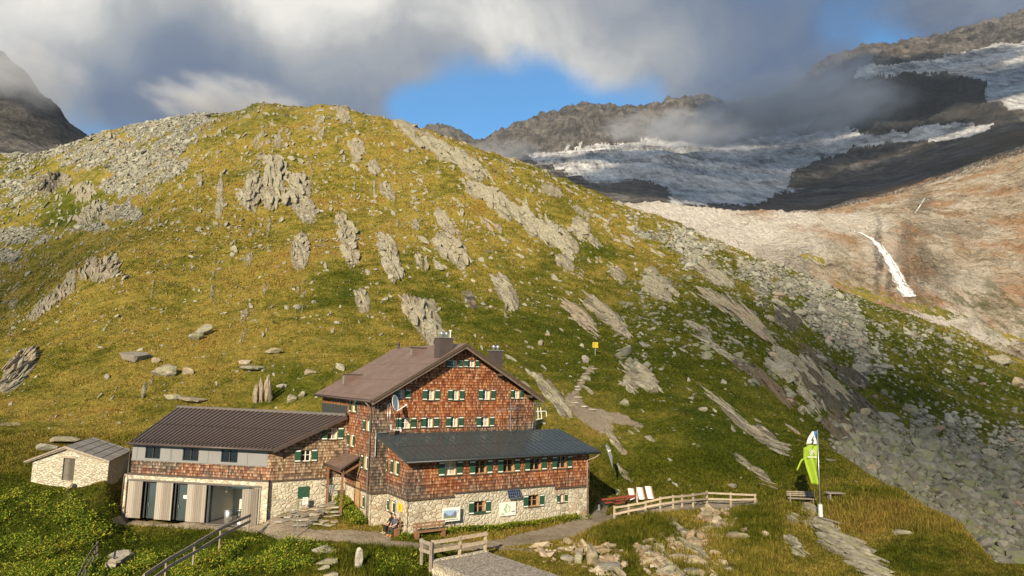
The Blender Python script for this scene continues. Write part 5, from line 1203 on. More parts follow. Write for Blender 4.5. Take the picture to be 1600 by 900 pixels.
# ---- the two people -----------------------------------------------------------
M_SKIN = colour('skin', (.62, .36, .26), .6, .05); M_HAIR = colour('dark_hair', (.035, .022, .015)); M_HAIR2 = colour('brown_hair', (.12, .07, .04)); M_BLACKC = colour('black_cloth', (.014, .014, .016), .9); M_TEE = colour('grey_blue_shirt', (.085, .095, .13), .9); M_TROU = colour('dark_teal_trousers', (.030, .045, .048), .9); M_SHOE = colour('orange_shoes', (.75, .25, .06), .6); M_SHOE2 = colour('pale_shoes', (.55, .45, .28))
def person(O, fw, sdv, top, legs, shoe, hair, longhair, label, sleeve, k=1.0, lean=0.0, holding=False):
    fw = np.array(fw, float); sdv = np.array(sdv, float)
    G = lambda a, b, c: O + (fw * a + sdv * b + ZZ * c) * k
    V = []; R = []; Ed = []
    def v(p, r): V.append(G(*p)); R.append((r * k, r * k) if not isinstance(r, tuple) else (r[0] * k, r[1] * k)); return len(V) - 1
    pel = v((0, 0, .54), (.15, .13)); w = v((-.03, 0, .72), (.125, .11)); ch = v((-.02 + lean, 0, .92), (.15, .125)); nk0 = v((.01 + lean, 0, 1.04), .07); nk = v((.025 + lean, 0, 1.10), .055); hd = v((.05 + lean, 0, 1.19), (.085, .09)); ht = v((.045 + lean, 0, 1.27), (.082, .09)); tp = v((.035 + lean, 0, 1.33), (.05, .055))
    Ed += [(pel, w), (w, ch), (ch, nk0), (nk0, nk), (nk, hd), (hd, ht), (ht, tp)]
    for s in (-1, 1):
        sh = v((lean - .02, s * .17, 1.0), .062); el = v((.09 + lean, s * .235, .76), .045); wr = v((.31 + lean, s * .09, .66), .030); pm = v((.38 + lean, s * .055, .655), (.034, .022))
        Ed += [(ch, sh), (sh, el), (el, wr), (wr, pm)]
        for i, (l_, o_) in enumerate(((.075, .030), (.085, .010), (.078, -.010), (.060, -.030))):
            a = v((.41 + lean, s * .05 + o_, .65), .0095); b = v((.41 + l_ * .6 + lean, s * .05 + o_ * 1.1, .635), .0088); c = v((.41 + l_ * .8 + lean, s * .05 + o_ * 1.1, .605), .007); Ed += [(pm, a), (a, b), (b, c)]
        th = v((.35 + lean, s * .055 - s * .045, .672), .011); th2 = v((.40 + lean, s * .055 - s * .06, .675), .009); Ed += [(pm, th), (th, th2)]
        hp = v((.03, s * .10, .53), .095); kn = v((.45, s * .13, .55), .068); cf = v((.47, s * .13, .36), .062); an = v((.50, s * .125, .12), .042); ft = v((.60, s * .13, .055), .040); to = v((.70, s * .14, .045), .030); Ed += [(pel, hp), (hp, kn), (kn, cf), (cf, an), (an, ft), (ft, to)]
    me = bpy.data.meshes.new('tmp_body'); me.from_pydata([tuple(q) for q in V], Ed, []); ob = bpy.data.objects.new('tmp_body', me); COL.objects.link(ob)
    sk = ob.modifiers.new('skin', 'SKIN'); 
    for i, r in enumerate(R): me.skin_vertices[0].data[i].radius = r
    me.skin_vertices[0].data[0].use_root = True
    ss = ob.modifiers.new('sub', 'SUBSURF'); ss.levels = 2; ss.render_levels = 2
    dg = bpy.context.evaluated_depsgraph_get(); m2 = bpy.data.meshes.new_from_object(ob.evaluated_get(dg)); bpy.data.objects.remove(ob)
    m2.name = 'person'; mats = [M_SKIN, top, legs, shoe]
    m2.materials.clear()
    Vn = np.array(V)
    for p in m2.polygons:
        c = np.array(p.center); d = (c - O) / k; a, b, z = d @ fw, d @ sdv, d[2]
        mi = 1
        if z > 1.075: mi = 0
        elif z < .62 and a > -.2 and not (a > .30 and z > .60 and abs(b) < .12): mi = 2
        if a > .43 and z < .14: mi = 3
        if z >= .585 and a > (.13 if sleeve == 0 else .27) + lean and z < .80: mi = 0
        if a < .12 + lean and .60 < z < .8 and abs(b) > .2 and sleeve == 0: mi = 0
        p.material_index = mi; p.use_smooth = True
    o = bpy.data.objects.new('person', m2); COL.objects.link(o)
    for m_ in mats: m2.materials.append(m_)
    m2.transform(Matrix.Translation(-Vector(tuple(O)))); o.location = tuple(O); tag(o, label, 'person')
    # hair, eyes, nose
    mb = MB()
    cen = G(.035 + lean, 0, 1.265); rad = .108 * k
    for i in range(6):
        for j in range(14):
            def hp_(a, b):
                th = math.pi * .62 * a / 6; ph = 2 * math.pi * b / 14
                front = max(0, math.cos(ph)); th = th * (1 - .42 * front); e = 1.0
                q = cen + (fw * math.cos(ph) * math.sin(th) * .98 + sdv * math.sin(ph) * math.sin(th) * .88 + ZZ * math.cos(th)) * rad * e
                if longhair and a == 6 and front < .4: q = q - ZZ * .16 * k
                return q
            if i == 0: mb.face([hp_(0, 0), hp_(1, j), hp_(1, j + 1)])
            else: mb.face([hp_(i, j), hp_(i + 1, j), hp_(i + 1, j + 1), hp_(i, j + 1)])
    mb.build('hair', hair, o, True)
    for s in (-1, 1):
        mb = MB(); e = G(.135 + lean, s * .033, 1.225); mb.tube([e - fw * .01 * k, e + fw * .006 * k], .010 * k, 8); mb.build('eye', M_BLACKC, o)
        mb = MB(); e = G(.05 + lean, s * .088, 1.205); mb.tube([e - ZZ * .028, e + sdv * s * .012, e + ZZ * .028], [.010, .016, .010], 6); mb.build('ear', M_SKIN, o, True)
    mb = MB(); e = G(.135 + lean, 0, 1.195); mb.face([e + ZZ * .03, e - sdv * .015 - ZZ * .012, e + fw * .028 - ZZ * .010]); mb.face([e + ZZ * .03, e + fw * .028 - ZZ * .010, e + sdv * .015 - ZZ * .012]); mb.face([e - sdv * .015 - ZZ * .012, e + sdv * .015 - ZZ * .012, e + fw * .028 - ZZ * .01]); mb.build('nose', M_SKIN, o)
    mb = MB(); e = G(.132 + lean, 0, 1.155); mb.box(e - sdv * .024, sdv * .048, fw * .008, ZZ * .010); mb.build('mouth', M_REDWOOD, o)
    return o
fwd_m = -uu * .86 - bb * .35 ; fwd_m /= np.linalg.norm(fwd_m); sd_m = np.cross(ZZ, fwd_m)
person(FAS.p(.72, bzs - .02, .46), fwd_m, sd_m, M_TEE, M_TROU, M_SHOE, M_HAIR2, False, 'seated person in grey blue shirt, dark trousers and orange shoes', 0, 1.04, .06)
fwd_w = -uu * .97 - bb * .1; fwd_w /= np.linalg.norm(fwd_w); sd_w = np.cross(ZZ, fwd_w)
person(FAS.p(1.52, bzs - .02, .46), fwd_w, sd_w, M_BLACKC, M_BLACKC, M_SHOE2, M_HAIR, True, 'seated person dressed all in black with long dark hair', 1, 1.0, .0)

# ---- fences -------------------------------------------------------------------
def fence(name, label, posts, heights, rails, matl, rw=.13, rt=.045, pr=.07, wobble=.02, square=True, group=None, railmat=None):
    """posts: ground points"""
    t = thing(name, posts[0], label, 'fence', group)
    for i, (p, h) in enumerate(zip(posts, heights)):
        mb = MB(); p = np.array(p, float); lean = np.array([random.uniform(-wobble, wobble), random.uniform(-wobble, wobble), 0])
        if square: mb.bar(p - ZZ * .35, p + ZZ * h + lean, pr * 1.7, pr * 1.7, (uu[0], uu[1], 0))
        else: mb.tube([p - ZZ * .35, p + ZZ * h + lean], [pr, pr * .9], 8)
        mb.build('post', matl, t)
    for f in rails:
        for (p, h, p2, h2) in zip(posts[:-1], heights[:-1], posts[1:], heights[1:]):
            p = np.array(p, float); p2 = np.array(p2, float); d = p2 - p; d[2] = 0; d /= np.linalg.norm(d); off = np.array([d[1], -d[0], 0]) * (pr + rt / 2); off = off if off[1] < 0 else -off
            mb = MB(); mb.bar(p + ZZ * h * f + off - d * .08, p2 + ZZ * h2 * (f + random.uniform(-.03, .03)) + off + d * .08, rt, rw); mb.build('rail', railmat or matl, t)
    return t
def hz(px_, py_):
    h = hit(px_, py_); return h
PP = [(960, 818), (982, 811), (1009, 803), (1032, 800), (1052, 795), (1066, 792), (1083, 792), (1105, 792), (1142, 793), (1180, 788)]
posts = [hz(*p) for p in PP]
tops = [792, 789, 784, 778, 775, 774, 772, 769, 771, 775]
hs_ = [max(.85, min(1.35, (p[1] - t_) * q[1] / FPX)) for p, t_, q in zip(PP, tops, posts)]
fence('wooden_fence', 'weathered timber fence with two rails along the path right of the hut', posts, hs_, (.52, .90), varied('pale_weathered_timber', (.44, .36, .26), .9, .25, 6, bump=.4), .15, .05, .07)
# fence falling away at the lower left
def at_depth(px_, py_, y): r = ray(px_, py_); return r / r[1] * y
PP = [((388, 822), 806, 49.5), ((343, 848), 826, 46.0), ((302, 873), 851, 43.2), ((258, 900), 876, 40.8), ((222, 926), 900, 38.8)]
posts = []; hs_ = []
for (a, b), tp, y in PP:
    p = at_depth(a, b, y); posts.append(p); hs_.append((b - tp) * y / FPX)
fence('wooden_fence', 'grey rail fence running downhill from the kitchen bay', posts, hs_, (.45, .98), M_WOODGREY, .20, .05, .06, square=False)
PP = [((158, 828), 800, 47.5), ((146, 846), 822, 46.0), ((134, 872), 846, 44.0), ((122, 905), 868, 41.5)]
posts = []; hs_ = []
for (a, b), tp, y in PP: p = at_depth(a, b, y); g = float(gz(p[0], p[1])); posts.append(np.array([p[0], p[1], g])); hs_.append(1.25)
fence('wooden_fence', 'dark crooked old fence among the plants left of the hut', posts, hs_, (.5, .95), M_BOARDS_DARK, .12, .05, .07, .25, False)
# short post and rails by the kitchen door leaf
p0 = hz(396, 818); p1 = hz(428, 806)
# stone platform with rail, bottom centre
pa = at_depth(681, 876, 43.2); pb = at_depth(757, 864, 45.6); zt = (pa[2] + pb[2]) / 2; pa[2] = pb[2] = zt; dv = pb - pa; Lp = np.linalg.norm(dv); dv /= Lp; nf_ = np.array([dv[1], -dv[0], 0])
FB = Frame(pa, dv, nf_)
tb = thing('stone_platform', FB.p(Lp / 2, zt - 1, 2), 'small bridge deck with gravel top and stone edge at the bottom centre', 'bridge')
def gravel():
    m_, t, b = mat('gravel_top', rough=.95); c = t.sep(t.new('ShaderNodeTexVoronoi').outputs['Color'])[0]; vn = [n for n in t.n if n.type == 'TEX_VORONOI'][0]; vn.inputs['Scale'].default_value = 14; t.put(vn.inputs['Vector'], t.obj())
    t.put(b.inputs['Base Color'], t.ramp(c, [(0, (.12, .10, .08)), (.5, (.26, .22, .17)), (1, (.46, .42, .36))])); t.put(b.inputs['Normal'], t.bump(vn.outputs['Distance'], .6, .03)); return m_
mb = MB(); FB.box(mb, -.25, Lp + .25, zt - .3, zt, .0, 9); mb.build('deck', gravel(), tb)
mb = MB(); FB.box(mb, -.3, Lp + .3, zt - .16, zt + .06, -.3, -.003); FB.box(mb, -.35, Lp + .35, zt - 3, zt - .31, -.2, 8.9); mb.build('stone_edge', M_STONE_PALE, tb)
posts = [FB.p(-.15, zt, -.15), FB.p(Lp * .5, zt, -.15), FB.p(Lp + .15, zt, -.15)]
fence('wooden_railing', 'stout wooden railing with cap boards above the bridge deck', posts, [1.22] * 3, (.50, .92), varied('lichened_timber', (.42, .34, .24), .9, .3, 5, bump=.5), .22, .06, .085, .01, True)
posts = [FB.p(-.42, zt, .05), FB.p(-.42, zt, -.95)]
fence('wooden_railing', 'stub of railing turning the left end of the deck', posts, [1.2] * 2, (.50, .92), M_WOODGREY, .2, .05, .08)
# standing stone
def faceted(name, O, size, matl, parent=None, seed=0, sub=2, jag=.22, box=True, tilt=(0, 0, 0), label=None, cat=None, group=None):
    bm = bmesh.new(); bmesh.ops.create_icosphere(bm, subdivisions=sub, radius=1.0); rg = np.random.default_rng(seed)
    N = rg.normal(size=(9, 3)); N /= np.linalg.norm(N, axis=1, keepdims=True); D = rg.uniform(.55, .95, 9)
    for v in bm.verts:
        p = np.array(v.co)
        for n_, d_ in zip(N, D):
            q = p @ n_
            if q > d_: p = p - n_ * (q - d_)
        p = p * (1 + jag * .3 * rg.uniform(-1, 1)); v.co = tuple(p * np.array(size))
    me = bpy.data.meshes.new(name); bm.to_mesh(me); bm.free()
    from mathutils import Euler
    me.transform(Matrix.Translation(tuple(O)) @ Euler(tilt).to_matrix().to_4x4()); o = link(name, me, matl, parent)
    if label: me.transform(Matrix.Translation(-Vector(tuple(O)))); o.location = tuple(O); tag(o, label, cat, group)
    return o
def stone_material(name, pale, warm=0., lichen=.3):
    m_, t, b = mat(name, rough=.92, spec=.15); inf = t.new('ShaderNodeObjectInfo'); P = t.vmath('ADD', t.obj(), t.vmath('SCALE', t.comb(inf.outputs['Random'], inf.outputs['Random'], .3), scale=40))
    a = t.noise(t.vmath('MULTIPLY', P, (1, 1, 3.0)), 1.6, 7, .7); c = t.noise(P, 4.5, 4, .7)
    col = t.ramp(t.add(t.mul(a, .65), t.mul(c, .35)), [(.32, tuple(q * .35 * pale for q in (.3, .28, .24))), (.48, tuple(q * pale for q in (.27, .25, .205))), (.68, tuple(q * pale for q in (.44, .41, .34)))])
    col = t.mix(t.mul(t.mr(t.noise(P, 1.1, 5, .7), .5, .64), lichen), col, (.26 * pale, .27 * pale, .13 * pale))
    if warm: col = t.mix(t.mul(t.mr(inf.outputs['Random'], .6, .9), warm), col, t.mix(a, (.20, .11, .06), (.46, .33, .22)))
    tint = t.ramp(inf.outputs['Random'], [(0, (.75, .75, .78)), (.5, (1., 1., 1.)), (1, (1.18, 1.12, 1.0))]); col = t.mix(1.0, col, tint, 'MULTIPLY')
    t.put(b.inputs['Base Color'], col); t.put(b.inputs['Normal'], t.bump(t.add(a, t.mul(c, .5)), .9, .12)); return m_
M_BOULDER = stone_material('grey_boulder', 1.0, .3, .35)
M_PALESTONE = stone_material('pale_gneiss', 1.55, .2, .1)
g = hit(560, 889); faceted('standing_stone', g + ZZ * .55, (.26, .2, .85), M_PALESTONE, None, 4, 3, .12, label='upright pale standing stone in the grass below the path', cat='standing stone', tilt=(.02, .05, .2))

# trail signpost on the hill
P = hit(930, 556); tb = thing('trail_signpost', P, 'yellow trail signs on a post beside the hill path', 'signpost')
hS = (556 - 535) * P[1] / FPX
mb = MB(); mb.tube([P - ZZ * .2, P + ZZ * hS], .05, 8); mb.build('post', M_STEEL, tb)
for i, sg in enumerate((1, -1, 1)):
    mb = MB(); z = hS - .12 - .30 * i; a = P + ZZ * z - np.array([.42, .07, 0]); x = np.array([.9, 0, 0]); 
    pts = [a + np.array([0, 0, -.11]), a + np.array([.8, 0, -.11]), a + np.array([.92, 0, 0]), a + np.array([.8, 0, .11]), a + np.array([0, 0, .11])]
    if sg < 0: pts = [np.array([2 * P[0] - q[0], q[1], q[2]]) for q in pts][::-1]
    mb.face(pts); mb.face([q + np.array([0, .03, 0]) for q in pts[::-1]])
    for k in range(5): mb.face([pts[k], pts[k] + np.array([0, .03, 0]), pts[(k + 1) % 5] + np.array([0, .03, 0]), pts[(k + 1) % 5]])
    for k in range(3): mb.box(P + ZZ * (z + .03 - .045 * k) - np.array([.28, .078, 0]), np.array([.42 - .08 * k, 0, 0]), np.array([0, .005, 0]), ZZ * .018, 1)
    mb.build('sign', [M_YELLOW, M_INK], tb)
# path signpost before the wing
P = at_depth(464.5, 842, 48.6); P[2] = float(gz(P[0], P[1])); top = at_depth(466, 781, 48.6)
tb = thing('path_signpost', P, 'steel post with greenish yellow arrow boards on the path by the wing', 'signpost')
mb = MB(); mb.tube([P - ZZ * .2, top], .04, 8); mb.build('post', M_STEEL, tb)
for i in range(3):
    q = top - ZZ * (.05 + .24 * i); mb = MB(); dd = np.array([-.25, .97, 0]); a = q - dd * .1 + np.array([-.06, 0, -.1])
    mb.box(a, dd * .75, np.array([.03, .01, 0]), ZZ * .19, 0); mb.build('sign', colour('faded_yellow', (.40, .36, .06)), tb)
q = FGG.at(477, 783, .5); P = FGG.p(q[0], q[1], .5)
tb = thing('notice_box', P, 'small white notice board standing by the closed green hatch', 'notice board')
mb = MB(); FGG.box(mb, q[0] - .2, q[0] + .2, q[1] - .25, q[1] + .28, .48, .52); mb.build('board', M_WHITE, tb)
mb = MB(); FGG.box(mb, q[0] - .02, q[0] + .02, -11.4, q[1] - .25, .47, .51); mb.build('post', M_GREYTRIM, tb)
mb = MB()
for i in range(4): FGG.box(mb, q[0] - .14, q[0] + .12 - .03 * i, q[1] + .16 - .1 * i, q[1] + .19 - .1 * i, .521, .524)
mb.build('print_lines', M_INK, tb)
# grey cloth hung to dry beside the porch
fc = Frame(M0 - uu * 2.6, bb, -uu); fc = FGG
mb = MB(); n = 10; s0_, zt_ = fc.at(512, 758, .9); s1_q = fc.at(524, 758, .9)[0]; zb_ = fc.at(517, 772, .9)[1]
for i in range(n):
    for j in range(6):
        def cp(a, b): return fc.p(s0_ + (s1_q - s0_) * a / n * (1 - .25 * b / 6) + .04 * b / 6, zt_ + (zb_ - zt_) * b / 6 * (1 - .2 * math.sin(a * .9)), .9 + .05 * math.sin(a * 1.9 + b * .4))
        mb.face([cp(i, j), cp(i + 1, j), cp(i + 1, j + 1), cp(i, j + 1)])
o = mb.build('hung_cloth', M_PANEL, None, True); o.modifiers.new('solid', 'SOLIDIFY').thickness = .02; tag(o, 'pale grey cloth hung on a line beside the porch post', 'cloth')
mb = MB(); mb.tube([fc.p(s0_ - .35, zt_ + .02, .9), fc.p(s1_q + .5, zt_ + .02, .9)], .02, 6); mb.tube([fc.p(s0_ - .35, zt_ + .02, .9), fc.p(s0_ - .35, zt_ + .02, .0)], .02, 6); o = mb.build('clothes_rail', M_DARKMETAL); tag(o, 'dark rail carrying the grey cloth beside the porch', 'rail')

# flagpole and banner
base = hit(1282, 808); r_ = ray(1274.5, 672); topf = r_ / r_[1] * base[1]; Hf = topf[2] - base[2]
tb = thing('flagpole', base, 'tall white flagpole with a white sleeve foot on the grassy spur', 'flagpole')
mb = MB(); mb.tube([base - ZZ * .2, base + ZZ * Hf], [.055, .035], 10); mb.build('pole', M_STEEL, tb, True)
mb = MB(); mb.box(base - np.array([.12, .12, .1]), np.array([.24, 0, 0]), np.array([0, .24, 0]), ZZ * 1.05); mb.build('foot_sleeve', M_WHITE, tb)
def flag_mesh(cols, rows, fn, matf, name, mats, label, cat):
    mb = MB()
    for i in range(cols):
        for j in range(rows):
            mb.face([fn(i / cols, j / rows), fn((i + 1) / cols, j / rows), fn((i + 1) / cols, (j + 1) / rows), fn(i / cols, (j + 1) / rows)], None, matf(i / cols, j / rows))
    o = mb.build(name, mats, None, True); o.modifiers.new('solid', 'SOLIDIFY').thickness = .012; tag(o, label, cat); return o
pw = FPX / base[1]
def ban(a, b):   # a across from the pole to the left, b down
    yt, yb = 695, 757; py_ = yt + (yb - yt) * b
    wl_ = (21 if b < .32 else 21 - (b - .32) / .68 * 9) * (1 if b > .06 else .75)
    return at_depth(1277.6 + b * 2 - wl_ * a, py_, base[1]) + np.array([0, .22 * math.sin(a * 7 + b * 3), 0])
flag_mesh(12, 24, ban, lambda a, b: 0, 'flag', [M_LIME], 'long lime green banner with white snowflake hanging on the flagpole', 'flag')
o = bpy.context.scene.objects['flag']
mb = MB(); cx = at_depth(1266.5, 706, base[1]) - np.array([0, .25, 0])
for i in range(6):
    a = math.pi * i / 6; d = np.array([math.cos(a), 0, math.sin(a)]) * .27; mb.bar(cx - d, cx + d, .02, .06, (0, 1, 0))
for i in range(7): q = at_depth(1260 + i * 2.0, 714.5, base[1]) - np.array([0, .25, 0]); mb.box(q, np.array([.075, 0, 0]), np.array([0, .01, 0]), ZZ * .09)
e = mb.build('emblem', M_WHITE, o)
def tail(a, b):
    q = at_depth(1256 - 12 * b ** .8, 718 + 18 * b ** 1.4, base[1]); return q + np.array([.10 * a, .06 * math.sin(b * 6), .10 * (1 - a)])
flag_mesh(1, 8, tail, lambda a, b: 0, 'ribbon', [M_LIME], 'narrow lime ribbon trailing left from the green banner', 'ribbon')
def topfl(a, b):
    return at_depth(1276.5 - (17 - 9 * (1 - b)) * a, 674 + 20 * b, base[1]) + np.array([0, .12 * math.sin(a * 6 + b * 4), 0])
flag_mesh(8, 8, topfl, lambda a, b: (1 if a + b < .55 else (2 if .55 < a + .3 * b < .72 and b > .35 else 0)), 'flag', [M_WHITE, M_BLUE, M_INK], 'small white and blue flag bunched at the pole head', 'flag')
# grey feather flag
Pb = at_depth(957.5, 738, 66.5); Pb[2] = float(gz(Pb[0], Pb[1])) if abs(float(gz(Pb[0], Pb[1])) - Pb[2]) < .8 else Pb[2]
tb = thing('feather_flag', Pb, 'grey leaf shaped advertising flag with white bird mark beside the hut', 'flag')
AD = lambda x, y, dy=0: at_depth(x, y, 66.5 + dy)
mb = MB(); mb.tube([AD(957.8, 740), AD(957, 716), AD(953, 700), AD(947, 693)], .035, 6); mb.build('pole', M_DARKMETAL, tb, True)
mb = MB(); out_ = [(956.7, 712.5), (957.3, 733), (953, 718), (949, 706), (945.8, 697), (947, 693.5), (952.5, 698.5)]
mb.face([AD(*q, -.05) for q in out_]); mb.face([AD(*q, .05) for q in out_[::-1]]); mb.build('cloth', M_GREYCLOTH, tb)
mb = MB()
for pl in ([(948.5, 701), (951, 706.5), (952, 704.5), (950, 702.5)], [(951, 706.5), (955.5, 702.5), (953, 703), (951.5, 704.8)]): mb.face([AD(*q, -.08) for q in pl])
mb.build('bird_mark', M_WHITE, tb)

# bench and picnic table near the flag
fb = Frame(hit(1230, 786), np.array([.995, -.1, 0]), np.array([-.1, -.995, 0])); Lb = 40 * hit(1250, 786)[1] / FPX
zb_ = float(gz(*fb.p(Lb / 2, 0, .2)[:2])); bench(fb, 0, Lb, zb_, 0, 'garden_bench', 'grey slatted bench on the grass beside the flagpole', [M_WOODGREY, M_WOODGREY], block=False)
P = hit(1305, 779); tb = thing('picnic_table', P, 'low weathered table sunk in grass right of the flagpole', 'table')
mb = MB()
for k in range(4): mb.box(P + np.array([-.75, -.4 + .2 * k, .42]), np.array([1.5, .1, 0]), np.array([0, .17, 0]), ZZ * .06)
mb.build('tabletop', M_WOODGREY, tb)
for sx in (-.55, .5):
    mb = MB(); mb.box(P + np.array([sx, -.3, -.3]), np.array([.1, 0, 0]), np.array([0, .6, 0]), ZZ * .715); mb.build('leg', M_WOODGREY, tb)
# beer garden: red tables and folding seats
def beer_table(P, ang, label, grp=None):
    t = thing('beer_table', P, label, 'table', grp); c, s = math.cos(ang), math.sin(ang); a = np.array([c, s, 0]); b = np.array([-s, c, 0]); P = np.array(P)
    mb = MB(); mb.box(P - a * 1.1 - b * .3 + ZZ * .74, a * 2.2, b * .6, ZZ * .035); mb.build('tabletop', M_REDWOOD, t)
    for q in (-.8, .8):
        mb = MB(); mb.tube([P + a * q - b * .24, P + a * q + b * .22 + ZZ * .74], .018, 5); mb.tube([P + a * (q + .03) + b * .24, P + a * (q + .03) - b * .22 + ZZ * .74], .018, 5); mb.build('leg', M_GREEN, t)
    return t
def beer_bench(P, ang, label, grp=None):
    t = thing('beer_bench', P, label, 'bench', grp); c, s = math.cos(ang), math.sin(ang); a = np.array([c, s, 0]); b = np.array([-s, c, 0]); P = np.array(P)
    mb = MB(); mb.box(P - a * 1.1 - b * .14 + ZZ * .44, a * 2.2, b * .28, ZZ * .03); mb.build('seat', M_REDWOOD, t)
    for q in (-.8, .8):
        mb = MB(); mb.tube([P + a * q - b * .12, P + a * q + b * .12 + ZZ * .44], .016, 5); mb.tube([P + a * (q + .03) + b * .12, P + a * (q + .03) - b * .12 + ZZ * .44], .016, 5); mb.build('leg', M_GREEN, t)
    return t
for i, (x, y) in enumerate(((953, 793), (968, 791), (983, 789))):
    P = hit(x, y)
    if P is None: continue
    ang = math.radians(34 + 4 * i)
    lab = ['red beer garden table nearest the hut wall', 'middle red beer garden table behind the fence', 'red beer garden table next to the white deck chairs'][i]
    beer_table(P, ang, lab, 'red beer garden tables')
    d = np.array([-math.sin(ang), math.cos(ang), 0])
    for s_, w_ in ((-.62, 'near'), (.62, 'far')):
        Q = P + d * s_; Q[2] = float(gz(Q[0], Q[1])); beer_bench(Q, ang, f'narrow red bench on the {w_} side of the ' + ['table by the hut wall', 'middle red table', 'table by the deck chairs'][i], 'red beer garden benches')
# deck chairs: pale cloth in red brown frames
def deck_chair(P, ang, label):
    t = thing('deck_chair', P, label, 'deck chair', 'white deck chairs on the terrace'); c, s = math.cos(ang), math.sin(ang); a = np.array([c, s, 0]); b = np.array([s, -c, 0]); P = np.array(P)
    for q in (-.3, .3):
        mb = MB(); mb.bar(P + a * q + b * .45 + ZZ * .25, P + a * q - b * .30 + ZZ * 1.15, .04, .05); mb.bar(P + a * q - b * .5, P + a * q + b * .45 + ZZ * .38, .035, .045); mb.bar(P + a * q + b * .3, P + a * q - b * .15 + ZZ * .95, .03, .04); mb.build('frame', M_WOODRED, t)
    mb = MB(); pr_ = None
    for k in range(7):
        f = k / 6; sag = -.10 * math.sin(math.pi * f); p_ = P + b * (.45 - .75 * f) + ZZ * (.27 + .88 * f + sag)
        if pr_ is not None: mb.face([pr_ - a * .27, pr_ + a * .27, p_ + a * .27, p_ - a * .27])
        pr_ = p_
    o = mb.build('cloth', M_WHITE, t, True); o.modifiers.new('solid', 'SOLIDIFY').thickness = .012
for (x, y), l in zip(((987, 785), (1001, 784), (1014.5, 783)), ('white deck chair closest to the red tables', 'middle white deck chair of the terrace row', 'white deck chair farthest from the hut')):
    P = hit(x, y)
    if P is not None: deck_chair(P, math.radians(8), l)
P = hit(995.5, 787); mb = MB(); mb.tube([P - ZZ * .1, P + ZZ * 1.35], .05, 8); o = mb.build('marker_post', M_WHITE); tag(o, 'slim white post standing before the deck chairs', 'post')
P = hit(936, 797); mb = MB(); mb.tube([P - ZZ * .1, P + ZZ * .45], .10, 10); o = mb.build('ash_bin', M_STEEL); tag(o, 'short grey metal bin at the hut corner by the path', 'bin')
# churn, pot and crate in the kitchen bay
P = FG.p(gs(357.5, 806), zf, DG + .05); tb = thing('milk_churn', P, 'tall shiny steel churn in the open kitchen bay', 'churn')
mb = MB(); mb.tube([P + ZZ * .01, P + ZZ * .98, P + ZZ * 1.0], [.30, .30, .27], 18); mb.build('body', M_STEEL, tb, True)
mb = MB(); mb.tube([P + ZZ * 1.0, P + ZZ * 1.04, P + ZZ * 1.10], [.31, .31, .08], 18); mb.build('lid', M_STEEL, tb, True)
P = FG.p(gs(366, 803), zf, -.5); tb = thing('stock_pot', P, 'dark metal pot behind the steel churn', 'pot')
mb = MB(); mb.tube([P + ZZ * .01, P + ZZ * .9], [.24, .24], 14); mb.build('body', M_DARKMETAL, tb, True); mb = MB(); mb.tube([P + ZZ * .9, P + ZZ * .96], [.25, .2], 14); mb.build('lid', M_STEEL, tb, True)
s_ = gs(369, 803); tb = thing('crate', FG.p(s_, zf, -.2), 'white plastic crate beside the steel churn', 'crate')
mb = MB(); FG.box(mb, s_, s_ + .5, zf + .01, zf + .05, -.3, .1); FG.box(mb, s_, s_ + .5, zf + .05, zf + .38, .07, .1); FG.box(mb, s_, s_ + .5, zf + .05, zf + .38, -.3, -.27); FG.box(mb, s_, s_ + .03, zf + .05, zf + .38, -.27, .07); FG.box(mb, s_ + .47, s_ + .5, zf + .05, zf + .38, -.27, .07); mb.build('box', M_WHITE, tb)

# ---- stone shed -----------------------------------------------------------------
def AD2(x, y, d): return at_depth(x, y, d)
shA = AD2(48, 752, 57.5); shB = AD2(167.5, 749, 56.2); zsh = min(shA[2], shB[2]) - .3; shA[2] = shB[2] = 0
dS = (shB - shA) / np.linalg.norm(shB - shA); LS_ = np.linalg.norm(shB - shA); nS = np.array([dS[1], -dS[0], 0]); bS_ = -nS
dside = AD2(203, 736, 64) - AD2(167.5, 749, 56.2); dside[2] = 0; dside /= np.linalg.norm(dside)
shed = empty('stone_shed', tuple(shA + ZZ * zsh), 'low whitewashed rubble stone shed with silvery shingle roof', 'shed')
FS = Frame(shA, dS, nS); hut_keep = hut; hut = shed
sp, zp = FS.at(102, 697, .3); zsl = FS.at(50, 718, 0)[1]; zsr_ = FS.at(166, 718, 0)[1]
d0_, d1_ = FS.at(97.5, 735)[0], FS.at(116, 735)[0]; zdt = FS.at(107, 716)[1]; zdb = FS.at(107, 751)[1]
wall('wall', FS, [(0, zsh), (LS_, zsh), (LS_, zsr_ - .05), (sp, zp - .22), (0, zsl - .05)], [(d0_, d1_, zdb, zdt)], M_DRYSTONE, thick=.3, reveal=M_DRYSTONE)
FSR = Frame(shB, dside, np.array([dside[1], -dside[0], 0])); DS = 7.5
wall('wall', FSR, [(0, zsh), (DS, zsh), (DS, zsr_ - .05), (0, zsr_ - .05)], [], M_DRYSTONE)
FSL = Frame(shA, dside, -np.array([dside[1], -dside[0], 0])); wall('wall', FSL, [(0, zsh), (DS, zsh), (DS, zsl - .05), (0, zsl - .05)], [], M_DRYSTONE)
FSB = Frame(shA + dside * DS, dS, -nS); wall('wall', FSB, [(0, zsh), (LS_, zsh), (LS_, zsr_ - .05), (sp, zp - .22), (0, zsl - .05)], [], M_DRYSTONE)
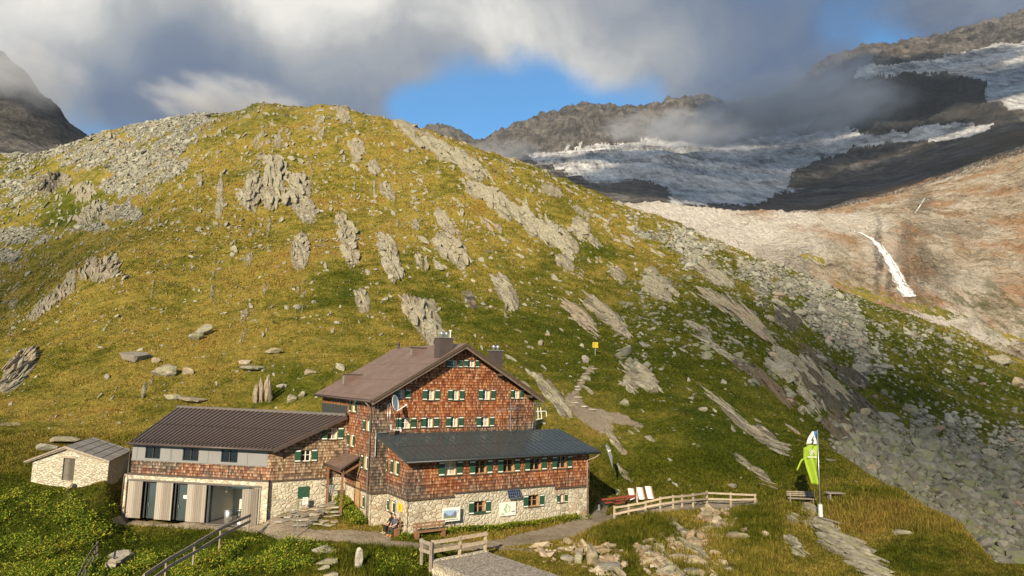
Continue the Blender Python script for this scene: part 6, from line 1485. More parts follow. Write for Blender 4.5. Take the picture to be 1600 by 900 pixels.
mb = MB(); FS.box(mb, d0_, d1_, zdb, zdt, -.2, -.14); FS.box(mb, d0_ - .02, d1_ + .02, zdb + .35, zdb + .45, -.14, -.11); FS.box(mb, d0_ - .02, d1_ + .02, zdt - .45, zdt - .35, -.14, -.11); dr = mb.build('door', M_BOARDS_DARK, shed)
mb = MB(); FS.box(mb, d0_ - .2, d1_ + .2, zdt, zdt + .14, -.2, .04); mb.build('lintel', M_WOODGREY, shed)
M_OLDROOF = wood_planks('silver_roof_shingles', (.20, .18, .155), (.50, .47, .41), .22)
r0 = FS.p(sp, zp, .35); rb = r0 + dside * (DS + .7); eL = FS.p(-.55, zsl - .12, .35); eR = FS.p(LS_ + .35, zsr_ - .05, .35)
roof_plane('roof', [eR + dside * (DS + .7), eR, r0, rb], M_OLDROOF, .12, None, steps=(.2, .4, .6, .8), parent=shed, trim=M_WOODGREY)
roof_plane('roof', [eL, eL + dside * (DS + .7), rb + ZZ * .01, r0 + ZZ * .01], M_OLDROOF, .12, None, steps=(.2, .4, .6, .8), parent=shed, trim=M_WOODGREY)
mb = MB(); mb.bar(FS.p(-.5, zsl - .22, .2), FS.p(sp, zp - .16, .2), .08, .14); mb.bar(FS.p(LS_ + .3, zsr_ - .16, .2), FS.p(sp, zp - .17, .2), .08, .14); mb.build('barge_board', M_WOODGREY, shed)
hut = hut_keep
P = FS.p(d1_ + .15, FS.at(118, 752)[1] - .25, .5)
faceted('doorstep_stone', P, (.28, .25, .3), M_PALESTONE, None, 9, 2, label='small pale block beside the shed door', cat='stone block')
# ------------------------------------------------------------------ rocks, grass, water
def unit_rocks(n, sub, seed, jag=.10, cuts=10, lo=.5, hi=.95):
    out = []
    for k in range(n):
        bm = bmesh.new(); bmesh.ops.create_icosphere(bm, subdivisions=sub, radius=1.0); rg = np.random.default_rng(seed + k)
        V = np.array([v.co[:] for v in bm.verts]); F = np.array([[v.index for v in f.verts] for f in bm.faces]); bm.free()
        N = rg.normal(size=(cuts, 3)); N /= np.linalg.norm(N, axis=1, keepdims=True); D = rg.uniform(lo, hi, cuts)
        for n_, d_ in zip(N, D): q = V @ n_; V = V - np.outer(np.maximum(q - d_, 0), n_)
        V = V * (1 + jag * rg.uniform(-1, 1, (len(V), 1))); V /= np.abs(V).max(0); out.append((V, F))
    return out
RK2 = unit_rocks(18, 2, 100, .045, 12, .36, .85); RK1 = unit_rocks(14, 1, 300, .07, 8, .45, .9)
def rot_axis(v, k, a):
    return v * math.cos(a) + np.cross(k, v) * math.sin(a) + k * (k @ v) * (1 - math.cos(a))
def local_axes(P, dip=0., yaw=0.):
    n = gnormal(np.array([P[0]]), np.array([P[1]]), max(.6, P[1] * .012))[0]
    a = STRIKE + yaw; d = np.array([math.sin(a), math.cos(a), 0]); e1 = d - n * (d @ n); e1 /= np.linalg.norm(e1)
    e3 = rot_axis(n, e1, dip); e2 = np.cross(e3, e1); return e1, e2, e3
def outcrop_material(name, pale=1.15, dark=False):
    m_, t, b = mat(name, rough=.92, spec=.15)
    st = t.sep(t.attr('sc', 'Vector')) if False else None
    q_ = t.attr('grain', 'Vector'); a = t.noise(t.vmath('MULTIPLY', q_, (.35, 3.0, 9.0)), 1.0, 6, .65); c = t.noise(t.obj(), 2.2, 6, .7); d_ = t.noise(t.vmath('MULTIPLY', q_, (.2, 8.0, 22.0)), 1.0, 3, .6)
    v = t.add(t.add(t.mul(a, .45), t.mul(c, .30)), t.mul(d_, .25)); k = .28 if dark else pale
    col = t.ramp(v, [(.34, (.055 * k, .05 * k, .045 * k)), (.44, (.19 * k, .17 * k, .13 * k)), (.54, (.36 * k, .33 * k, .25 * k)), (.68, (.52 * k, .48 * k, .37 * k))])
    col = t.mix(t.mul(t.mr(t.noise(t.obj(), .7, 5, .7), .52, .64), .55), col, (.25 * k, .27 * k, .10 * k))
    inf = t.new('ShaderNodeObjectInfo').outputs['Random']; col = t.mix(t.mul(t.mr(inf, .6, 1.0), .28), col, (.34, .21, .13))
    t.put(b.inputs['Base Color'], col); t.put(b.inputs['Normal'], t.bump(v, .9, .25)); return m_
M_OUT = outcrop_material('banded_gneiss', .92); M_OUTD = outcrop_material('wet_shaded_gneiss', .5, True)  # second one is a dark copy: wet rock plus gully shade in the colour
def vattr(me, name, arr):
    a = me.attributes.new(name, 'FLOAT_VECTOR', 'POINT'); a.data.foreach_set('vector', np.ascontiguousarray(arr, dtype=np.float32).ravel())
rg = np.random.default_rng(42)
REGION = [(250, 'on the grassy slope above the shed'), (420, 'on the golden left flank of the hill'), (560, 'below the crest of the hill'), (700, 'in the middle of the steep hillside'), (860, 'on the right shoulder of the hill'), (1080, 'on the slope above the red tables'), (1260, 'in the shaded gully slope'), (1700, 'near the rubble field')]
SHAPEW = ['long tilted', 'narrow fin of', 'jagged cluster of', 'broad shelf of', 'stepped', 'low ribbed', 'splintered', 'leaning stack of']
def where_words(x, y):
    v = 'high up' if y < 300 else ('half way up' if y < 450 else ('low' if y < 640 else 'at the foot'))
    if y > 640: return 'in the grass ' + ('beside the flagpole' if x > 1180 else 'below the path' if y > 790 else 'right of the hut')
    for lim, w in REGION:
        if x < lim: return v + ' ' + w
DARK_AT = [(75,287),(98,280),(1232,500),(1310,668),(1300,625),(1275,560),(735,466),(1170,580),(1200,600),(1260,592),(1330,590),(1340,630)]
used_lab = {}
for k, (ox, oy, a, b, w) in enumerate(OUT):
    if w < .65 or (a < 15 and oy < 420 and k % 2): continue
    ang = math.atan2(oy - VPY, ox - VPX); c, s = math.cos(ang), math.sin(ang)
    parts = []; npl = int(np.clip(a * b / 15, 7, 34))
    P0 = hit(ox, oy)
    if P0 is None: continue
    for i in range(npl):
        u_ = rg.uniform(-.85, .85) * a; v_ = rg.uniform(-.85, .85) * b; P = hit(ox + u_ * c - v_ * s, oy + u_ * s + v_ * c)
        if P is None or abs(P[1] - P0[1]) > P0[1] * .35: continue
        m_px = P[1] / FPX
        # length along the strike is foreshortened, more so where the slope looks straight at the camera
        vert = abs(s); L = a * m_px * rg.uniform(.6, 1.2) * (1.9 + .4 * (1 - vert)); Wd = b * m_px * (rg.uniform(.12, .26) if i % 3 else rg.uniform(.35, .55)); Tk = Wd * rg.uniform(.25, .42)
        e1, e2, e3 = local_axes(P, rg.uniform(-1.15, -.45), rg.normal(0, .07)); V, F = RK2[rg.integers(len(RK2))]
        pitch_ = rg.uniform(-.05, .12); e1b = rot_axis(e1, e2, -pitch_); e3b = rot_axis(e3, e2, -pitch_)
        X = V[:, :1] * L * .5 * e1b + V[:, 1:2] * Wd * e2 + V[:, 2:3] * Tk * 1.3 * e3b
        # notch the plate's edges
        X = X + (gnoise(V[:, 0] * 6 + i * 9.1, V[:, 1] * 5 + k) * .16 * Wd)[:, None] * e2
        parts.append((X + P + e3 * Tk * .15, F, np.stack([V[:, 0] * L + i * 7, V[:, 1] * Wd * .8, V[:, 2] * Tk + i * 1.7], 1)))
    if not parts: continue
    VV = []; FF = []; GG = []; o_ = 0
    for X, F, g in parts: VV.append(X); FF.append(F + o_); GG.append(g); o_ += len(X)
    VV = np.concatenate(VV); me = np_mesh('rock_outcrop', VV - P0, np.concatenate(FF), False); vattr(me, 'grain', np.concatenate(GG))
    dark = min(abs(ox - q[0]) + abs(oy - q[1]) for q in DARK_AT) < 12
    o = link('rock_outcrop', me, M_OUTD if dark else M_OUT); o.location = tuple(P0)
    colw = 'dark wet' if dark else ('pale grey' if (ox + oy) % 3 else 'buff grey')
    lab = f"{SHAPEW[k % 8]} {colw} rock slabs {where_words(ox, oy)}"
    n_u = used_lab.get(lab, 0); used_lab[lab] = n_u + 1
    if n_u: lab = f"{['second', 'third', 'fourth', 'fifth'][min(n_u - 1, 3)]} {lab}"
    tag(o, ' '.join(lab.split()[:16]), 'rock outcrop', 'rock outcrops ribbing the hillside')

X, Y, Z, px, py = XG, YG, ZG, PXG, PYG
# visible ground, for scattering
run = np.maximum.accumulate(Z / Y, axis=1); VIS = (Z / Y >= run - 1e-4 - .002)
AREA = (np.gradient(tt)[:, None] * np.ones_like(Y)) * (Y ** 2) * (LG[1] - LG[0])
INF = (py < 930) & (px > -60) & (px < 1660) & VIS
PADM = np.zeros(Y.shape, bool)
for poly, zc in PADS: PADM |= inpoly(X, Y, poly) > -.55
def shed_pad(x, y): return inpoly(x, y, [(shA[0] - .3, shA[1] - .4), (shB[0] + .5, shB[1] - .4), (shB[0] + dside[0] * 8 + .5, shB[1] + dside[1] * 8), (shA[0] + dside[0] * 8 - .3, shA[1] + dside[1] * 8)]) > -.2
PADM |= shed_pad(X, Y)
BRD = inpoly(X, Y, [tuple(FB.p(-.4, 0, -.5)[:2]), tuple(FB.p(Lp + .4, 0, -.5)[:2]), tuple(FB.p(Lp + .4, 0, 9)[:2]), tuple(FB.p(-.4, 0, 9)[:2])]) > -.1
PADM |= BRD
def sample(weight, n, rg):
    p = weight.ravel().astype(float); p = p / p.sum(); idx = rg.choice(len(p), n, p=p); i, j = np.unravel_index(idx, weight.shape)
    i2 = np.minimum(i + 1, weight.shape[0] - 1); j2 = np.minimum(j + 1, weight.shape[1] - 1); u = rg.random(n); v = rg.random(n)
    x = X[i, j] * (1 - u) + X[i2, j] * u; y = Y[i, j] * (1 - v) + Y[i, j2] * v; x = x * y / Y[i, j]
    return np.stack([x, y, gz(x, y)], 1), i, j
def scatter_rocks(P, size, flat, rg, tilt=.3, strike=True, pool=RK1):
    """all stones as one vertex array"""
    VV = []; FF = []; o_ = 0; n = len(P); N = gnormal(P[:, 0], P[:, 1], 1.0)
    ang = rg.normal(0, .35, n) + STRIKE if strike else rg.uniform(0, 6.28, n); d = np.stack([np.sin(ang), np.cos(ang), 0 * ang], 1)
    N = N + rg.normal(0, tilt, (n, 3)); N /= np.linalg.norm(N, axis=1, keepdims=True)
    e1 = d - N * (d * N).sum(1, keepdims=True); e1 /= np.linalg.norm(e1, axis=1, keepdims=True); e2 = np.cross(N, e1)
    which = rg.integers(0, len(pool), n); sx = size * rg.uniform(.8, 1.6 if strike else 1.2, n); sy = size * rg.uniform(.6, 1.0, n); sz = size * flat * rg.uniform(.7, 1.2, n)
    for w in range(len(pool)):
        k = np.where(which == w)[0]
        if len(k) == 0: continue
        V, F = pool[w]
        X_ = (V[None, :, 0:1] * (e1 * sx[:, None])[k][:, None] + V[None, :, 1:2] * (e2 * sy[:, None])[k][:, None] + V[None, :, 2:3] * (N * sz[:, None])[k][:, None]) + P[k][:, None] + ZZ * (sz[k] * .25)[:, None, None]
        VV.append(X_.reshape(-1, 3)); FF.append((F[None] + (np.arange(len(k)) * len(V))[:, None, None] + o_).reshape(-1, 3)); o_ += len(k) * len(V)
    return np.concatenate(VV), np.concatenate(FF)
def rubble_material(name, pale, lichen):
    m_, t, b = mat(name, rough=.93, spec=.12); P = t.pos(); r = t.attr('rnd'); a = t.noise(P, 2.2, 5, .7)
    col = t.ramp(t.add(t.mul(a, .6), t.mul(r, .4)), [(.2, tuple(q * pale for q in (.13, .125, .105))), (.5, tuple(q * pale for q in (.25, .24, .20))), (.8, tuple(q * pale for q in (.40, .385, .32)))])
    col = t.mix(t.mul(t.mr(t.noise(P, .6, 5, .7), .48, .62), lichen), col, (.24 * pale, .27 * pale, .11 * pale))
    col = t.mix(t.mul(t.mr(r, .975, .985), .5), col, (.30, .14, .08))
    t.put(b.inputs['Base Color'], col); t.put(b.inputs['Normal'], t.bump(a, .7, .08)); return m_
def stuff_mesh(name, V, F, matl, label, per=None, rg=rg):
    me = np_mesh(name, V, F, False)
    if per: fattr(me, 'rnd', np.repeat(rg.random(len(V) // per + 1), per)[:len(V)])
    o = link(name, me, matl); tag(o, label, kind='stuff'); return o
M_RUB = rubble_material('grey_rubble', .74, .75); M_RUBP = rubble_material('pale_rubble', 1.02, .25)
nv1 = len(RK1[0][0])
BIG = []     # the ones large in the picture become objects of their own
def add_scatter(name, weight, n, size_fn, flat, matl, label, seed, strike, blabel, bgroup, nbig):
    r_ = np.random.default_rng(seed); P, i, j = sample(weight, n, r_); size = size_fn(r_, n, P)
    order = np.argsort(-size / P[:, 1]); big = order[:nbig]; rest = order[nbig:]
    V, F = scatter_rocks(P[rest], size[rest], flat, r_, strike=strike); stuff_mesh(name, V, F, matl, label, nv1, r_)
    for q in big: BIG.append((P[q], size[q], flat, strike, matl, blabel, bgroup))
base_w = AREA * INF * ~PADM
lowright = (px > 1290) & (Y < 135) & (py > 590) & (Y > 1.1 * np.interp(px, [1290, 1350, 1400, 1500, 1600, 1700], [70, 64, 62, 55, 46, 40]))
add_scatter('rubble', base_w * (SG ** 1.6) * lowright, 5200, lambda r, n, P: np.clip(r.lognormal(-1.10, .62, n), .13, 1.9), .75, M_RUB, 'packed grey lichened rubble filling the hollow', 1, False, 'rounded grey lichened boulder in the rubble hollow', 'boulders in the rubble hollow', 90)
add_scatter('moraine_stones', base_w * (SG ** 1.4) * ((px > 900) & ~lowright & (Y > 60)), 3600, lambda r, n, P: np.clip(r.lognormal(-.95, .55, n), .16, 2.0), .65, M_RUBP, 'scattered pale moraine stones along the shaded crest', 2, False, 'pale moraine boulder on the crest right of the hill', 'moraine boulders along the right crest', 45)
add_scatter('scree', base_w * (SG ** 1.5) * (px < 420), 5000, lambda r, n, P: np.clip(r.lognormal(-.55, .45, n), .25, 2.2) * P[:, 1] / 300 , .55, M_RUBP, 'pale scree of broken stones on the upper left slope', 3, True, 'pale block lying in the upper left scree', 'blocks in the upper left scree', 25)
add_scatter('slope_stones', base_w * (1 - SG) * (1 - PG) * (.10 + 1.2 * np.clip(fbm(X / 14, Y / 14, 3) + .15, 0, 1)) * (Y > 58) * (px < 1500), 6500, lambda r, n, P: np.clip(r.lognormal(-1.60, .52, n), .07, 1.1) * np.clip(P[:, 1] / 100, .7, 1.7), .34, M_RUBP, 'small flat stones strewn through the hill grass', 4, True, 'flat pale slab lying in the hillside grass', 'flat slabs lying in the hillside grass', 70)
add_scatter('crest_rubble', base_w * ((px > 960) & (px < 1620) & (py > 430) & (Y > 100) & (Y < 240)) * (.25 + np.clip(fbm(X / 12, Y / 12, 3), 0, 1)), 2600, lambda r, n, P: np.clip(r.lognormal(-1.1, .5, n), .14, 1.6), .6, M_RUB, 'grey stones strewn over the shaded grass slope', 5, False, 'lone grey boulder on the shaded grass slope', 'boulders on the shaded grass slope', 25)
r5 = np.random.default_rng(77)
wl = base_w * (1 - PG) * (YG > 75) * (PXG < 1330) * (.04 + np.clip(.25 + ridged(XG * PV[0] / 9 + YG * PV[1] / 9, XG * SV[0] / 30 + YG * SV[1] / 30, 3) - .9, 0, 2) * (.12 + .9 * (1 - sstep(300, 600, PYG)))) / YG
Pl, il, jl = sample(wl, 2600, r5); VV = []; FF = []; GGl = []; o_ = 0
for P in Pl:
    m_px = P[1] / FPX; e1, e2, e3 = local_axes(P, r5.uniform(-.8, -.1), r5.normal(0, .12)); V, F = RK2[r5.integers(len(RK2))]; Wd = m_px * min(7, r5.lognormal(.75, .45)); L = Wd * r5.uniform(2.0, 5.5); Tk = Wd * r5.uniform(.3, .6)
    VV.append(V[:, :1] * L * e1 + V[:, 1:2] * Wd * e2 + V[:, 2:3] * Tk * e3 + P); FF.append(F + o_); GGl.append(np.stack([V[:, 0] * L, V[:, 1] * Wd + o_ * .01, V[:, 2] * Tk], 1)); o_ += len(V)
me = np_mesh('ledge_stones', np.concatenate(VV), np.concatenate(FF), False); vattr(me, 'grain', np.concatenate(GGl)); tag(link('ledge_stones', me, M_OUT), 'countless thin rock ledges ribbing the upper hill', kind='stuff')
M_RUBW = rubble_material('rusty_bank_rubble', 1.15, .12)
for _n in M_RUBW.node_tree.nodes:
    if _n.type == 'VALTORGB' and len(_n.color_ramp.elements) == 3:
        for _e, _c in zip(_n.color_ramp.elements, ((.15, .10, .06), (.33, .255, .165), (.54, .47, .35))): _e.color = (*_c, 1)
bank_w = base_w * (1 - PG) * blobs(px, py, [(1065, 870, 62, 34, 1), (1115, 815, 28, 22, .8), (1160, 835, 24, 16, .6), (880, 866, 50, 14, .9), (950, 878, 34, 18, .9), (960, 855, 60, 6, .4), (830, 862, 30, 6, .5), (1140, 870, 20, 14, .5)], False) ** 1.5 * (Y < 64) * np.clip(.3 + 1.6 * fbm(X / 2.0, Y / 2.0, 3), 0, 1)
r6 = np.random.default_rng(91); Pb6, _, _ = sample(bank_w, 900, r6); V6, F6 = scatter_rocks(Pb6, np.clip(r6.lognormal(-1.75, .55, 900), .07, .60), .45, r6, tilt=.35, strike=False); stuff_mesh('bank_rubble', V6, F6, M_RUBW, 'rusty and cream broken stones in the banks below the path', nv1, r6)
NAMED = [(257,578,23,14,'large rounded grey boulder on the slope above the wing roof'),(217,557,28,9,'long flat grey slab left of the rounded boulder'),(243,564,8,6,'small stone between the flat slab and the rounded boulder'),(294,580,10,8,'pale stone just right of the rounded boulder'),(320,516,20,12,'dark and pale rock heap highest above the wing'),(306,527,12,7,'pale rock under the dark rock heap'),(402,574,26,5,'thin overhanging slab above the rock pillar'),(430,549,18,6,'flat whale shaped slab above the rock pillar'),(385,566,12,5,'tilted slab left of the overhanging slab'),(440,604,9,5,'pale stone right of the rock pillar'),(456,623,8,8,'broken stone right behind the wing roof'),(472,618,7,8,'pointed stone nearest the main block behind the wing'),(94,688,30,7,'broad flat slab stack above the stone shed'),(72,699,18,7,'lower slab of the stack beside the shed roof'),(310,624,30,5,'long tilted slab behind the wing ridge'),(268,619,15,6,'reddish rock behind the left end of the wing'),(485,582,10,6,'grey slab above the main roof eave'),(1557,560,19,11,'big dark boulder on the right crest'),(1422,640,12,10,'isolated grey boulder above the rubble hollow'),(1519,593,9,6,'pale boulder in the grass above the hollow'),(1590,597,12,9,'grey boulder at the right edge above the hollow'),(1410,832,14,5,'pale flat slab alone on the golden grass spur'),(914,562,7,9,'pointed grey boulder beside the trail signpost'),(845,536,5,6,'small grey boulder on the slope right of the chimney'),(975,628,8,8,'angular stone beside the bare path earth'),(190,872,22,11,'large pale rock at the bottom left by the fence'),(172,886,14,14,'pale rock face at the very bottom left'),(917,592,6,5,'stone at the foot of the trail signpost'),(1548,708,14,8,'large lichened boulder in the upper rubble hollow'),(1390,733,13,9,'large yellow lichened boulder at the hollow edge'),(1362,733,12,9,'rounded boulder where the hollow meets the spur'),(1445,765,12,10,'grey boulder in the middle of the hollow'),(1423,757,14,8,'wide yellowish boulder near the hollow edge'),(1498,726,12,7,'long grey boulder in the hollow centre'),
 (925,868,9,20,'upright pale stone in the bank below the path'),(905,872,8,14,'blocky cream stone in the bank below the path'),(950,886,20,7,'long orange brown slab at the bottom bank'),(885,873,12,5,'low pale stones under the path bank'),(1102,805,12,8,'pale rock outcrop stone under the fence corner'),(1122,818,14,4,'flat rusty slab under the fence'),(1108,825,13,3,'white flat slab under the fence'),(1152,838,18,8,'pale tilted slab below the fence end'),(1050,846,9,5,'cream stone in the rusty rock bank'),(1062,868,16,6,'rusty slab in the lower rock bank'),(1085,872,14,5,'brown grey slab in the lower rock bank'),(1042,889,12,9,'grey corner stone of the lower rock bank'),(1080,893,20,6,'wide pale slab at the bottom of the rock bank'),(1012,865,7,4,'small white stone in the grass bank'),(1008,858,8,5,'rusty red stone in the grass bank'),(1137,890,8,5,'pale stone at the bottom right of the rock bank'),(1083,785,5,9,'pale upright stone leaning on the fence'),
 (505,857,20,7,'uppermost stepping slab in the grass below the path'),(510,877,20,5,'long stepping slab in the lower grass'),(508,888,12,5,'round stepping slab in the lower grass'),(516,899,13,5,'lowest stepping slab at the bottom edge'),(1222,578,15,17,'broad grey rock face at the upper end of the dark ravine'),(1208,556,10,8,'small pale block heading the dark ravine'),(1322,668,11,12,'leaning block where the ravine meets the rubble'),(1252,640,9,8,'small block at the foot of the ravine'),(1205,497,12,8,'angular block beside the black hollow'),(1247,487,13,7,'pale block above the black hollow'),(1282,560,11,7,'rounded block on the right rim of the ravine'),(1350,645,12,8,'grey block between ravine and rubble'),(1247,855,9,5,'grey stone near the foot of the slabs'),(1098,640,8,5,'grey stone in the striped slope')]
for x, y, w, h, lab in NAMED:
    P = hit(x, y + h * .5)
    if P is None: continue
    m_px = P[1] / FPX; k = (x * 7 + y) % len(RK2); V, F = RK2[k]
    rot = (x % 7 - 3) * .06; cx, sx = math.cos(rot), math.sin(rot)
    S = np.array([w * m_px, w * m_px * .75, max(h * m_px, .25)]); Q = V * S; Q = np.stack([Q[:, 0] * cx + Q[:, 2] * sx * -1 * (w > h), Q[:, 1], Q[:, 2] * cx + Q[:, 0] * sx * (w > h)], 1)
    me = np_mesh('boulder', Q, F, False); vattr(me, 'grain', V[:, [0, 2, 1]] * S[[0, 2, 1]])
    o = link('boulder', me, M_OUT if k % 3 else M_BOULDER); o.location = tuple(P + ZZ * h * m_px * .35); tag(o, lab, 'boulder')
def place_words(qx, qy, box):
    c = ['at the left end', 'left of the middle', 'in the middle', 'right of the middle', 'at the right end'][int(np.clip((qx - box[0]) / (box[1] - box[0] + 1e-6) * 5, 0, 4))]
    r_ = ['topmost band', 'upper band', 'middle band', 'lower band', 'lowest band'][int(np.clip((qy - box[2]) / (box[3] - box[2] + 1e-6) * 5, 0, 4))]
    return r_, c
SAME = {}
NOUN = {'boulders in the rubble hollow': 'boulder, {r} of the rubble hollow {c}', 'moraine boulders along the right crest': 'moraine boulder, {r} of the crest rubble {c}', 'blocks in the upper left scree': 'block, {r} of the upper scree {c}', 'flat slabs lying in the hillside grass': 'flat slab in the hill grass, {r} {c}', 'boulders on the shaded grass slope': 'boulder on the shaded slope, {r} {c}'}
GB = {}
for (P, sz, flat, strike, matl, lab, grp) in BIG:
    a_, b_ = project(*P); GB.setdefault(grp, []).append((a_, b_, sz / P[1] * FPX))
GB = {k_: (np.array(v_)) for k_, v_ in GB.items()}
for q, (P, sz, flat, strike, matl, lab, grp) in enumerate(BIG):
    V, F = scatter_rocks(P[None], np.array([sz]), flat, np.random.default_rng(1000 + q), strike=strike, pool=RK2)
    me = np_mesh('boulder', V - P, F, False); fattr(me, 'rnd', np.full(len(V), np.random.default_rng(q).random()))
    o = link('boulder', me, matl); o.location = tuple(P)
    G_ = GB[grp]; a_, b_ = project(*P); r_w, c_w = place_words(a_, b_, (G_[:, 0].min(), G_[:, 0].max(), G_[:, 1].min(), G_[:, 1].max())); rk_ = (G_[:, 2] > sz / P[1] * FPX + 1e-9).mean(); sw = 'largest' if rk_ == 0 else 'big' if rk_ < .34 else 'mid sized' if rk_ < .67 else 'smaller'
    lab = sw + (' grey ' if matl is M_RUB else ' pale ') + NOUN[grp].format(r=r_w, c=c_w); tag(o, lab, 'boulder', grp); SAME.setdefault(lab, []).append((a_, o))
for lab, L_ in SAME.items():
    if len(L_) > 1:
        L_.sort(key=lambda q: q[0])
        for k_, (_, o) in enumerate(L_): o['label'] = ('leftmost', 'second', 'third', 'fourth', 'fifth', 'sixth', 'seventh', 'eighth', 'ninth', 'tenth')[min(k_, 9)] + ' ' + lab.replace(' moraine boulder', ' boulder')
# the split pillar behind the wing
P = hit(409, 629); m_px = P[1] / FPX; VV = []; FF = []; o_ = 0; GGr = []
for i in range(9):
    V, F = RK2[i]; hgt = m_px * rg.uniform(15, 24); c_ = P + np.array([(i - 4) * 3.2 * m_px, rg.uniform(-.6, .6), hgt * .8]); Q = V * np.array([3.6 * m_px, 5 * m_px, hgt * 1.05]); VV.append(Q + c_); FF.append(F + o_); GGr.append(np.stack([Q[:, 2], Q[:, 0] * 2 + i, Q[:, 1]], 1)); o_ += len(V)
me = np_mesh('rock_pillar', np.concatenate(VV) - P, np.concatenate(FF), False); vattr(me, 'grain', np.concatenate(GGr)); o = link('rock_pillar', me, M_OUT); o.location = tuple(P); tag(o, 'upright split rock pillar standing behind the brown wing roof', 'rock pillar')

# stone steps up the hill and flagstones before the porch
STP = [(928,577),(922,581),(916,585),(912,590),(909,595),(907,600),(904,605),(902,610),(899,616),(903,622),(897,630),(912,636),(925,641),(968,548),(973,553),(972,560)]
for i, (x, y) in enumerate(STP):
    P = hit(x, y); m_px = P[1] / FPX; V, F = RK2[i % len(RK2)]; me = np_mesh('stone_step', V * np.array([7 * m_px, 3.6 * m_px, .10]), F); vattr(me, 'grain', V * .5); o = link('stone_step', me, M_PALESTONE); o.location = tuple(P + ZZ * .05); tag(o, ('highest', 'second', 'third', 'fourth', 'fifth', 'sixth', 'seventh', 'eighth', 'ninth', 'tenth', 'eleventh', 'twelfth', 'lowest')[i] + ' stone step of the path climbing to the trail signs' if i < 13 else ('first', 'second', 'last')[i - 13] + ' flat stone on the faint track right of the trail signs', 'step', 'stone steps on the hill path')
fl = []; SAME2 = {}
for r_ in range(6):
    for c_ in range(8):
        x = 438 + c_ * 11.5 + r_ * 2.5 + rg.uniform(-3, 3); y = 822 - r_ * 7.2 - c_ * .6 + rg.uniform(-1.5, 1.5) + (4 if c_ > 5 else 0)
        if y > 822 or (x < 470 and y < 800): continue
        fl.append((x, y))
for i, (x, y) in enumerate(fl):
    P = hit(x, y); 
    if P is None: continue
    V, F = RK2[(i * 5) % len(RK2)]; sx, sy = rg.uniform(.32, .52), rg.uniform(.35, .6); ca = math.cos(i); sa = math.sin(i); Q = V * np.array([sx, sy, .07]); me = np_mesh('flagstone', Q, F); vattr(me, 'grain', V * .5); o = link('flagstone', me, M_BOULDER if i % 3 else M_PALESTONE); o.location = tuple(P + ZZ * .035); o.rotation_euler = (0, 0, rg.uniform(-.5, .5)); tag(o, ['pale', 'grey', 'grey'][i % 3] + ' flagstone, ' + ['lowest', 'second', 'third', 'fourth', 'fifth', 'uppermost'][int(np.clip((822 - y) / 7.4, 0, 5))] + ' row of the porch paving, ' + ('nearest the signpost' if x < 472 else 'in the middle' if x < 500 else 'nearest the weedy bank'), 'flagstone', 'flagstones before the porch'); SAME2.setdefault(o['label'], []).append((x, o))

for lab, L_ in SAME2.items():
    if len(L_) > 1:
        L_.sort(key=lambda q: q[0])
        for k_, (_, o) in enumerate(L_): o['label'] = ('leftmost', 'second', 'third', 'fourth', 'fifth')[min(k_, 4)] + ' ' + lab
# grass and herbs
def grass_material(name, herb=False):
    m_, t, b = mat(name, rough=1.0, spec=.04); P = t.pos(); big = t.noise(P, .035, 5, .6); mid = t.noise(P, .30, 6, .65); fine = t.noise(P, 2.6, 4, .7)
    r = t.attr('rnd'); gc = grass_color(t, big, mid, fine, r, t.attr('dry'), t.attr('lush'))
    if herb: gc = t.ramp(t.add(t.mul(r, .7), t.mul(mid, .5)), [(.2, (.035, .075, .012)), (.45, (.09, .155, .018)), (.7, (.20, .26, .026)), (.9, (.38, .36, .045)), (1.0, (.24, .11, .03))])
    gc = t.mix(1.0, gc, t.ramp(r, [(0, .7), (1, 1.35)]), 'MULTIPLY')
    t.put(b.inputs['Base Color'], gc)
    tr = t.new('ShaderNodeBsdfTranslucent'); t.put(tr.inputs[0], gc); mx = t.new('ShaderNodeMixShader'); mx.inputs[0].default_value = .3
    t.l.new(b.outputs[0], mx.inputs[1]); t.l.new(tr.outputs[0], mx.inputs[2]); t.l.new(mx.outputs[0], t.n['Material Output'].inputs[0]); return m_
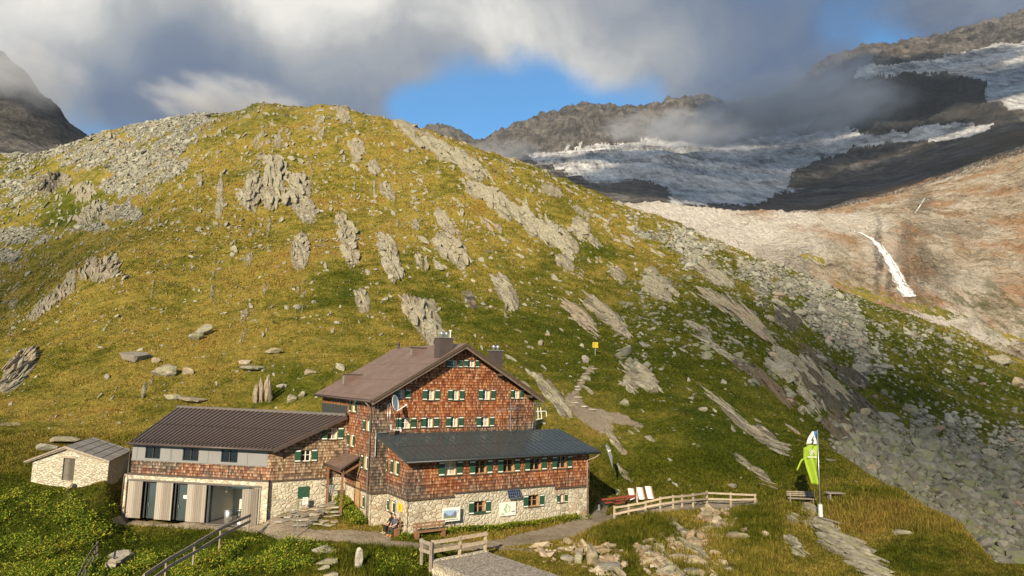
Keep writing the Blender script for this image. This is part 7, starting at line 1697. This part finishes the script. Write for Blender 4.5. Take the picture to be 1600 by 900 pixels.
def tufts(name, weight, n, hmin, hmax, wd, blades, matl, label, seed, spread=.10, leaf=False, lean=.45):
    r = np.random.default_rng(seed); P, i, j = sample(weight, n, r); k = blades
    P = np.repeat(P, k, 0); ii = np.repeat(i, k); jj = np.repeat(j, k); m = len(P)
    sc = np.clip(P[:, 1] / 60, .7, 4)
    B = P + np.stack([r.normal(0, spread, m), r.normal(0, spread, m), np.zeros(m)], 1) * sc[:, None]; B[:, 2] = gz(B[:, 0], B[:, 1]) - .02
    a = r.uniform(0, 2 * np.pi, m); side = np.stack([np.cos(a), np.sin(a), np.zeros(m)], 1); h = r.uniform(hmin, hmax, m)[:, None] * sc[:, None]; w = wd * r.uniform(.6, 1.3, m)[:, None] * sc[:, None]
    up = np.stack([r.normal(0, lean, m), r.normal(0, lean, m), np.ones(m)], 1); up /= np.linalg.norm(up, axis=1, keepdims=True)
    if leaf:
        up = np.stack([r.normal(0, 1, m), r.normal(0, 1, m), r.uniform(.1, .9, m)], 1); up /= np.linalg.norm(up, axis=1, keepdims=True); B = B + ZZ * (r.uniform(.05, .35, m)[:, None])
        V = np.stack([B - up * h * .1, B + side * w + up * h * .5, B + up * h, B - side * w + up * h * .5], 1).reshape(-1, 3); F = np.arange(4 * m).reshape(m, 4); per = 4
    else:
        V = np.stack([B - side * w, B + side * w, B + up * h], 1).reshape(-1, 3); F = np.arange(3 * m).reshape(m, 3); per = 3
    me = np_mesh(name, V, F, False); fattr(me, 'rnd', np.repeat(r.random(m), per)); fattr(me, 'dry', np.repeat(dry[ii, jj], per)); fattr(me, 'lush', np.repeat(LU[ii, jj], per))
    o = link(name, me, matl); tag(o, label, kind='stuff'); return o
M_GRASS = grass_material('meadow_grass'); M_HERB = grass_material('broad_leaved_herbs', True)
free = base_w * (1 - np.clip(RG * 1.4, 0, 1)) * np.clip(1 - PG * 1.6, 0, 1) * np.clip(1 - SG * 1.5, 0, 1)
tufts('grass', free * (Y > 36) * (Y < 72) / Y ** 1.0, 90000, .10, .26, .035, 4, M_GRASS, 'tufted alpine grass around the hut', 21, .14)
tufts('hill_grass', free * (.25 + np.clip(.6 + 2 * fbm(X / 5, Y / 8, 3), 0, 1)) * (Y > 66) * (Y < 330) / Y ** 2.2, 110000, .06, .17, .05, 3, M_GRASS, 'short tussock grass over the hillside', 22, .18, lean=.6)
tufts('tall_grass', free * np.clip(blobs(px, py, [(1000,845,60,36,1),(970,830,50,24,1),(1130,870,80,40,.8),(620,885,90,30,.8),(1180,815,40,24,.8),(1400,800,200,30,.5),(880,825,40,8,.5)], False) - .15, 0, 1) * (Y < 66), 16000, .30, .62, .035, 4, M_GRASS, 'tall yellowing grass on the banks below the path', 23, .16, lean=.25)
tufts('herbs', free * np.clip(blobs(px, py, [(50,850,130,66,1),(140,900,110,34,.9),(300,895,100,24,.7),(420,872,80,22,.9),(640,890,60,16,.5),(560,880,40,10,.6)], False) - .12, 0, 1) * np.clip(.25 + 2.6 * fbm(X / 2.6, Y / 2.6, 3), 0.01, 1) * (Y < 56), 17000, .08, .24, .06, 4, M_HERB, 'broad leaved herbs and dock filling the lower left', 24, .2, leaf=True)
tufts('wall_weeds', base_w * (1 - PG) * ((inpoly(X, Y, [(-7.3, 48.2), (6.9, 57.0), (6.4, 57.9), (-6.9, 49.4)]) > 0) | (inpoly(X, Y, [(-13.6, 55.0), (-10.9, 50.6), (-9.9, 52.0), (-12.9, 56.8)]) > 0)), 5000, .10, .30, .05, 4, M_HERB, 'green weeds along the foot of the walls', 25, .12, leaf=True)

# waterfalls running over the polished slabs
def water_material():
    m_, t, b = mat('white_water', rough=.5, spec=.4); uv = t.uv(); n = t.noise(t.vmath('MULTIPLY', uv, (7, 2.2, 1)), 1.0, 6, .75)
    e = t.math('ABSOLUTE', t.math('SUBTRACT', t.sep(uv)[0], .5)); v = t.math('SUBTRACT', n, t.mul(e, .55))
    t.put(b.inputs['Base Color'], t.mix(t.mr(v, .24, .42), (.16, .125, .09), (.74, .76, .76))); return m_
M_WATER = water_material()
def waterfall(pts, label, steps=10, cols=6):
    rows = []
    for (x0, y0, w0), (x1, y1, w1) in zip(pts[:-1], pts[1:]):
        for k in range(steps): f = k / steps; rows.append((x0 + (x1 - x0) * f, y0 + (y1 - y0) * f, w0 + (w1 - w0) * f))
    rows.append(pts[-1]); G = []
    for i, (x, y, w) in enumerate(rows):
        r_ = []
        for c in range(cols + 1):
            q = hit_slab(x + (c / cols - .5) * w * (1 + .25 * math.sin(i * .8)), y); r_.append(q * (1 - .9 / q[1]))
        G.append(r_)
    mb = MB()
    for i in range(len(G) - 1):
        for c in range(cols):
            uvq = [(c / cols, i * .12), ((c + 1) / cols, i * .12), ((c + 1) / cols, (i + 1) * .12), (c / cols, (i + 1) * .12)]
            mb.face([G[i][c], G[i][c + 1], G[i + 1][c + 1], G[i + 1][c]], uvq)
    o = mb.build('waterfall', M_WATER, None, False); tag(o, label, 'waterfall'); o['kind'] = 'structure'
waterfall([(1330, 361, 2), (1345, 364, 5), (1362, 373, 9), (1376, 388, 12), (1388, 405, 16), (1397, 425, 15), (1407, 443, 20), (1420, 464, 30)], 'broad white waterfall spreading down the pale slabs')
waterfall([(1378, 384, 2), (1389, 398, 4), (1403, 420, 5), (1416, 445, 6), (1428, 463, 10)], 'thin braid of white water beside the main fall')
waterfall([(1445, 309, 1.2), (1441, 316, 1.8), (1436, 324, 2.2), (1430, 333, 1.2)], 'small distant waterfall on the upper golden slope')
# ------------------------------------------------------------------ unseen clouds high up behind the viewer, added and shaped to shade the land
def cloud_surface(name, thin):
    m_, t, b = mat(name, (.8, .8, .8), 1.0, 0, 0)
    tr = t.new('ShaderNodeBsdfTransparent'); mx = t.new('ShaderNodeMixShader'); mx.inputs[0].default_value = thin
    t.l.new(b.outputs[0], mx.inputs[2]); t.l.new(tr.outputs[0], mx.inputs[1]); t.l.new(mx.outputs[0], t.n['Material Output'].inputs[0]); return m_
SUNV = np.array(sun_dir)
def shade_cloud(ground_pts, alt, rad, thin, label, flat=.12):
    """one cloud built of billows; each billow shades one ground point"""
    bm = bmesh.new(); c0 = None
    for (P, r) in zip(ground_pts, rad):
        P = np.array(P, float); C = P + SUNV * (alt - P[2]) / SUNV[2]; c0 = C if c0 is None else c0
        b2 = bmesh.new(); bmesh.ops.create_icosphere(b2, subdivisions=3, radius=1.0)
        for v in b2.verts:
            p = np.array(v.co); f = 1 + .30 * float(fbm(np.array([p[0] * 1.6 + C[0] * .01]), np.array([p[1] * 1.6 + p[2]]), 3)[0]); q = p * f * np.array([r, r * 1.25, r * flat]); v.co = tuple(q + C - c0)
        tmp = bpy.data.meshes.new('t'); b2.to_mesh(tmp); b2.free(); bm.from_mesh(tmp); bpy.data.meshes.remove(tmp)
    me = bpy.data.meshes.new('cloud'); bm.to_mesh(me); bm.free(); o = bpy.data.objects.new('cloud', me); COL.objects.link(o); me.materials.append(cloud_surface('shade_cloud_surface', thin)); o.location = tuple(c0); tag(o, label, kind='stuff')
def fp(px_, py_, d): return at_depth(px_, py_, d)
ALT = 4200
shade_cloud([fp(1120, 290, 2300), fp(1260, 250, 2300), fp(1400, 180, 2600), fp(1500, 150, 2500), fp(1350, 300, 1500), fp(1550, 230, 1600), fp(1200, 240, 3000), fp(1350, 140, 3200), fp(1100, 270, 1800), fp(950, 290, 1600), fp(880, 262, 2300), fp(1700, 150, 2400), fp(1020, 262, 2500), fp(1130, 310, 1500), fp(1230, 325, 1350), fp(1420, 270, 1500), fp(1180, 175, 3300)],
           ALT, [430, 450, 500, 500, 260, 330, 520, 560, 330, 260, 200, 700, 150, 200, 170, 260, 330], .64, 'broad unseen cloud bank shaped to shade the glacier')
shade_cloud([fp(60, 170, 1250), fp(0, 120, 1300), fp(-80, 80, 1300)], ALT, [190, 230, 260], .85, 'unseen cloud shaped to shade the left mountain flank')
shade_cloud([hit(1250, 500), hit(1330, 560), hit(1420, 600), hit(1500, 640), hit(1480, 730), hit(1560, 800), hit(1560, 700), hit(1150, 520), hit(1210, 585), hit(1290, 650)], 4200, [28, 32, 36, 36, 26, 26, 42, 20, 18, 14], .78, 'small unseen cloud shaped to shade the rubble hollow')
shade_cloud([hit(30, 480), hit(80, 430), hit(-20, 430)], 4200, [38, 34, 50], .80, 'small unseen cloud shaped to shade the left valley')
shade_cloud([hit(380, 175), hit(350, 195), hit(415, 168)], 4200, [20, 16, 12], .75, 'shred of unseen cloud shaped to shade the hill crest')

# mist lying on the far slopes and round the peaks
def mist(px_, py_, d, wx, wy, dep, dens, label, seed, nsc=2.2, cut=.42):
    c = fp(px_, py_, d); R = np.array([wx * d / FPX, dep, wy * d / FPX]); bm = bmesh.new(); bmesh.ops.create_icosphere(bm, subdivisions=3, radius=1.0); me = bpy.data.meshes.new('mist'); bm.to_mesh(me); bm.free()
    o = bpy.data.objects.new('mist', me); COL.objects.link(o); o.location = tuple(c); o.scale = tuple(R)
    m_ = bpy.data.materials.new('mist'); m_.use_nodes = True; t = NT(m_.node_tree); t.n.clear(); out = t.new('ShaderNodeOutputMaterial'); pv = t.new('ShaderNodeVolumePrincipled')
    q = t.obj(); r = t.vmath('LENGTH', q); n = t.noise(t.vmath('ADD', t.vmath('MULTIPLY', q, (1.6, .8, .9)), (seed * 3.1, seed, 0)), nsc, 5, .6)
    f = t.mr(t.math('SUBTRACT', t.add(n, .10), t.mul(t.math('POWER', r, 2.0), .38)), cut - .12, cut + .28, 0, 1, True)
    f = t.mul(f, t.mr(r, .55, .98, 1, 0, True)); t.put(pv.inputs['Density'], t.mul(f, dens)); pv.inputs['Color'].default_value = (.93, .95, 1, 1); pv.inputs['Anisotropy'].default_value = .1
    t.l.new(pv.outputs[0], out.inputs['Volume']); me.materials.append(m_); tag(o, label, kind='stuff')
mist(1240, 165, 2150, 230, 62, 260, .0075, 'grey mist hiding the ridge above the glacier', 1, cut=.36)
mist(1060, 205, 2500, 170, 36, 240, .0075, 'mist bank rolling along the upper glacier', 2)
mist(1150, 222, 2100, 150, 16, 160, .010, 'low bright mist on the glacier edge', 8)
mist(790, 243, 2200, 110, 15, 200, .008, 'thin mist in the notch left of the far ridge', 3)
mist(1300, 110, 2400, 100, 50, 260, .006, 'mist round the dark cliff beside the upper glacier', 4)
mist(1480, 5, 2700, 170, 34, 300, .005, 'mist over the summit ridge', 5)
mist(30, 110, 1000, 120, 75, 120, .013, 'mist hanging on the left mountain', 6)
mist(350, 160, 480, 170, 34, 60, .05, 'cloud base touching the hill crest', 7)
# the air itself
top = float(max(Z2.max(), 100)) + 60
bm = bmesh.new(); bmesh.ops.create_cube(bm, size=1.0); me = bpy.data.meshes.new('haze'); bm.to_mesh(me); bm.free(); o = bpy.data.objects.new('haze', me); COL.objects.link(o)
zb = min(float(ZG.min()), float(Z2.min()), float(ZSL.min())) - 1.0; o.scale = (20000, 7600, top - zb); o.location = (0, 3300, (top + zb) / 2); o['kind'] = 'stuff'; o['label'] = 'faint blue mountain haze'
m_ = bpy.data.materials.new('haze'); m_.use_nodes = True; t = NT(m_.node_tree); t.n.clear(); out = t.new('ShaderNodeOutputMaterial'); pv = t.new('ShaderNodeVolumePrincipled'); pv.inputs['Density'].default_value = 2.5e-5; pv.inputs['Color'].default_value = (.80, .90, 1, 1); t.l.new(pv.outputs[0], out.inputs['Volume']); me.materials.append(m_)
print('haze top', top, 'bottom', zb)
